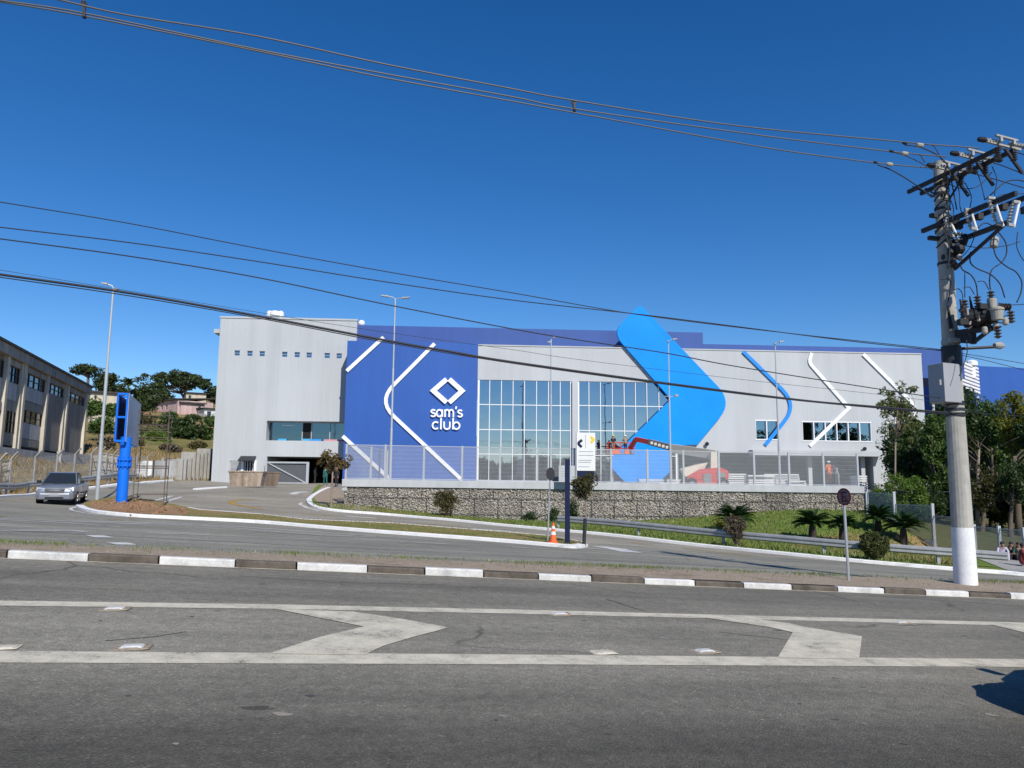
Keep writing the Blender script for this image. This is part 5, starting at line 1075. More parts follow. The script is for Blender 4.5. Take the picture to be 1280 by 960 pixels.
# jumpers
JP = [[(1131,181),(1150,184),(1172,194),(1185,208),(1190,230),(1196,262)], [(1115,190),(1130,194),(1148,202),(1166,212)], [(1097,206),(1113,212),(1131,222),(1150,235),(1165,247)],
 [(1157,180),(1166,182),(1172,190),(1178,202)], [(1140,192),(1150,194),(1156,203)], [(1216,205),(1222,217),(1227,232),(1231,250)], [(1193,222),(1199,240),(1200,258),(1203,268)], [(1231,250),(1240,242),(1256,228),(1270,225),(1282,227)], [(1243,248),(1255,243),(1282,242)],
 [(1243,295),(1242,308),(1246,322),(1258,333),(1270,340),(1277,352),(1276,366),(1271,378)], [(1248,290),(1257,303),(1258,317),(1252,328),(1240,337),(1237,350),(1238,362)], [(1200,328),(1203,337),(1214,344),(1220,355),(1222,370)], [(1213,315),(1213,328),(1222,336),(1238,343),(1250,355),(1256,372)], [(1272,290),(1271,308),(1277,322),(1284,330)],
 [(1176,349),(1186,349),(1189,358),(1186,372),(1184,384)], [(1206,338),(1206,372)], [(1192,363),(1198,361),(1203,368),(1203,384)], [(1204,360),(1212,359),(1218,368)], [(1222,352),(1230,352),(1236,362)], [(1208,425),(1209,440),(1204,458),(1199,470)], [(1248,379),(1265,381),(1284,380)], [(1205,307),(1230,310),(1258,307),(1275,302)], [(1180,214),(1192,214),(1208,207),(1222,201),(1236,192)], [(1175,236),(1186,246),(1192,262),(1190,276)], [(1185,230),(1205,236),(1224,232),(1240,215)], [(1180,292),(1196,300),(1214,293),(1230,279),(1244,284)], [(1186,320),(1200,322),(1212,310),(1218,296)], [(1183,250),(1186,270),(1182,290),(1187,312),(1185,335)], [(1206,228),(1214,245),(1212,262)], [(1240,208),(1246,224),(1243,244)], [(1200,398),(1210,410),(1226,408),(1240,402),(1254,404)], [(1198,388),(1212,394),(1230,390),(1250,396),(1264,392)]]
for l in JP:
    mm = MB(); n = .5+.3*random.random(); l3 = smooth_line([P(x, y, pd-n-.01*i) for i, (x, y) in enumerate(l)], 6); mm.tube(l3, .014 if len(l) > 4 else .010, 6); mm.build('jumper_cable', 'cable_black', pole, smooth=True)
for k in range(9):
    mm = MB(); z = pz(230+k*9.3); th = np.linspace(-.5, 3.6, 14); r = prad(z)+.025; ph = random.uniform(-1, 1); mm.tube([pc(z+.1*math.sin(t*1.3+ph))+r*(math.cos(t)*RH+math.sin(t)*RN) for t in th], .014, 5); mm.build('pole_wiring', 'cable_black', pole, smooth=True)
for y, a in ((508, .1), (514, -.12), (520, .06)):
    mm = MB(); z = pz(y); r = prad(z)+.02; mm.tube([pc(z+a*math.sin(t))+r*(math.cos(t)*RH+math.sin(t)*RN) for t in np.linspace(-.4, 3.5, 14)], .011, 5); mm.build('pole_wiring', 'cable_black', pole, smooth=True)
# clutter of fittings round the switchgear
for k in range(16):
    q = P(random.uniform(1200, 1240), random.uniform(382, 412), pd-random.uniform(.45, .95)); mm = MB(); s = random.uniform(.03, .075)
    if k % 2: mm.box(q[0]-s, q[0]+s*1.4, q[1]-s, q[1]+s, q[2]-s*.8, q[2]+s); mm.build('bracket', 'black_part', pole)
    else: mm.tube([q, q+np.array([random.uniform(-.2, .25), random.uniform(-.1, .1), random.uniform(-.15, .2)])], .022, 6); mm.build('pipe', 'dark_metal' if k % 4 else 'polymer_grey', pole)
for k in range(14):
    q = P(random.uniform(1176, 1200), random.uniform(245, 335), pd-random.uniform(.25, .5)); mm = MB(); s = random.uniform(.025, .06); mm.lathe([(s*.5,-s*1.5),(s,-s),(s,s),(s*.5,s*1.5)], q, 8, (random.uniform(-1,1), .3, random.uniform(-1,1))); mm.build('fitting', ('black_part','polymer_grey','dark_metal')[k % 3], pole)
for x, y in ((1170, 270), (1168, 298)): q = P(x, y, pd-.05); mm = MB(); mm.bar(q-RH*.16, q+RH*.12, .09, .09); mm.build('bracket', 'dark_metal', pole)
# ------------------------------------------------------------------ wires
def wire(name, label, px, n, r, mat, group='overhead cables to the utility pole', ext=3):
    # each pixel is met with the vertical plane of the road line through the pole, n metres nearer
    c = PB+RN*n; pl = Plane(c, c+RH); pts = [pl.at(*q) for q in px]; pts = smooth_line(pts, 8)
    if ext: d = pts[0]-pts[6]; pts = [pts[0]+d/np.linalg.norm(d)*22]+pts
    else: d = pts[-1]-pts[-4]; pts = pts+[pts[-1]+d/np.linalg.norm(d)*22]
    mm = MB(); mm.tube(pts, r, 6); o = mm.build(name, mat, None, loc=pts[len(pts)//2], smooth=True); return tag(o, label, 'cable', group)
wire('power_cable', 'uppermost pale bare conductor of the three at the top', [(75,0),(160,19),(320,45),(480,80),(640,111),(720,126),(920,157),(1130,177.5),(1160,180.5),(1205,183.5),(1224,185.5)], nA1*.97, .0135, 'cable_bare')
wire('power_cable', 'middle pale bare conductor of the three at the top', [(0,0.5),(105,16.5),(320,61.5),(480,92),(640,121),(720,136.5),(960,170.5),(1115,189.5),(1183,196)], nA1*.57, .0135, 'cable_bare')
wire('power_cable', 'lowest pale bare conductor of the three at the top', [(0,2.),(105,20),(320,63.5),(480,97),(640,126.5),(740,145),(960,185),(1095,203.5),(1165,210)], nA1*.2, .0135, 'cable_bare')
for y0, y1, x, nn, lab in ((3, 21, 104.5, .57, 'black cable spacer clamp at the upper left of the bare conductors'), (127, 138, 717, .57, 'black cable spacer clamp at the middle of the bare conductors')):
    pl = Plane(PB+RN*nA1*nn, PB+RN*nA1*nn+RH); a, b = pl.at(x, y0), pl.at(x+1, y1); t = thing('cable_spacer', lab, 'cable spacer', (a+b)/2, 'cable spacers'); mm = MB(); mm.bar(a, b, .05, .04); mm.build('bar', 'black_part', t); mm = MB(); mm.ell(a, .035, 8, 6); mm.ell(b, .035, 8, 6); mm.bar(a+RH*.05, (a+b)/2, .02, .02); mm.bar(a-RH*.05, (a+b)/2, .02, .02); mm.build('clip', 'black_part', t)
for (x, y), (x2, y2), nn, w in (((1131,179),(1150,181.5),.97,'upper'), ((1114,189),(1131,192),.57,'middle'), ((1094,203),(1112,205.5),.2,'lower')):
    pl = Plane(PB+RN*nA1*nn, PB+RN*nA1*nn+RH)
    for k, (a, b) in enumerate(((x, y), (x2, y2))):
        q = pl.at(a, b); mm = MB(); s = .045 if k else .03; mm.lathe([(s*.5,-s*1.8),(s,-s*1.3),(s,s*1.3),(s*.5,s*1.8)], q, 8, RH); tag(mm.build('cable_clamp', 'tank_beige' if k else 'black_part', None, loc=q), '%s clamp on the %s bare conductor just left of the utility pole' % ('pale' if k else 'small dark', w), 'clamp', 'clamps on the bare conductors')
for l, n, lab in (([(1248,185),(1262,188),(1290,196)], nA1*.97, 'bare conductor leaving to the right from the outer switch'), ([(1232,203),(1250,206),(1290,222)], nA1*.57, 'bare conductor leaving to the right from the middle switch'), ([(1212,216),(1240,223),(1290,238)], nA1*.2, 'bare conductor leaving to the right from the inner switch')): wire('power_cable', lab, l, n, .012, 'cable_black', 'conductors leaving to the right', 0)
wire('service_cable', 'highest thin dark cable of the lower bundle', [(0,252.5),(160,279),(320,310),(480,339),(640,366),(800,393.5),(990,417),(1177,437)], .0, .009, 'cable_black')
wire('service_cable', 'second thin dark cable of the lower bundle', [(0,284),(160,303),(320,326.5),(480,352),(640,375),(800,393),(920,408),(1060,426),(1178,438.5)], .12, .010, 'cable_black')
wire('service_cable', 'third dark cable crossing in front of the blue parapet', [(0,298.5),(160,320),(320,346.5),(480,380),(640,411),(720,424.5),(830,441),(920,458),(1090,485),(1185,499)], .2, .011, 'cable_black')
wire('service_cable', 'very thin cable just above the thick cable', [(0,337.5),(160,363.5),(320,390),(480,415),(640,437),(720,449),(920,473.5),(1090,492),(1185,504)], .16, .004, 'cable_black')
wire('telephone_cable', 'thick black cable crossing low in front of the store', [(0,343),(160,366),(320,394.5),(480,425),(560,439),(640,452.5),(840,480),(1000,500),(1090,508),(1186,516)], .24, .022, 'cable_black')
wire('telephone_cable', 'black cable lashed just below the thick low cable', [(0,346.5),(160,369.5),(320,397),(480,427.5),(640,454),(840,481.5),(1000,501),(1186,518)], .26, .010, 'cable_black')
for l, lab in (([(1196,441),(1230,446),(1290,456)], 'thin cable running right below the street lamp arm'), ([(1196,443),(1230,450),(1290,465)], 'lower thin cable running right towards the blue wall'), ([(1197,512),(1230,517),(1290,521)], 'thin cable running right in front of the trees')): wire('service_cable', lab, l, .15, .007, 'cable_black', 'cables leaving to the right', 0)
# ------------------------------------------------------------------ lamp columns
def lamp(px, base, ytop, xtop, heads, label, r=.085, D=None):
    b = V3(base); tp = P(xtop, ytop, b[1]); t = thing('lamp_column', label, 'street lamp', b, 'tall lamp columns'); h = tp[2]-b[2]
    mm = MB(); mm.tube([b-np.array([0,0,.1]), b+np.array([0,0,h*.3]), b+np.array([0,0,h*.302]), b+np.array([0,0,h*.62]), b+np.array([0,0,h*.622]), b+np.array([0,0,h])], [r*1.25, r*1.2, r, r*.95, r*.72, r*.62], 10); mm.build('column', 'lamp_pole', t)
    T0 = b+np.array([0,0,h])
    for dx, up in heads:
        mm = MB(); e = T0+np.array([dx*.45, -.12, up]); mm.tube([T0-np.array([0,0,.1]), T0+np.array([dx*.12, -.02, up*.6]), e], .035, 6); a = mm.build('arm', 'lamp_pole', t)
        mm = MB(); g = T0+np.array([dx*1.0, -.15, up+.06]); mm.hexa([e+np.array([0,-.14,-.05]), g+np.array([0,-.14,-.04]), g+np.array([0,.14,-.04]), e+np.array([0,.14,-.05]), e+np.array([0,-.09,.08]), g+np.array([0,-.1,.04]), g+np.array([0,.1,.04]), e+np.array([0,.09,.08])]); hd = mm.build('lamp_head', 'polymer_grey', t, bevel=.02)
        mm = MB(); c = e*.4+g*.6; mm.box(min(e[0],g[0])+.2, max(e[0],g[0])-.1, c[1]-.1, c[1]+.1, c[2]-.055, c[2]-.045); mm.build('lamp_lens', 'lamp_lens', hd)
    return t
gb = G(121, 625, .1)
lamp(121, gb, 359, 140.8, [(-.55, .12), (.35, -.2)], 'tall lamp column beside the blue billboard post')
for px, D, yt, xt, hd, lab in ((487.5, 53, 373, 492, [(-1.0, .1), (1.05, -.02)], 'twin headed lamp column in front of the blue sign wall'), (688.5, 61, 424, 689.5, [(.35, .1), (-.3, -.3)], 'lamp column in front of the left glass bay'), (838.5, 62, 426, 836, [(.7, .08), (-.15, -.1)], 'lamp column in front of the giant chevron'), (975, 63, 429, 968, [(.7, .08), (-.15, -.1)], 'lamp column in front of the thin blue stripe')):
    b = P(px, 600, D); b[2] = YB; lamp(px, b, yt, xt, hd, lab, .075)
q = P(838, 495.5, 62)
mm = MB(); mm.bar(q-np.array([.5,0,0]), q+np.array([.5,0,0]), .05, .05); mm.box(q[0]+.35, q[0]+.6, q[1]-.2, q[1]+.02, q[2]-.02, q[2]+.16); tag(mm.build('floodlight', 'polymer_grey', None, loc=q), 'small floodlight on a bracket halfway up the lamp column by the chevron', 'floodlight')
# ------------------------------------------------------------------ signs, billboard, cone, posts
# round road sign on the median
sb = np.array([7.05, 0, 0]); sb[1] = kd(7.05)+1.55; d = sb[1]; sb = P(1060.5, 718, 16.2); sb[1] = 16.2; sb[2] = float(zplane(sb[0], sb[1]))+.12
sg = thing('road_sign', 'faded round no parking sign on a thin grey pole on the median', 'road sign', sb)
c = P(1055.2, 621, sb[1]-.05); mm = MB(); mm.tube([sb-np.array([0,0,.1]), np.array([c[0]+.01, sb[1], c[2]+.12])], .028, 10); mm.build('pole', 'galvanised', sg)
r = PX(10.6, sb[1]); FN = np.array([-c[0]*.3, -1, 0]); FN /= np.linalg.norm(FN); FX = np.array([-FN[1], FN[0], 0]); FX = FX if FX[0] > 0 else -FX
def disc(mm, c, r0, r1, n0, n1, seg=32):
    vs = []
    for k in range(seg):
        t = 2*math.pi*k/seg; u = FX*math.cos(t)+np.array([0,0,1])*math.sin(t); vs += [c+u*r0+FN*n0, c+u*r1+FN*n0, c+u*r1+FN*n1, c+u*r0+FN*n1]
    fs = []
    for k in range(seg):
        a = 4*k; b = 4*((k+1) % seg); fs += [(a+i, a+(i+1) % 4, b+(i+1) % 4, b+i) for i in range(4)]
    mm.add(vs, fs)
mm = MB(); disc(mm, c, 0.001, r, 0, .006); mm.build('sign_plate', 'sign_face', sg); mm = MB(); disc(mm, c, r*.8, r*1.005, .0065, .010); mm.build('sign_ring', 'sign_red', sg)
def sbar(x0, z0, x1, z1, w, n): mm.bar(c+FX*x0*r+np.array([0,0,z0*r])+FN*n, c+FX*x1*r+np.array([0,0,z1*r])+FN*n, w*r, .004, up=FX if abs(x1-x0) < .01 else (0,0,1)) 
mm = MB()
for p, q in (((-.25,-.5),(-.25,.5)), ((-.25,.5),(.3,.5)), ((-.25,0),(.2,0)), ((-.25,-.5),(.3,-.5))):
    a = np.array(p)*r; b = np.array(q)*r; dd = (b-a)/np.linalg.norm(b-a); e = np.array([-dd[1], dd[0]])*.085*r; a = a-dd*.08*r; b = b+dd*.08*r
    mm.prism([c+FX*z[0]+np.array([0,0,z[1]])+FN*.0065 for z in (a-e, b-e, b+e, a+e)], FN*.002)
mm.build('sign_symbol', 'black_part', sg)
mm = MB(); a = np.array([-.57,.57])*r; b = -a; e = np.array([.07,.07])*r; mm.prism([c+FX*z[0]+np.array([0,0,z[1]])+FN*.009 for z in (a-e, b-e, b+e, a+e)], FN*.002); mm.build('sign_slash', 'sign_red', sg)
# sign seen from behind on the island
sb = G(684.5, 675.5, .12); D = sb[1]; t = thing('road_sign', 'dark back of an octagonal road sign on a thin pole beside the traffic cone', 'road sign', sb); c2 = P(688, 592.5, D)
mm = MB(); mm.tube([sb-np.array([0,0,.1]), c2+np.array([0,.03,.2])], .03, 8); mm.build('pole', 'galvanised', t)
mm = MB(); rr = PX(8.6, D); q = [c2+np.array([rr*.62*math.cos(R(22.5+45*k)), 0, rr*math.sin(R(22.5+45*k))]) for k in range(8)]; mm.prism(q, (0, -.01, 0)); mm.build('sign_plate', 'dark_metal', t)
# white directory sign in front of the fence and a second white board
tp = Plane(P(719,560,48.55), P(744,560,48.7)); b = tp.at(731, 606); t = thing('totem_sign', 'tall white sign board with a dark and a yellow arrow mark above the stone wall', 'sign', b)
x0, x1 = float(tp.hit(720.3, 560)[0]), float(tp.hit(743.8, 560)[0]); zz0, zz1 = fz(732, 588.5, tp), fz(732, 541, tp)
mm = MB(); tp.rect(mm, x0, x1, zz0, zz1, -.09, .09); mm.build('board', 'white_sheet', t, bevel=.01); mm = MB(); tp.rect(mm, x0+.06, x1-.06, capz(wa0+12)+.40, zz0-.004, -.06, .06); mm.build('plinth', 'navy', t)
mm = MB(); tp.stroke(mm, fillet(tp.pts([(727.2,550),(721.8,554.3),(726.8,559)]), .12), .17, .092, .1); mm.build('arrow_mark', 'navy', t)
mm = MB(); tp.stroke(mm, tp.pts([(737.8,546),(741.6,549.6),(738.2,553.5)]), .16, .092, .1); mm.build('arrow_mark', 'yellow', t)
mm = MB(); a = float(tp.hit(731.6, 550)[0]); tp.rect(mm, a-.016, a+.016, fz(731, 560.5, tp), fz(731, 543.5, tp), .092, .097)
for y, u0, u1 in ((564.5, .12, .88), (569.3, .12, .9), (575.5, .08, .8), (578, .08, .75), (583.5, .08, .7)): z = fz(732, y, tp); tp.rect(mm, x0+(x1-x0)*u0, x0+(x1-x0)*u1, z-.022, z+.022, .092, .096)
mm.build('small_print', 'text_grey', t)
b = tp.at(708, 606); t = thing('notice_board', 'low white notice board behind the navy post on the stone wall', 'sign', b); mm = MB(); x0, x1 = float(tp.hit(698, 590)[0]), float(tp.hit(718, 590)[0]); tp.rect(mm, x0, x1, fz(708, 602, tp), fz(708, 582, tp), .05, .15); mm.build('board', 'cap_grey', t)
mm = MB()
for y in (586, 589, 592, 595): z = fz(708, y, tp); tp.rect(mm, x0+.1, x1-.25, z-.018, z+.018, .152, .156)
mm.build('small_print', 'text_grey', t)
# navy post
nb = G(709.2, 679, .12); D = nb[1]; tpz = P(709.5, 573.5, D)[2]; w = PX(3.0, D); mm = MB(); mm.box(nb[0]-w, nb[0]+w, nb[1]-w, nb[1]+w, nb[2]-.1, tpz); pst = thing('sign_post', 'tall square navy post standing on the tip of the island', 'post', nb); mm.build('post', 'navy', pst, bevel=.015)
mm = MB(); mm.box(nb[0]-w*1.7, nb[0]+w*1.7, nb[1]-w*1.7, nb[1]+w*1.7, nb[2]-.02, nb[2]+.025); mm.build('base_plate', 'dark_metal', pst)
# traffic cone
cb = G(691.5, 678.5, .12); D = cb[1]; hc = PX(24, D); t = thing('traffic_cone', 'orange traffic cone with white bands beside the navy post', 'traffic cone', cb)
mm = MB(); s = hc*.25; mm.box(cb[0]-s, cb[0]+s, cb[1]-s, cb[1]+s, cb[2], cb[2]+.04); mm.build('base', 'orange', t, bevel=.01)
rc_ = lambda u: hc*(.19-.145*u)
mm = MB(); mm.lathe([(rc_(0), .03), (rc_(1), hc), (rc_(1)*.6, hc+.002)], cb, 18); mm.build('cone_body', 'orange', t, smooth=False)
for u0, u1 in ((.38,.55), (.70,.84)): mm = MB(); mm.lathe([(rc_(u0)+.004, .03+(hc-.03)*u0), (rc_(u1)+.004, .03+(hc-.03)*u1)], cb, 18); mm.build('reflective_band', 'white_sheet', t)
# billboard on a blue column
bb = G(151.5, 632, .12); D = bb[1]; t = thing('billboard', 'narrow blue billboard frame with grey panel sides on a bright blue steel column', 'billboard', bb)
zt_ = P(155, 554, D)[2]; zf = P(155, 578, D)[2]; rad = PX(6.4, D)
mm = MB(); mm.tube([bb-np.array([0,0,.2]), (bb[0], bb[1], zt_+.3)], rad, 24); mm.build('column', 'sign_blue', t, smooth=False)
mm = MB()
for dz in (-.16, .12): mm.lathe([(rad*1.02, -.03), (rad*1.32, -.03), (rad*1.32, .03), (rad*1.02, .03)], (bb[0], bb[1], zf+dz), 24)
for k in range(10): a = 2*math.pi*k/10; mm.bar((bb[0]+rad*1.15*math.cos(a), bb[1]+rad*1.15*math.sin(a), zf-.28), (bb[0]+rad*1.15*math.cos(a), bb[1]+rad*1.15*math.sin(a), zf+.26), .05, .05)
mm.build('flange', 'sign_blue', t)
f0 = P(144.8, 520, D-.6)[:2]; f1 = P(158.8, 520, D-.55)[:2]; ez1 = P(153, 491, D-.6)[2]; ez0 = P(149, 552, D-.6)[2]; ln = P(174.4, 530, D+5.2)[:2]-f1
u = (f1-f0); wv_ = np.linalg.norm(u); u /= wv_; L = np.linalg.norm(ln); v = ln/L
def bx(mm, u0, u1, v0, v1, z0, z1): mm.hexa([(*(f0+u*a+v*b), z) for z in (z0, z1) for a, b in ((u0, v0), (u1, v0), (u1, v1), (u0, v1))])
mm = MB(); fw = .075
for vv in (0, L-.1):
    bx(mm, 0, fw, vv, vv+.1, ez0, ez1); bx(mm, wv_-fw, wv_, vv, vv+.1, ez0, ez1)
    for z in (ez0, (ez0+ez1)/2-.04, ez1-.09): bx(mm, fw, wv_-fw, vv+.004, vv+.09, z, z+.09)
for k in range(1, 4): bx(mm, fw, wv_-fw, L*k/4, L*k/4+.08, ez0, ez0+.08); bx(mm, fw, wv_-fw, L*k/4, L*k/4+.08, ez1-.08, ez1)
for uu in (0, wv_-fw):
    for z in (ez0, ez1-.09): bx(mm, uu+.003, uu+fw-.003, .05, L-.05, z+.003, z+.085)
mm.build('frame', 'sign_blue', t)
mm = MB(); bx(mm, -.03, -.003, .1, L-.1, ez0, ez1); bx(mm, .08, .1, .11, L-.11, ez0+.1, ez1-.1); mm.build('inner_panel', 'navy_inner', t)
mm = MB(); bx(mm, wv_+.003, wv_+.03, .1, L-.1, ez0, ez1); mm.build('side_panel', 'sign_panel', t)
# scaffold tower beside it
s0 = f1+u*.42+v*1.2; sc = thing('scaffold', 'rusty tube scaffold standing beside the blue billboard', 'scaffold', (*s0, float(zg(*s0))+.1))
gz = float(zg(*s0))+.05; zs = [gz+x for x in (.5, 1.3, 2.5, 3.9, 5.0)]
ztop_ = P(172, 511, s0[1])[2]
pts_ = [s0, s0+v*2.2, s0+u*1.45+v*.0, s0+u*1.45+v*2.2]
mm = MB()
for p in pts_[:2]: mm.tube([(*p, float(zg(*p))), (*p, ztop_)], .021, 6)
for p in pts_[2:]: mm.tube([(*p, float(zg(*p))), (*p, ztop_-.1)], .021, 6)
mm.build('standard', 'rust_steel', sc)
for k, z in enumerate([gz+.6, gz+1.9, gz+2.0, gz+3.4, ztop_-1., ztop_-.15, ztop_-.8]):
    mm = MB()
    for a, b in ((0,1), (2,3), (0,2), (1,3)): mm.tube([(*pts_[a], z), (*pts_[b], z)], .016, 6)
    mm.build('ledger', 'rust_steel', sc)
mm = MB(); q0, q1 = pts_[0], pts_[2]
for k in range(3): o = v*(.3+.3*k); mm.bar((*(q0+o), ztop_-.74), (*(q1+o), ztop_-.74), .3, .035)
mm.build('deck_board', 'wood_dark', sc)
# dirt heap on the island round the column
hp_ = gl([(108,633.5),(122,638.5),(170,643.),(220,645.3),(243,643.5),(228,637.5),(200,632),(165,625.5),(132,624.5),(114,629)], .1); hp_ = np.array(hp_); cc = hp_.mean(0); mm = MB(); nr, ns = 14, 56; vs = []
def noise2(x, y): return math.sin(x*2.1+1.3)*math.cos(y*1.7)+.5*math.sin(x*5.3+y*3.1)+.35*math.sin(x*11.2-y*7.7)
ang = [math.atan2(p[1]-cc[1], p[0]-cc[0]) for p in hp_]
for i in range(nr+1):
    for k in range(ns):
        a = k/ns*len(hp_); j = int(a); e = hp_[j]*(1-a+j)+hp_[(j+1) % len(hp_)]*(a-j); p = cc+(e-cc)*(1-i/nr); hgt = .12-.03+.32*(1-(1-i/nr)**2.2)*(.55+.35*noise2(*p)); vs.append((p[0], p[1], float(zg(*p))+max(.05, hgt)))
mm.add(vs, [(i*ns+k, i*ns+(k+1) % ns, (i+1)*ns+(k+1) % ns, (i+1)*ns+k) for i in range(nr) for k in range(ns)])
o = mm.build('dirt_heap', 'dirt', None, loc=(*cc, float(zg(*cc)))); tag(o, 'reddish heap of dug earth round the foot of the blue billboard column', 'dirt heap')
cl = MB()
for k in range(420):
    j = rng.integers(len(vs)); p = np.array(vs[j])+np.array([rng.normal(0,.2), rng.normal(0,.2), .0]); s = rng.uniform(.02, .09); q = iv*rng.uniform(.6, 1.2, (len(iv), 1))*s+p; cl.add(q, ifc)
cl.build('clods', 'dirt', o)['kind'] = 'stuff'
# white hut, hoarding, pilaster wall
hb = P(172, 606, 70); t = thing('site_hut', 'small white hut beside the grey hoarding at the far left of the driveway', 'hut', hb); HP = Plane(P(167,590,70), P(190,590,70.8)); z0 = float(zg(*hb[:2]))-.2; z1 = fz(178, 576, HP); mm = MB(); a0, a1 = float(HP.hit(168,590)[0]), float(HP.hit(189.5,590)[0])
pr = fillet([(a0, z0), (a1, z0), (a1, z1), (a0+.6, z1), (a0, z1-.9)], [0,0,.1,.3,.3], 4, True); HP.plate(mm, pr, -2.2, 0); mm.build('wall', 'white_sheet', t); mm = MB(); HP.rect(mm, (a0+a1)/2-.02, (a0+a1)/2+.1, (z0+z1)/2+.3, (z0+z1)/2+.42, .003, .05); mm.build('handle', 'dark_metal', t)
t = thing('hoarding', 'grey sheet hoarding between the white hut and the concrete fins', 'hoarding', P(210, 605, 72)); HP = Plane(P(190,590,71), P(232,590,75)); mm = MB(); a0, a1 = float(HP.hit(190.2,590)[0]), float(HP.hit(232,590)[0]); n = 30
for i in range(n): b0 = a0+(a1-a0)*i/n; HP.rect(mm, b0, b0+(a1-a0)/n, fz(211, 605.5, HP)-.3, fz(211, 576.2, HP), -.05, .04*(i % 2)+.02)
mm.build('sheet', 'panel_light', t); mm = MB()
for x in (190.5, 206, 221, 231.5): a = float(HP.hit(x, 590)[0]); HP.rect(mm, a-.05, a+.05, fz(211, 605.5, HP)-.3, fz(211, 575.5, HP), .062, .14)
mm.build('frame', 'dark_metal', t)
HP = Plane(P(225,585,74), P(268,585,86)); t = thing('pilaster_wall', 'row of tall concrete fins stepping up beside the store tower', 'wall', HP.at(248, 603)); mm = MB(); HP.rect(mm, float(HP.hit(219,590)[0]), float(HP.hit(268,590)[0]), 0, fz(245, 575, HP), -1.3, -1.1); mm.build('wall', 'concrete_old', t)
for i, (x, yt) in enumerate(((224,574.5),(229,574),(235,573),(240,565),(245,567.5),(250,567),(254.5,566),(258.5,560.5),(262.5,562),(266,561))):
    a = float(HP.hit(x, 585)[0]); m1 = MB(); HP.rect(m1, a-.15, a+.15, .2, fz(x, yt, HP), -1.09, .35); m1.build('fin', 'concrete', t)
# skips
def skip(px, py, D, label, mat, rz):
    b = P(px, py, D); b[2] = float(zg(b[0], b[1]))+.03; t = thing('rubbish_skip', label, 'skip', b, 'rubbish skips by the garage', rz); w, d2, h = 1.28, .8, 1.15
    mm = MB(); mm.hexa([(-w*.86,-d2*.9,.08),(w*.86,-d2*.9,.08),(w*.86,d2*.9,.08),(-w*.86,d2*.9,.08),(-w,-d2,h),(w,-d2,h),(w,d2,h),(-w,d2,h)]); local('body', mm, mat, t)
    mm = MB()
    for s in (-1, 1): mm.box(-w-.05, w+.05, s*d2-.05*(1 if s < 0 else 1), s*d2+.05, h+.002, h+.09); 
    for s in (-1, 1): mm.box(s*w-.05, s*w+.05, -d2+.052, d2-.052, h+.003, h+.085)
    local('rim', mm, mat, t); mm = MB()
    for x in (-.75, -.25, .25, .75):
        for s in (-1, 1): mm.bar((x, s*d2*.93, .1), (x, s*(d2+.03), h), .07, .06, up=(0,1,0))
    local('rib', mm, mat, t); mm = MB(); mm.box(-w*.9, w*.9, -d2*.85, d2*.85, h+.004, h+.02); local('rubble', mm, 'dirt', t); return t
skip(309, 609, 60, 'faded pinkish beige rubbish skip in front of the barred window', 'skip_beige', R(8)); skip(327, 606.5, 63.5, 'darker rusty rubbish skip just behind the beige one', 'skip_rust', R(30))
# ------------------------------------------------------------------ boom lift, boards, pallets
BD = 62; bz = YB; tb = P(880, 604, BD); tb[2] = bz; t = thing('boom_lift', 'red and cream boom lift with its basket raised towards the giant chevron', 'boom lift', tb)
mm = MB()
def bpt(px, py, D): return P(px, py, D)
wz_ = bz+.45
mm.box(tb[0]-1.6, tb[0]+1.6, tb[1]-1., tb[1]+1., bz+.35, bz+.75); mm.build('chassis', 'machine_red', t)
for sx_ in (-1.25, 1.25):
    for sy in (-1.05, 1.05):
        mm = MB(); mm.lathe([(.2,-.18),(.43,-.18),(.46,-.1),(.46,.1),(.43,.18),(.2,.18)], (tb[0]+sx_, tb[1]+sy, bz+.46), 18, (0,1,0)); wl = mm.build('wheel', 'black_rubber', t); mm = MB(); mm.lathe([(.05,-.2),(.2,-.19),(.2,.19),(.05,.2)], (tb[0]+sx_, tb[1]+sy, bz+.46), 14, (0,1,0)); mm.build('rim', 'machine_grey', wl)
mm = MB(); q = fillet([(-1.55,.78),(1.75,.78),(1.75,1.5),(1.1,1.75),(-.4,1.6),(-1.5,1.0)], .25, 5, True); mm.prism([(tb[0]+a, tb[1]-.95, bz+z) for a, z in q], (0, 1.9, 0)); mm.build('turntable', 'machine_red', t)
mm = MB(); mm.box(tb[0]-.3, tb[0]+.35, tb[1]-1.02, tb[1]-.952, bz+.5, bz+1.25); mm.box(tb[0]+.8, tb[0]+1.5, tb[1]-1.0, tb[1]-.953, bz+.95, bz+1.35); mm.build('hatch', 'machine_grey', t)
mm = MB(); q = [bpt(851,586,BD-.4), bpt(857,596,BD-.4), bpt(880,587,BD), bpt(885,578,BD), bpt(872,580,BD-.2)]; mm.prism(q, (0,.7,0)); mm.build('counterweight_arm', 'machine_cream', t)
top_ = bpt(892, 565, BD+.5); mm = MB(); mm.bar(bpt(892,588,BD+.4), top_, .55, .45, up=(0,1,0)); mm.build('riser', 'machine_cream', t)
mid = bpt(840, 560.5, BD+4.5); nose = bpt(812, 552.5, BD+7); tip = bpt(795, 549, BD+8.6)
mm = MB(); mm.bar(top_+np.array([.3,0,-.25]), mid, .55, .75); mm.build('lower_boom', 'machine_cream', t)
mm = MB(); mm.bar(mid+(top_-mid)*.1, nose, .42, .52); mm.build('mid_boom', 'machine_grey', t)
mm = MB(); mm.bar(nose+(mid-nose)*.12, tip, .32, .42); mm.build('upper_boom', 'machine_red', t)
jib = bpt(787.5, 561, BD+9.6); mm = MB(); mm.bar(tip, jib, .3, .34); mm.build('jib', 'machine_red', t)
mm = MB()
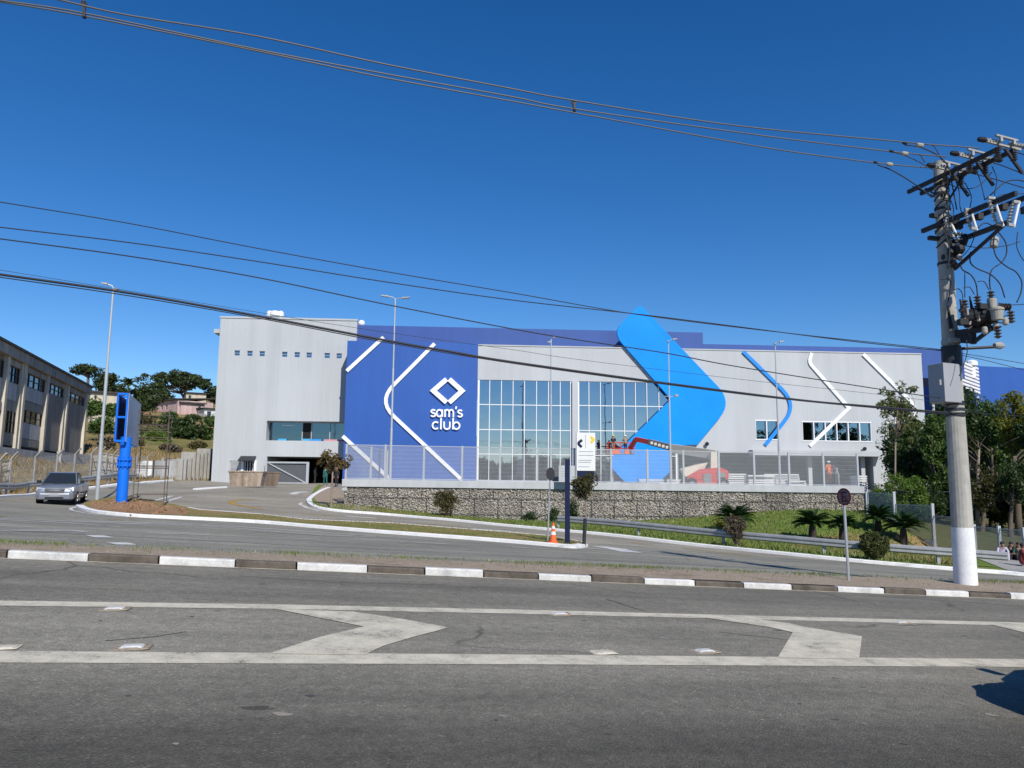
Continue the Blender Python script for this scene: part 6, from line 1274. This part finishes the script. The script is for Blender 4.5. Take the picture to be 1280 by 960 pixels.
for k in range(5): q = mid+(nose-mid)*(.15+k*.17); mm.box(q[0]-.3, q[0]+.3, q[1]-.28, q[1]-.215, q[2]-.12, q[2]+.12)
mm.build('boom_marking', 'machine_cream', t)
bk0 = bpt(776, 568, BD+9.9); bw_ = 1.25; mm = MB(); B0 = bk0
mm.box(B0[0]-bw_, B0[0]+bw_, B0[1]-.45, B0[1]+.45, B0[2], B0[2]+.06); mm.build('basket_floor', 'machine_grey', t); mm = MB()
for z in (.55, 1.1):
    for y in (-.45, .45): mm.tube([B0+np.array([-bw_, y, z]), B0+np.array([bw_, y, z])], .03, 6)
    for x in (-bw_, bw_): mm.tube([B0+np.array([x, -.45, z]), B0+np.array([x, .45, z])], .03, 6)
for x in (-bw_, -bw_/2, 0, bw_/2, bw_):
    for y in (-.45, .45): mm.tube([B0+np.array([x, y, .05]), B0+np.array([x, y, 1.1])], .03, 6)
mm.build('basket_rail', 'machine_red', t); mm = MB()
for x0, x1 in ((-.95, -.15), (.3, .95)): mm.box(B0[0]+x0, B0[0]+x1, B0[1]-.5, B0[1]-.46, B0[2]+.02, B0[2]+.38)
mm.build('kick_panel', 'orange', t)
# white boards stacked behind the fence
q = 0
for x0, x1, yt, yb, D, lab in ((933, 966, 590.5, 604, 64, 'low stack of white boards behind the fence, left half'), (953, 996, 589, 604, 66, 'higher stack of white boards behind the fence, right half'), (985, 1004, 597, 605, 63, 'small heap of white sacks at the right end of the board stacks'), (908, 930, 589, 605, 66, 'stack of white slatted pallets right of the boom lift'), (1068, 1080, 590, 606, 60, 'white leaning sheet near the right end of the fence'), (832, 858, 597, 606, 66, 'white pallet boards left of the boom lift'), (798, 828, 597, 606, 68, 'low stack of white planks at the foot of the chevron')):
    b = P((x0+x1)/2, yb, D); hw = PX((x1-x0)/2, D); zt_ = P(0, yt, D)[2]; h = P(640, yt, D)[2]-YB; h = max(.4, h); t = thing('board_stack', lab, 'boards', (b[0], D, YB), 'building materials behind the fence'); n = max(3, int(h/.16))
    for i in range(n):
        mm = MB(); j = rng.uniform(-.12, .12); zz0 = YB+h*i/n; mm.box(b[0]-hw+j*.5, b[0]+hw+j*.6, D-.6+j, D+.6+j, zz0, zz0+h/n*.72); mm.build('board', 'board_white', t)
# road studs
for k, (px, py, s, lab) in enumerate(((143, 761.5, 1., 'worn road stud on the far lane line near the left edge'), (165, 809.5, 1., 'white road stud above the near lane line at the left'), (4, 809.5, 1.1, 'dirty round road stud at the left edge of the picture'), (699.5, 768, 1., 'worn road stud on the far lane line in the middle'), (881, 814.5, 1., 'tilted white road stud above the near lane line, right of the middle'), (752, 815.5, 1.3, 'flat patch like road stud just above the near lane line in the middle'), (1126, 778.5, .9, 'small road stud on the far lane line at the right'))):
    b = GP(px, py); t = thing('road_stud', lab, 'road stud', b, 'road studs between the lanes', math.atan(T)); mm = MB(); w, d2 = .11*s, .075*s; h = .022 if k not in (2, 5) else .012
    mm.hexa([(-w,-d2,0),(w,-d2,0),(w,d2,0),(-w,d2,0),(-w*.6,-d2*.7,h),(w*.6,-d2*.7,h),(w*.6,d2*.7,h),(-w*.6,d2*.7,h)]); local('body', mm, 'road_paint' if k in (2, 5) else 'kerb_white', t, bevel=.004)
    if h > .02: mm = MB(); mm.box(-w*.55, w*.55, -d2*.95, -d2*.8, .006, h*.75); local('reflector', mm, 'lamp_lens', t); mm = MB(); mm.hexa([(-w*1.35,-d2*1.5,-.0),(w*1.3,-d2*1.3,-.0),(w*1.4,d2*1.4,-.0),(-w*1.3,d2*1.5,-.0),(-w*1.3,-d2*1.4,.009),(w*1.25,-d2*1.2,.009),(w*1.3,d2*1.3,.009),(-w*1.2,d2*1.4,.009)]); local('glue_pad', mm, 'median_soil', t)
# ------------------------------------------------------------------ cars
def car(name, label, loc, heading, spec, paintm, tilt=None):
    t = thing(name, label, 'car' if name != 'pickup_truck' else 'pickup', loc)
    f = Vector(heading).normalized(); up = Vector(tilt or (0, 0, 1)); y = up.cross(f).normalized(); up = f.cross(y)
    t.rotation_euler = Matrix((f, y, up)).transposed().to_euler()
    L, hw, st, gh, wb, wr = spec['L'], spec['hw'], spec['body'], spec['glass'], spec['wheels'], spec['wr']
    mm = MB(); nn = 11; vs = []
    for x, w, zb, zs, zt_ in st:      # x from the nose backwards, half width, underside, shoulder, top centre
        r = .10
        ring = [(-w*.86, zb), (-w*.97, zb+.10), (-w, (zb+zs)*.5), (-w*.985, zs-.06), (-w*.9, zs), (0, zt_), (w*.9, zs), (w*.985, zs-.06), (w, (zb+zs)*.5), (w*.97, zb+.10), (w*.86, zb)]
        vs += [(x, a, z) for a, z in ring]
    m = len(st); fs = [(i*nn+k, (i+1)*nn+k, (i+1)*nn+(k+1) % nn, i*nn+(k+1) % nn) for i in range(m-1) for k in range(nn)]+[tuple(range(nn)), tuple((m-1)*nn+k for k in range(nn-1, -1, -1))]
    mm.add(vs, fs); b = local('body', mm, paintm, t, smooth=True); b.data.polygons.foreach_set('use_smooth', [True]*len(b.data.polygons)); e = b.modifiers.new('edge', 'EDGE_SPLIT'); e.split_angle = R(38)
    # greenhouse: pillars and roof painted, glass panes proud of it
    mm = MB(); g = 0; vs = []
    for x, w0, w1, z0, z1 in gh: vs += [(x[0], -w0, z0), (x[1], -w1, z1), (x[1], w1, z1), (x[0], w0, z0)]
    mm.add(vs, [(i*4+k, (i+1)*4+k, (i+1)*4+(k+1) % 4, i*4+(k+1) % 4) for i in range(len(gh)-1) for k in range(4)]+[(0,1,2,3), tuple((len(gh)-1)*4+k for k in (3,2,1,0))])
    cabn = local('cabin', mm, paintm, t, bevel=.03)
    def pane(nm, quad, push):
        q = [np.array(p, float) for p in quad]; n = np.cross(q[1]-q[0], q[3]-q[0]); n /= np.linalg.norm(n); c = sum(q)/4
        if n @ np.array(push) < 0: n = -n
        m1 = MB(); m1.prism([c+(p-c)*.93+n*.004 for p in q], n*.008); local(nm, m1, 'car_glass', t)
    (xa, wa0_, wa1_, za0, za1) = gh[0]; pane('windscreen', [(xa[0],-wa0_,za0),(xa[0],wa0_,za0),(xa[1],wa1_,za1),(xa[1],-wa1_,za1)], (1,0,.5))
    (xb, wb0_, wb1_, zb0, zb1) = gh[-1]; pane('rear_window', [(xb[0],-wb0_,zb0),(xb[0],wb0_,zb0),(xb[1],wb1_,zb1),(xb[1],-wb1_,zb1)], (-1,0,.5))
    for i in range(len(gh)-1):
        A, B = gh[i], gh[i+1]
        for s in (-1, 1): pane('side_window', [(A[0][0],s*A[1],A[3]),(B[0][0],s*B[1],B[3]),(B[0][1],s*B[2],B[4]),(A[0][1],s*A[2],A[4])], (0,s,0))
    for x in wb:
        for s in (-1, 1):
            m1 = MB(); m1.lathe([(wr+.07,-.02),(wr+.07,.012)], (x, s*(hw+.001), wr+.02), 24, (0,s,0)); local('wheel_arch', m1, 'black_part', t)
            m1 = MB(); m1.lathe([(wr*.6,-.2),(wr*.95,-.2),(wr,-.15),(wr,.0),(wr*.95,.035),(wr*.62,.035)], (x, s*hw, wr), 24, (0,s,0)); w = local('wheel', m1, 'black_rubber', t)
            m1 = MB(); m1.lathe([(.05,.0),(wr*.6,.01),(wr*.62,.04)], (x, s*hw, wr), 20, (0,s,0))
            for k in range(5): a = 2*math.pi*k/5; m1.bar((x, s*(hw+.04), wr), (x+wr*.58*math.cos(a), s*(hw+.04), wr+wr*.58*math.sin(a)), .07, .02, up=(0,1,0))
            local('rim', m1, 'chrome', w)
    return t
def carbit(t, nm, mat, fn, parent=None, **k):
    m1 = MB(); fn(m1); return local(nm, m1, mat, parent or t, **k)
pk_loc = G(75, 629.3, .012, dmin=30); hd = Vector((.36, -.93, 0)); 
body = [(.0,.62,.30,.62,.66),(-.05,.74,.22,.70,.76),(-.22,.80,.20,.80,.86),(-.7,.82,.2,.87,.92),(-1.15,.825,.2,.93,.97),(-2.7,.825,.22,.96,.97),(-2.9,.825,.22,1.02,1.0),(-4.2,.82,.26,1.03,1.0),(-4.4,.79,.32,1.0,.97)]
glass_ = [((-.95,-1.8),.76,.58,.92,1.47),((-2.0,-2.0),.77,.62,.95,1.50),((-2.75,-2.5),.77,.61,.95,1.46)]
pk = car('pickup_truck', 'silver compact pickup coming round the bend at the left, headlights and grille facing us', pk_loc+np.array([hd[0], hd[1], 0])*1.6, hd, dict(L=4.4, hw=.80, body=body, glass=glass_, wheels=(-.85,-3.5), wr=.31), 'silver_paint')
for s in (-1, 1):
    carbit(pk, 'headlight', 'lamp_lens', lambda m: m.hexa([(.005,s*.40,.60),(-.05,s*.76,.62),(-.22,s*.805,.64),(-.2,s*.4,.6),(-.03,s*.40,.74),(-.10,s*.74,.79),(-.25,s*.80,.82),(-.2,s*.4,.74)]))
    carbit(pk, 'fog_lamp', 'black_part', lambda m: m.hexa([(.03,s*.40,.30),(-.02,s*.68,.32),(-.1,s*.68,.32),(-.1,s*.4,.3),(.02,s*.42,.42),(-.02,s*.68,.46),(-.1,s*.68,.46),(-.1,s*.42,.42)]))
    mr = carbit(pk, 'mirror', 'black_part', lambda m: m.box(-1.42,-1.28,min(s*.82,s*1.0),max(s*.82,s*1.0),.98,1.12), bevel=.02)
    carbit(pk, 'door_handle', 'black_part', lambda m: m.box(-2.35,-2.2,min(s*.825,s*.85),max(s*.825,s*.85),.80,.83))
    carbit(pk, 'side_trim', 'black_part', lambda m: m.box(-2.9,-1.3,min(s*.826,s*.84),max(s*.826,s*.84),.50,.56))
carbit(pk, 'grille', 'black_part', lambda m: m.hexa([(.012,-.38,.545),(.012,.38,.545),(-.1,.38,.55),(-.1,-.38,.55),(-.005,-.42,.68),(-.005,.42,.68),(-.1,.42,.68),(-.1,-.42,.68)]))
carbit(pk, 'grille_bar', 'chrome', lambda m: (m.bar((.02,-.40,.61),(.02,.40,.61),.03,.035), m.bar((.01,-.42,.69),(.01,.42,.69),.03,.03), m.bar((.02,-.4,.535),(.02,.4,.535),.03,.03)))
carbit(pk, 'bumper', 'silver_paint', lambda m: m.hexa([(.03,-.60,.24),(.03,.60,.24),(-.1,.78,.24),(-.1,-.78,.24),(.03,-.60,.50),(.03,.60,.50),(-.1,.79,.52),(-.1,-.79,.52)]), bevel=.03)
carbit(pk, 'number_plate', 'cloth_grey', lambda m: m.box(.031,.042,-.2,.2,.36,.48))
carbit(pk, 'lower_intake', 'black_part', lambda m: m.box(.02,.034,-.38,.38,.26,.34))
# dark car entering at the right edge
nose = GP(1219, 842); hdv = Vector((-1, -T, S)).normalized(); nrm = Vector((S, 0, 1)).normalized(); a = np.array([hdv.x, hdv.y, hdv.z])
axis_ = np.array([4.46, 5.97]); cl_ = np.array([axis_[0], axis_[1], float(zplane(axis_[0], 0))])
body2 = [(.0,.30,.26,.38,.40),(-.03,.55,.19,.42,.46),(-.12,.72,.17,.50,.56),(-.35,.83,.16,.60,.68),(-.8,.86,.16,.76,.84),(-1.15,.87,.17,.84,.90),(-2.6,.87,.17,.88,.90),(-3.7,.85,.2,.9,.92),(-4.0,.76,.3,.86,.88)]
glass2 = [((-1.0,-1.7),.78,.60,.86,1.38),((-2.2,-2.2),.79,.62,.88,1.44),((-3.0,-2.95),.78,.6,.88,1.42),((-3.75,-3.45),.74,.56,.9,1.34)]
dk = car('hatchback_car', 'dark navy car just beyond the right edge whose shadow reaches onto the near lane line', cl_, hdv, dict(L=4., hw=.855, body=body2, glass=glass2, wheels=(-.8,-3.25), wr=.3), 'navy_paint', (nrm.x, nrm.y, nrm.z))
for s in (-1, 1):
    carbit(dk, 'headlight', 'lamp_lens', lambda m: m.hexa([(-.12,s*.5,.50),(-.33,s*.79,.54),(-.5,s*.84,.56),(-.4,s*.5,.5),(-.16,s*.5,.58),(-.4,s*.79,.65),(-.6,s*.835,.68),(-.4,s*.5,.58)]))
    carbit(dk, 'mirror', 'black_part', lambda m: m.box(-1.35,-1.2,min(s*.88,s*1.05),max(s*.88,s*1.05),.92,1.06), bevel=.03)
carbit(dk, 'grille', 'black_part', lambda m: m.box(-.1,.004,-.28,.28,.28,.38))
# ------------------------------------------------------------------ people
def person(label, loc, rz, pose, top_, bottom, shoes='black_part', skin='skin', hairm='hair', group=None, sleeves=True, h=1.72, hat=None):
    t = thing('person', label, 'person', loc, group, rz); J = dict(pel=(0,0,.93), spi=(0,0,1.14), che=(0,0,1.34), nec=(0,-.01,1.475), hea=(0,-.03,1.59), top=(0,-.02,1.67))
    for n, s in (('L', 1), ('R', -1)):
        J.update({'hip'+n: (.09*s,0,.90), 'kne'+n: (.10*s,-.02,.50), 'ank'+n: (.10*s,.02,.09), 'toe'+n: (.12*s,-.14,.045), 'sho'+n: (.175*s,0,1.41), 'elb'+n: (.23*s,.02,1.14), 'wri'+n: (.24*s,-.08,.91), 'han'+n: (.24*s,-.10,.84)})
    J.update(pose)
    names = list(J); idx = {n: i for i, n in enumerate(names)}; rad = dict(pel=.135, spi=.125, che=.145, nec=.055, hea=.095, top=.07, hip=.092, kne=.062, ank=.045, toe=.036, sho=.07, elb=.046, wri=.033, han=.036)
    E = [('pel','spi'),('spi','che'),('che','nec'),('nec','hea'),('hea','top')]
    for s in 'LR': E += [('pel','hip'+s),('hip'+s,'kne'+s),('kne'+s,'ank'+s),('ank'+s,'toe'+s),('che','sho'+s),('sho'+s,'elb'+s),('elb'+s,'wri'+s),('wri'+s,'han'+s)]
    V = [np.array(J[n], float)*h/1.72 for n in names]; ed = [(idx[a], idx[b]) for a, b in E]; rr = [rad[n if n in rad else n[:3]] for n in names]; seg = []
    for a, b in E: seg.append((idx[a], idx[b], a, b))
    for s, sg in (('L', 1), ('R', -1)):          # fingers
        hnd = V[idx['han'+s]]; d = hnd-V[idx['wri'+s]]; d /= np.linalg.norm(d)+1e-9; side = np.cross(d, (1, 0, 0)); side /= np.linalg.norm(side)+1e-9
        for k, (o, ln) in enumerate(((-.030,.06),(-.010,.078),(.010,.072),(.030,.055))):
            a = hnd+side*o+d*.03; b = a+d*ln*.6; c = b+d*ln*.4+np.array([0,-.012,0]); i = len(V); V += [b, c]; rr += [.0095, .008]; ed += [(idx['han'+s], i), (i, i+1)]
        i = len(V); V += [hnd+np.array([0,-.04,0])+d*.01, hnd+np.array([0,-.055,0])+d*.045]; rr += [.011, .009]; ed += [(idx['han'+s], i), (i, i+1)]
    me = bpy.data.meshes.new('person_skeleton'); me.from_pydata([tuple(v) for v in V], ed, []); o = bpy.data.objects.new('person_skeleton', me); COL.objects.link(o)
    md = o.modifiers.new('skin', 'SKIN'); md.use_smooth_shade = True; sv = me.skin_vertices[0].data
    for i, r in enumerate(rr): sv[i].radius = (r, r*(.8 if i in (idx['pel'], idx['spi'], idx['che']) else 1.))
    sv[0].use_root = True; sb_ = o.modifiers.new('sub', 'SUBSURF'); sb_.levels = 2; sb_.render_levels = 2
    dg = bpy.context.evaluated_depsgraph_get(); m2 = bpy.data.meshes.new_from_object(o.evaluated_get(dg)); bpy.data.objects.remove(o)
    m2.name = 'person_body'; m2.materials.clear()
    for m in (skin, top_, bottom, shoes): m2.materials.append(MATS[m])
    def reg(a, b):
        a = a[:3]; b = b[:3]
        if b in ('hea', 'top', 'han') or (a, b) == ('che', 'nec'): return 0
        if b == 'wri': return 1 if sleeves else 0
        if b in ('spi', 'che', 'sho', 'elb'): return 1
        if b == 'toe': return 3
        return 2
    S_ = [(V[a], V[b], reg(x, y)) for a, b, x, y in seg]; mi = []
    for p in m2.polygons:
        c = np.array(p.center); best = 9; k = 0
        for a, b, g in S_:
            d = b-a; u = max(0, min(1, (c-a) @ d/(d @ d+1e-9))); q = np.linalg.norm(c-a-d*u)
            if q < best: best = q; k = g
        mi.append(k)
    m2.polygons.foreach_set('material_index', mi); m2.polygons.foreach_set('use_smooth', [True]*len(mi))
    bo = bpy.data.objects.new('body', m2); COL.objects.link(bo); bo.parent = t
    hc = V[idx['hea']]; ht = V[idx['top']]; k = h/1.72
    mm = MB(); mm.ell(hc+np.array([0,.025,.045])*k, (.094*k,.10*k,.085*k), 14, 9)
    if hairm == 'long': mm.ell(hc+np.array([0,.06,-.06])*k, (.10*k,.06*k,.17*k), 12, 8)
    hr = local('hair', mm, 'hair' if hairm == 'long' else hairm, t, smooth=True)
    mm = MB(); mm.ell(hc+np.array([0,-.098,-.005])*k, (.014*k,.02*k,.022*k), 8, 6); local('nose', mm, skin, t, smooth=True)
    for s in (-1, 1): mm = MB(); mm.ell(hc+np.array([.033*s,-.088,.025])*k, .011*k, 8, 6); local('eye', mm, 'black_part', t); mm = MB(); mm.ell(hc+np.array([.095*s,.0,.0])*k, (.012*k,.022*k,.032*k), 8, 6); local('ear', mm, skin, t, smooth=True)
    mm = MB(); mm.ell(hc+np.array([0,-.085,-.045])*k, (.026*k,.012*k,.007*k), 8, 5); local('mouth', mm, 'machine_red' if False else 'pink_wall', t)
    if hat: mm = MB(); mm.ell(hc+np.array([0,.0,.075])*k, (.115*k,.13*k,.085*k), 14, 8); mm.lathe([(.09*k,0),(.15*k,0),(.15*k,.015),(.09*k,.02)], hc+np.array([0,-.02,.05])*k, 16); local('helmet', mm, hat, t, smooth=True)
    return t
walk = dict(kneL=(.10,-.14,.51), ankL=(.10,-.12,.09), toeL=(.11,-.28,.045), kneR=(-.09,.03,.50), ankR=(-.09,.22,.13), toeR=(-.10,.09,.05), elbR=(-.23,-.06,1.15), wriR=(-.22,-.2,.95), hanR=(-.22,-.24,.89), elbL=(.23,.10,1.15), wriL=(.24,.08,.92), hanL=(.24,.07,.85))
def on(px, py, D): b = P(px, py, D); b[2] = float(zg(b[0], b[1]))+.02; return b
person('man in khaki trousers and grey shirt standing in the garage mouth beside the gate', on(393.5, 604.5, 79), R(80), {}, 'cloth_grey', 'cloth_khaki')
person('person in teal work clothes walking in front of the dark garage', on(406.5, 609, 70), R(-150), walk, 'cloth_teal', 'cloth_teal')
person('person in dark clothes standing behind the rusty leafed young tree', on(420.5, 610, 68), R(-30), {}, 'cloth_dark', 'cloth_dark')
work = dict(elbL=(.22,-.15,1.2), wriL=(.15,-.36,1.25), hanL=(.13,-.43,1.27), elbR=(-.22,-.15,1.2), wriR=(-.12,-.36,1.2), hanR=(-.1,-.43,1.22))
b = P(1036.5, 602, 56); b[2] = YB+.5; 
person('worker in orange overalls and white helmet behind the fence at the right', (b[0], b[1], YB+.45), R(10), {}, 'cloth_orange', 'cloth_orange', hat='white_trim')
person('person in pale grey clothes bending beside the worker in orange', (P(1047, 600, 57)[0], 57, YB+.3), R(-60), dict(che=(0,-.22,1.3), spi=(0,-.08,1.12), nec=(0,-.33,1.40), hea=(0,-.40,1.47), top=(0,-.42,1.55), shoL=(.17,-.24,1.36), shoR=(-.17,-.24,1.36), elbL=(.2,-.34,1.1), wriL=(.16,-.5,1.0), hanL=(.15,-.57,.98), elbR=(-.2,-.34,1.1), wriR=(-.16,-.5,1.0), hanR=(-.15,-.57,.98)), 'cloth_grey', 'cloth_grey')
mm = MB(); q = np.array([P(1040, 604, 56.3)[0], 56.4]); mm.box(q[0]-1.2, q[0]+1.4, q[1]-.6, q[1]+1.2, YB, YB+.3); mm.box(q[0]-.9, q[0]+.5, q[1]-.59, q[1]+.3, YB+.302, YB+.45); tag(mm.build('work_platform', 'board_white', None, loc=(*q, YB)), 'low white platform under the worker in orange', 'platform')
bl = bk0+np.array([0,0,.07])
person('worker in dark jacket at the left end of the boom lift basket', (bl[0]-.7, bl[1], bl[2]), R(170), work, 'cloth_dark', 'cloth_khaki', hat='yellow'); person('worker in pale shirt at the right end of the boom lift basket', (bl[0]+.45, bl[1], bl[2]), R(200), work, 'cloth_khaki', 'cloth_dark', hat='white_trim')
sit = dict(pel=(0,0,.12), spi=(0,.02,.33), che=(0,-.04,.53), nec=(0,-.08,.665), hea=(0,-.12,.78), top=(0,-.11,.86))
for n, s in (('L', 1), ('R', -1)): sit.update({'hip'+n: (.1*s,-.02,.12), 'kne'+n: (.15*s,-.36,.43), 'ank'+n: (.12*s,-.46,.08), 'toe'+n: (.12*s,-.6,.04), 'sho'+n: (.17*s,-.04,.59), 'elb'+n: (.22*s,-.18,.36), 'wri'+n: (.10*s,-.36,.38), 'han'+n: (.06*s,-.42,.40)})
lz = P(1255, 702, 34.6)[2]-.02
mm = MB(); e0 = P(1249, 706, 34.6); e1 = P(1330, 708, 33.6); gz = min(float(zg(*e0[:2])), float(zg(*e1[:2])))-.3; mm.bar((e0[0], e0[1], (lz+gz)/2-.01), (e1[0], e1[1], (lz+gz)/2-.01), .9, lz-gz); tag(mm.build('concrete_ledge', 'white_sheet', None, loc=e0), 'low pale ledge at the right edge with people sitting on it', 'ledge')
for px, D, lab, tp_, bt, hr in ((1253.5, 34.6, 'man in a pale lilac shirt sitting on the ledge against the fence post', 'cloth_lilac', 'cloth_lilac', 'hair'), (1264.5, 34.5, 'woman in black with long dark hair sitting in the middle of the ledge', 'cloth_dark', 'cloth_dark', 'long'), (1273.5, 34.3, 'woman in dark green with long dark hair sitting nearest the right edge', 'cloth_green', 'cloth_dark', 'long')):
    b = P(px, 700, D); person(lab, (b[0], b[1], lz), R(-20), sit, tp_, bt, 'shoe_white', hairm=hr, group='people sitting on the ledge')
b = P(1277, 713, 31.5); b[2] = float(zg(b[0], b[1]))+.14
person('person in maroon clothes crouching at the right edge in front of the ledge', b, R(70), sit, 'cloth_maroon', 'cloth_maroon', 'shoe_white')
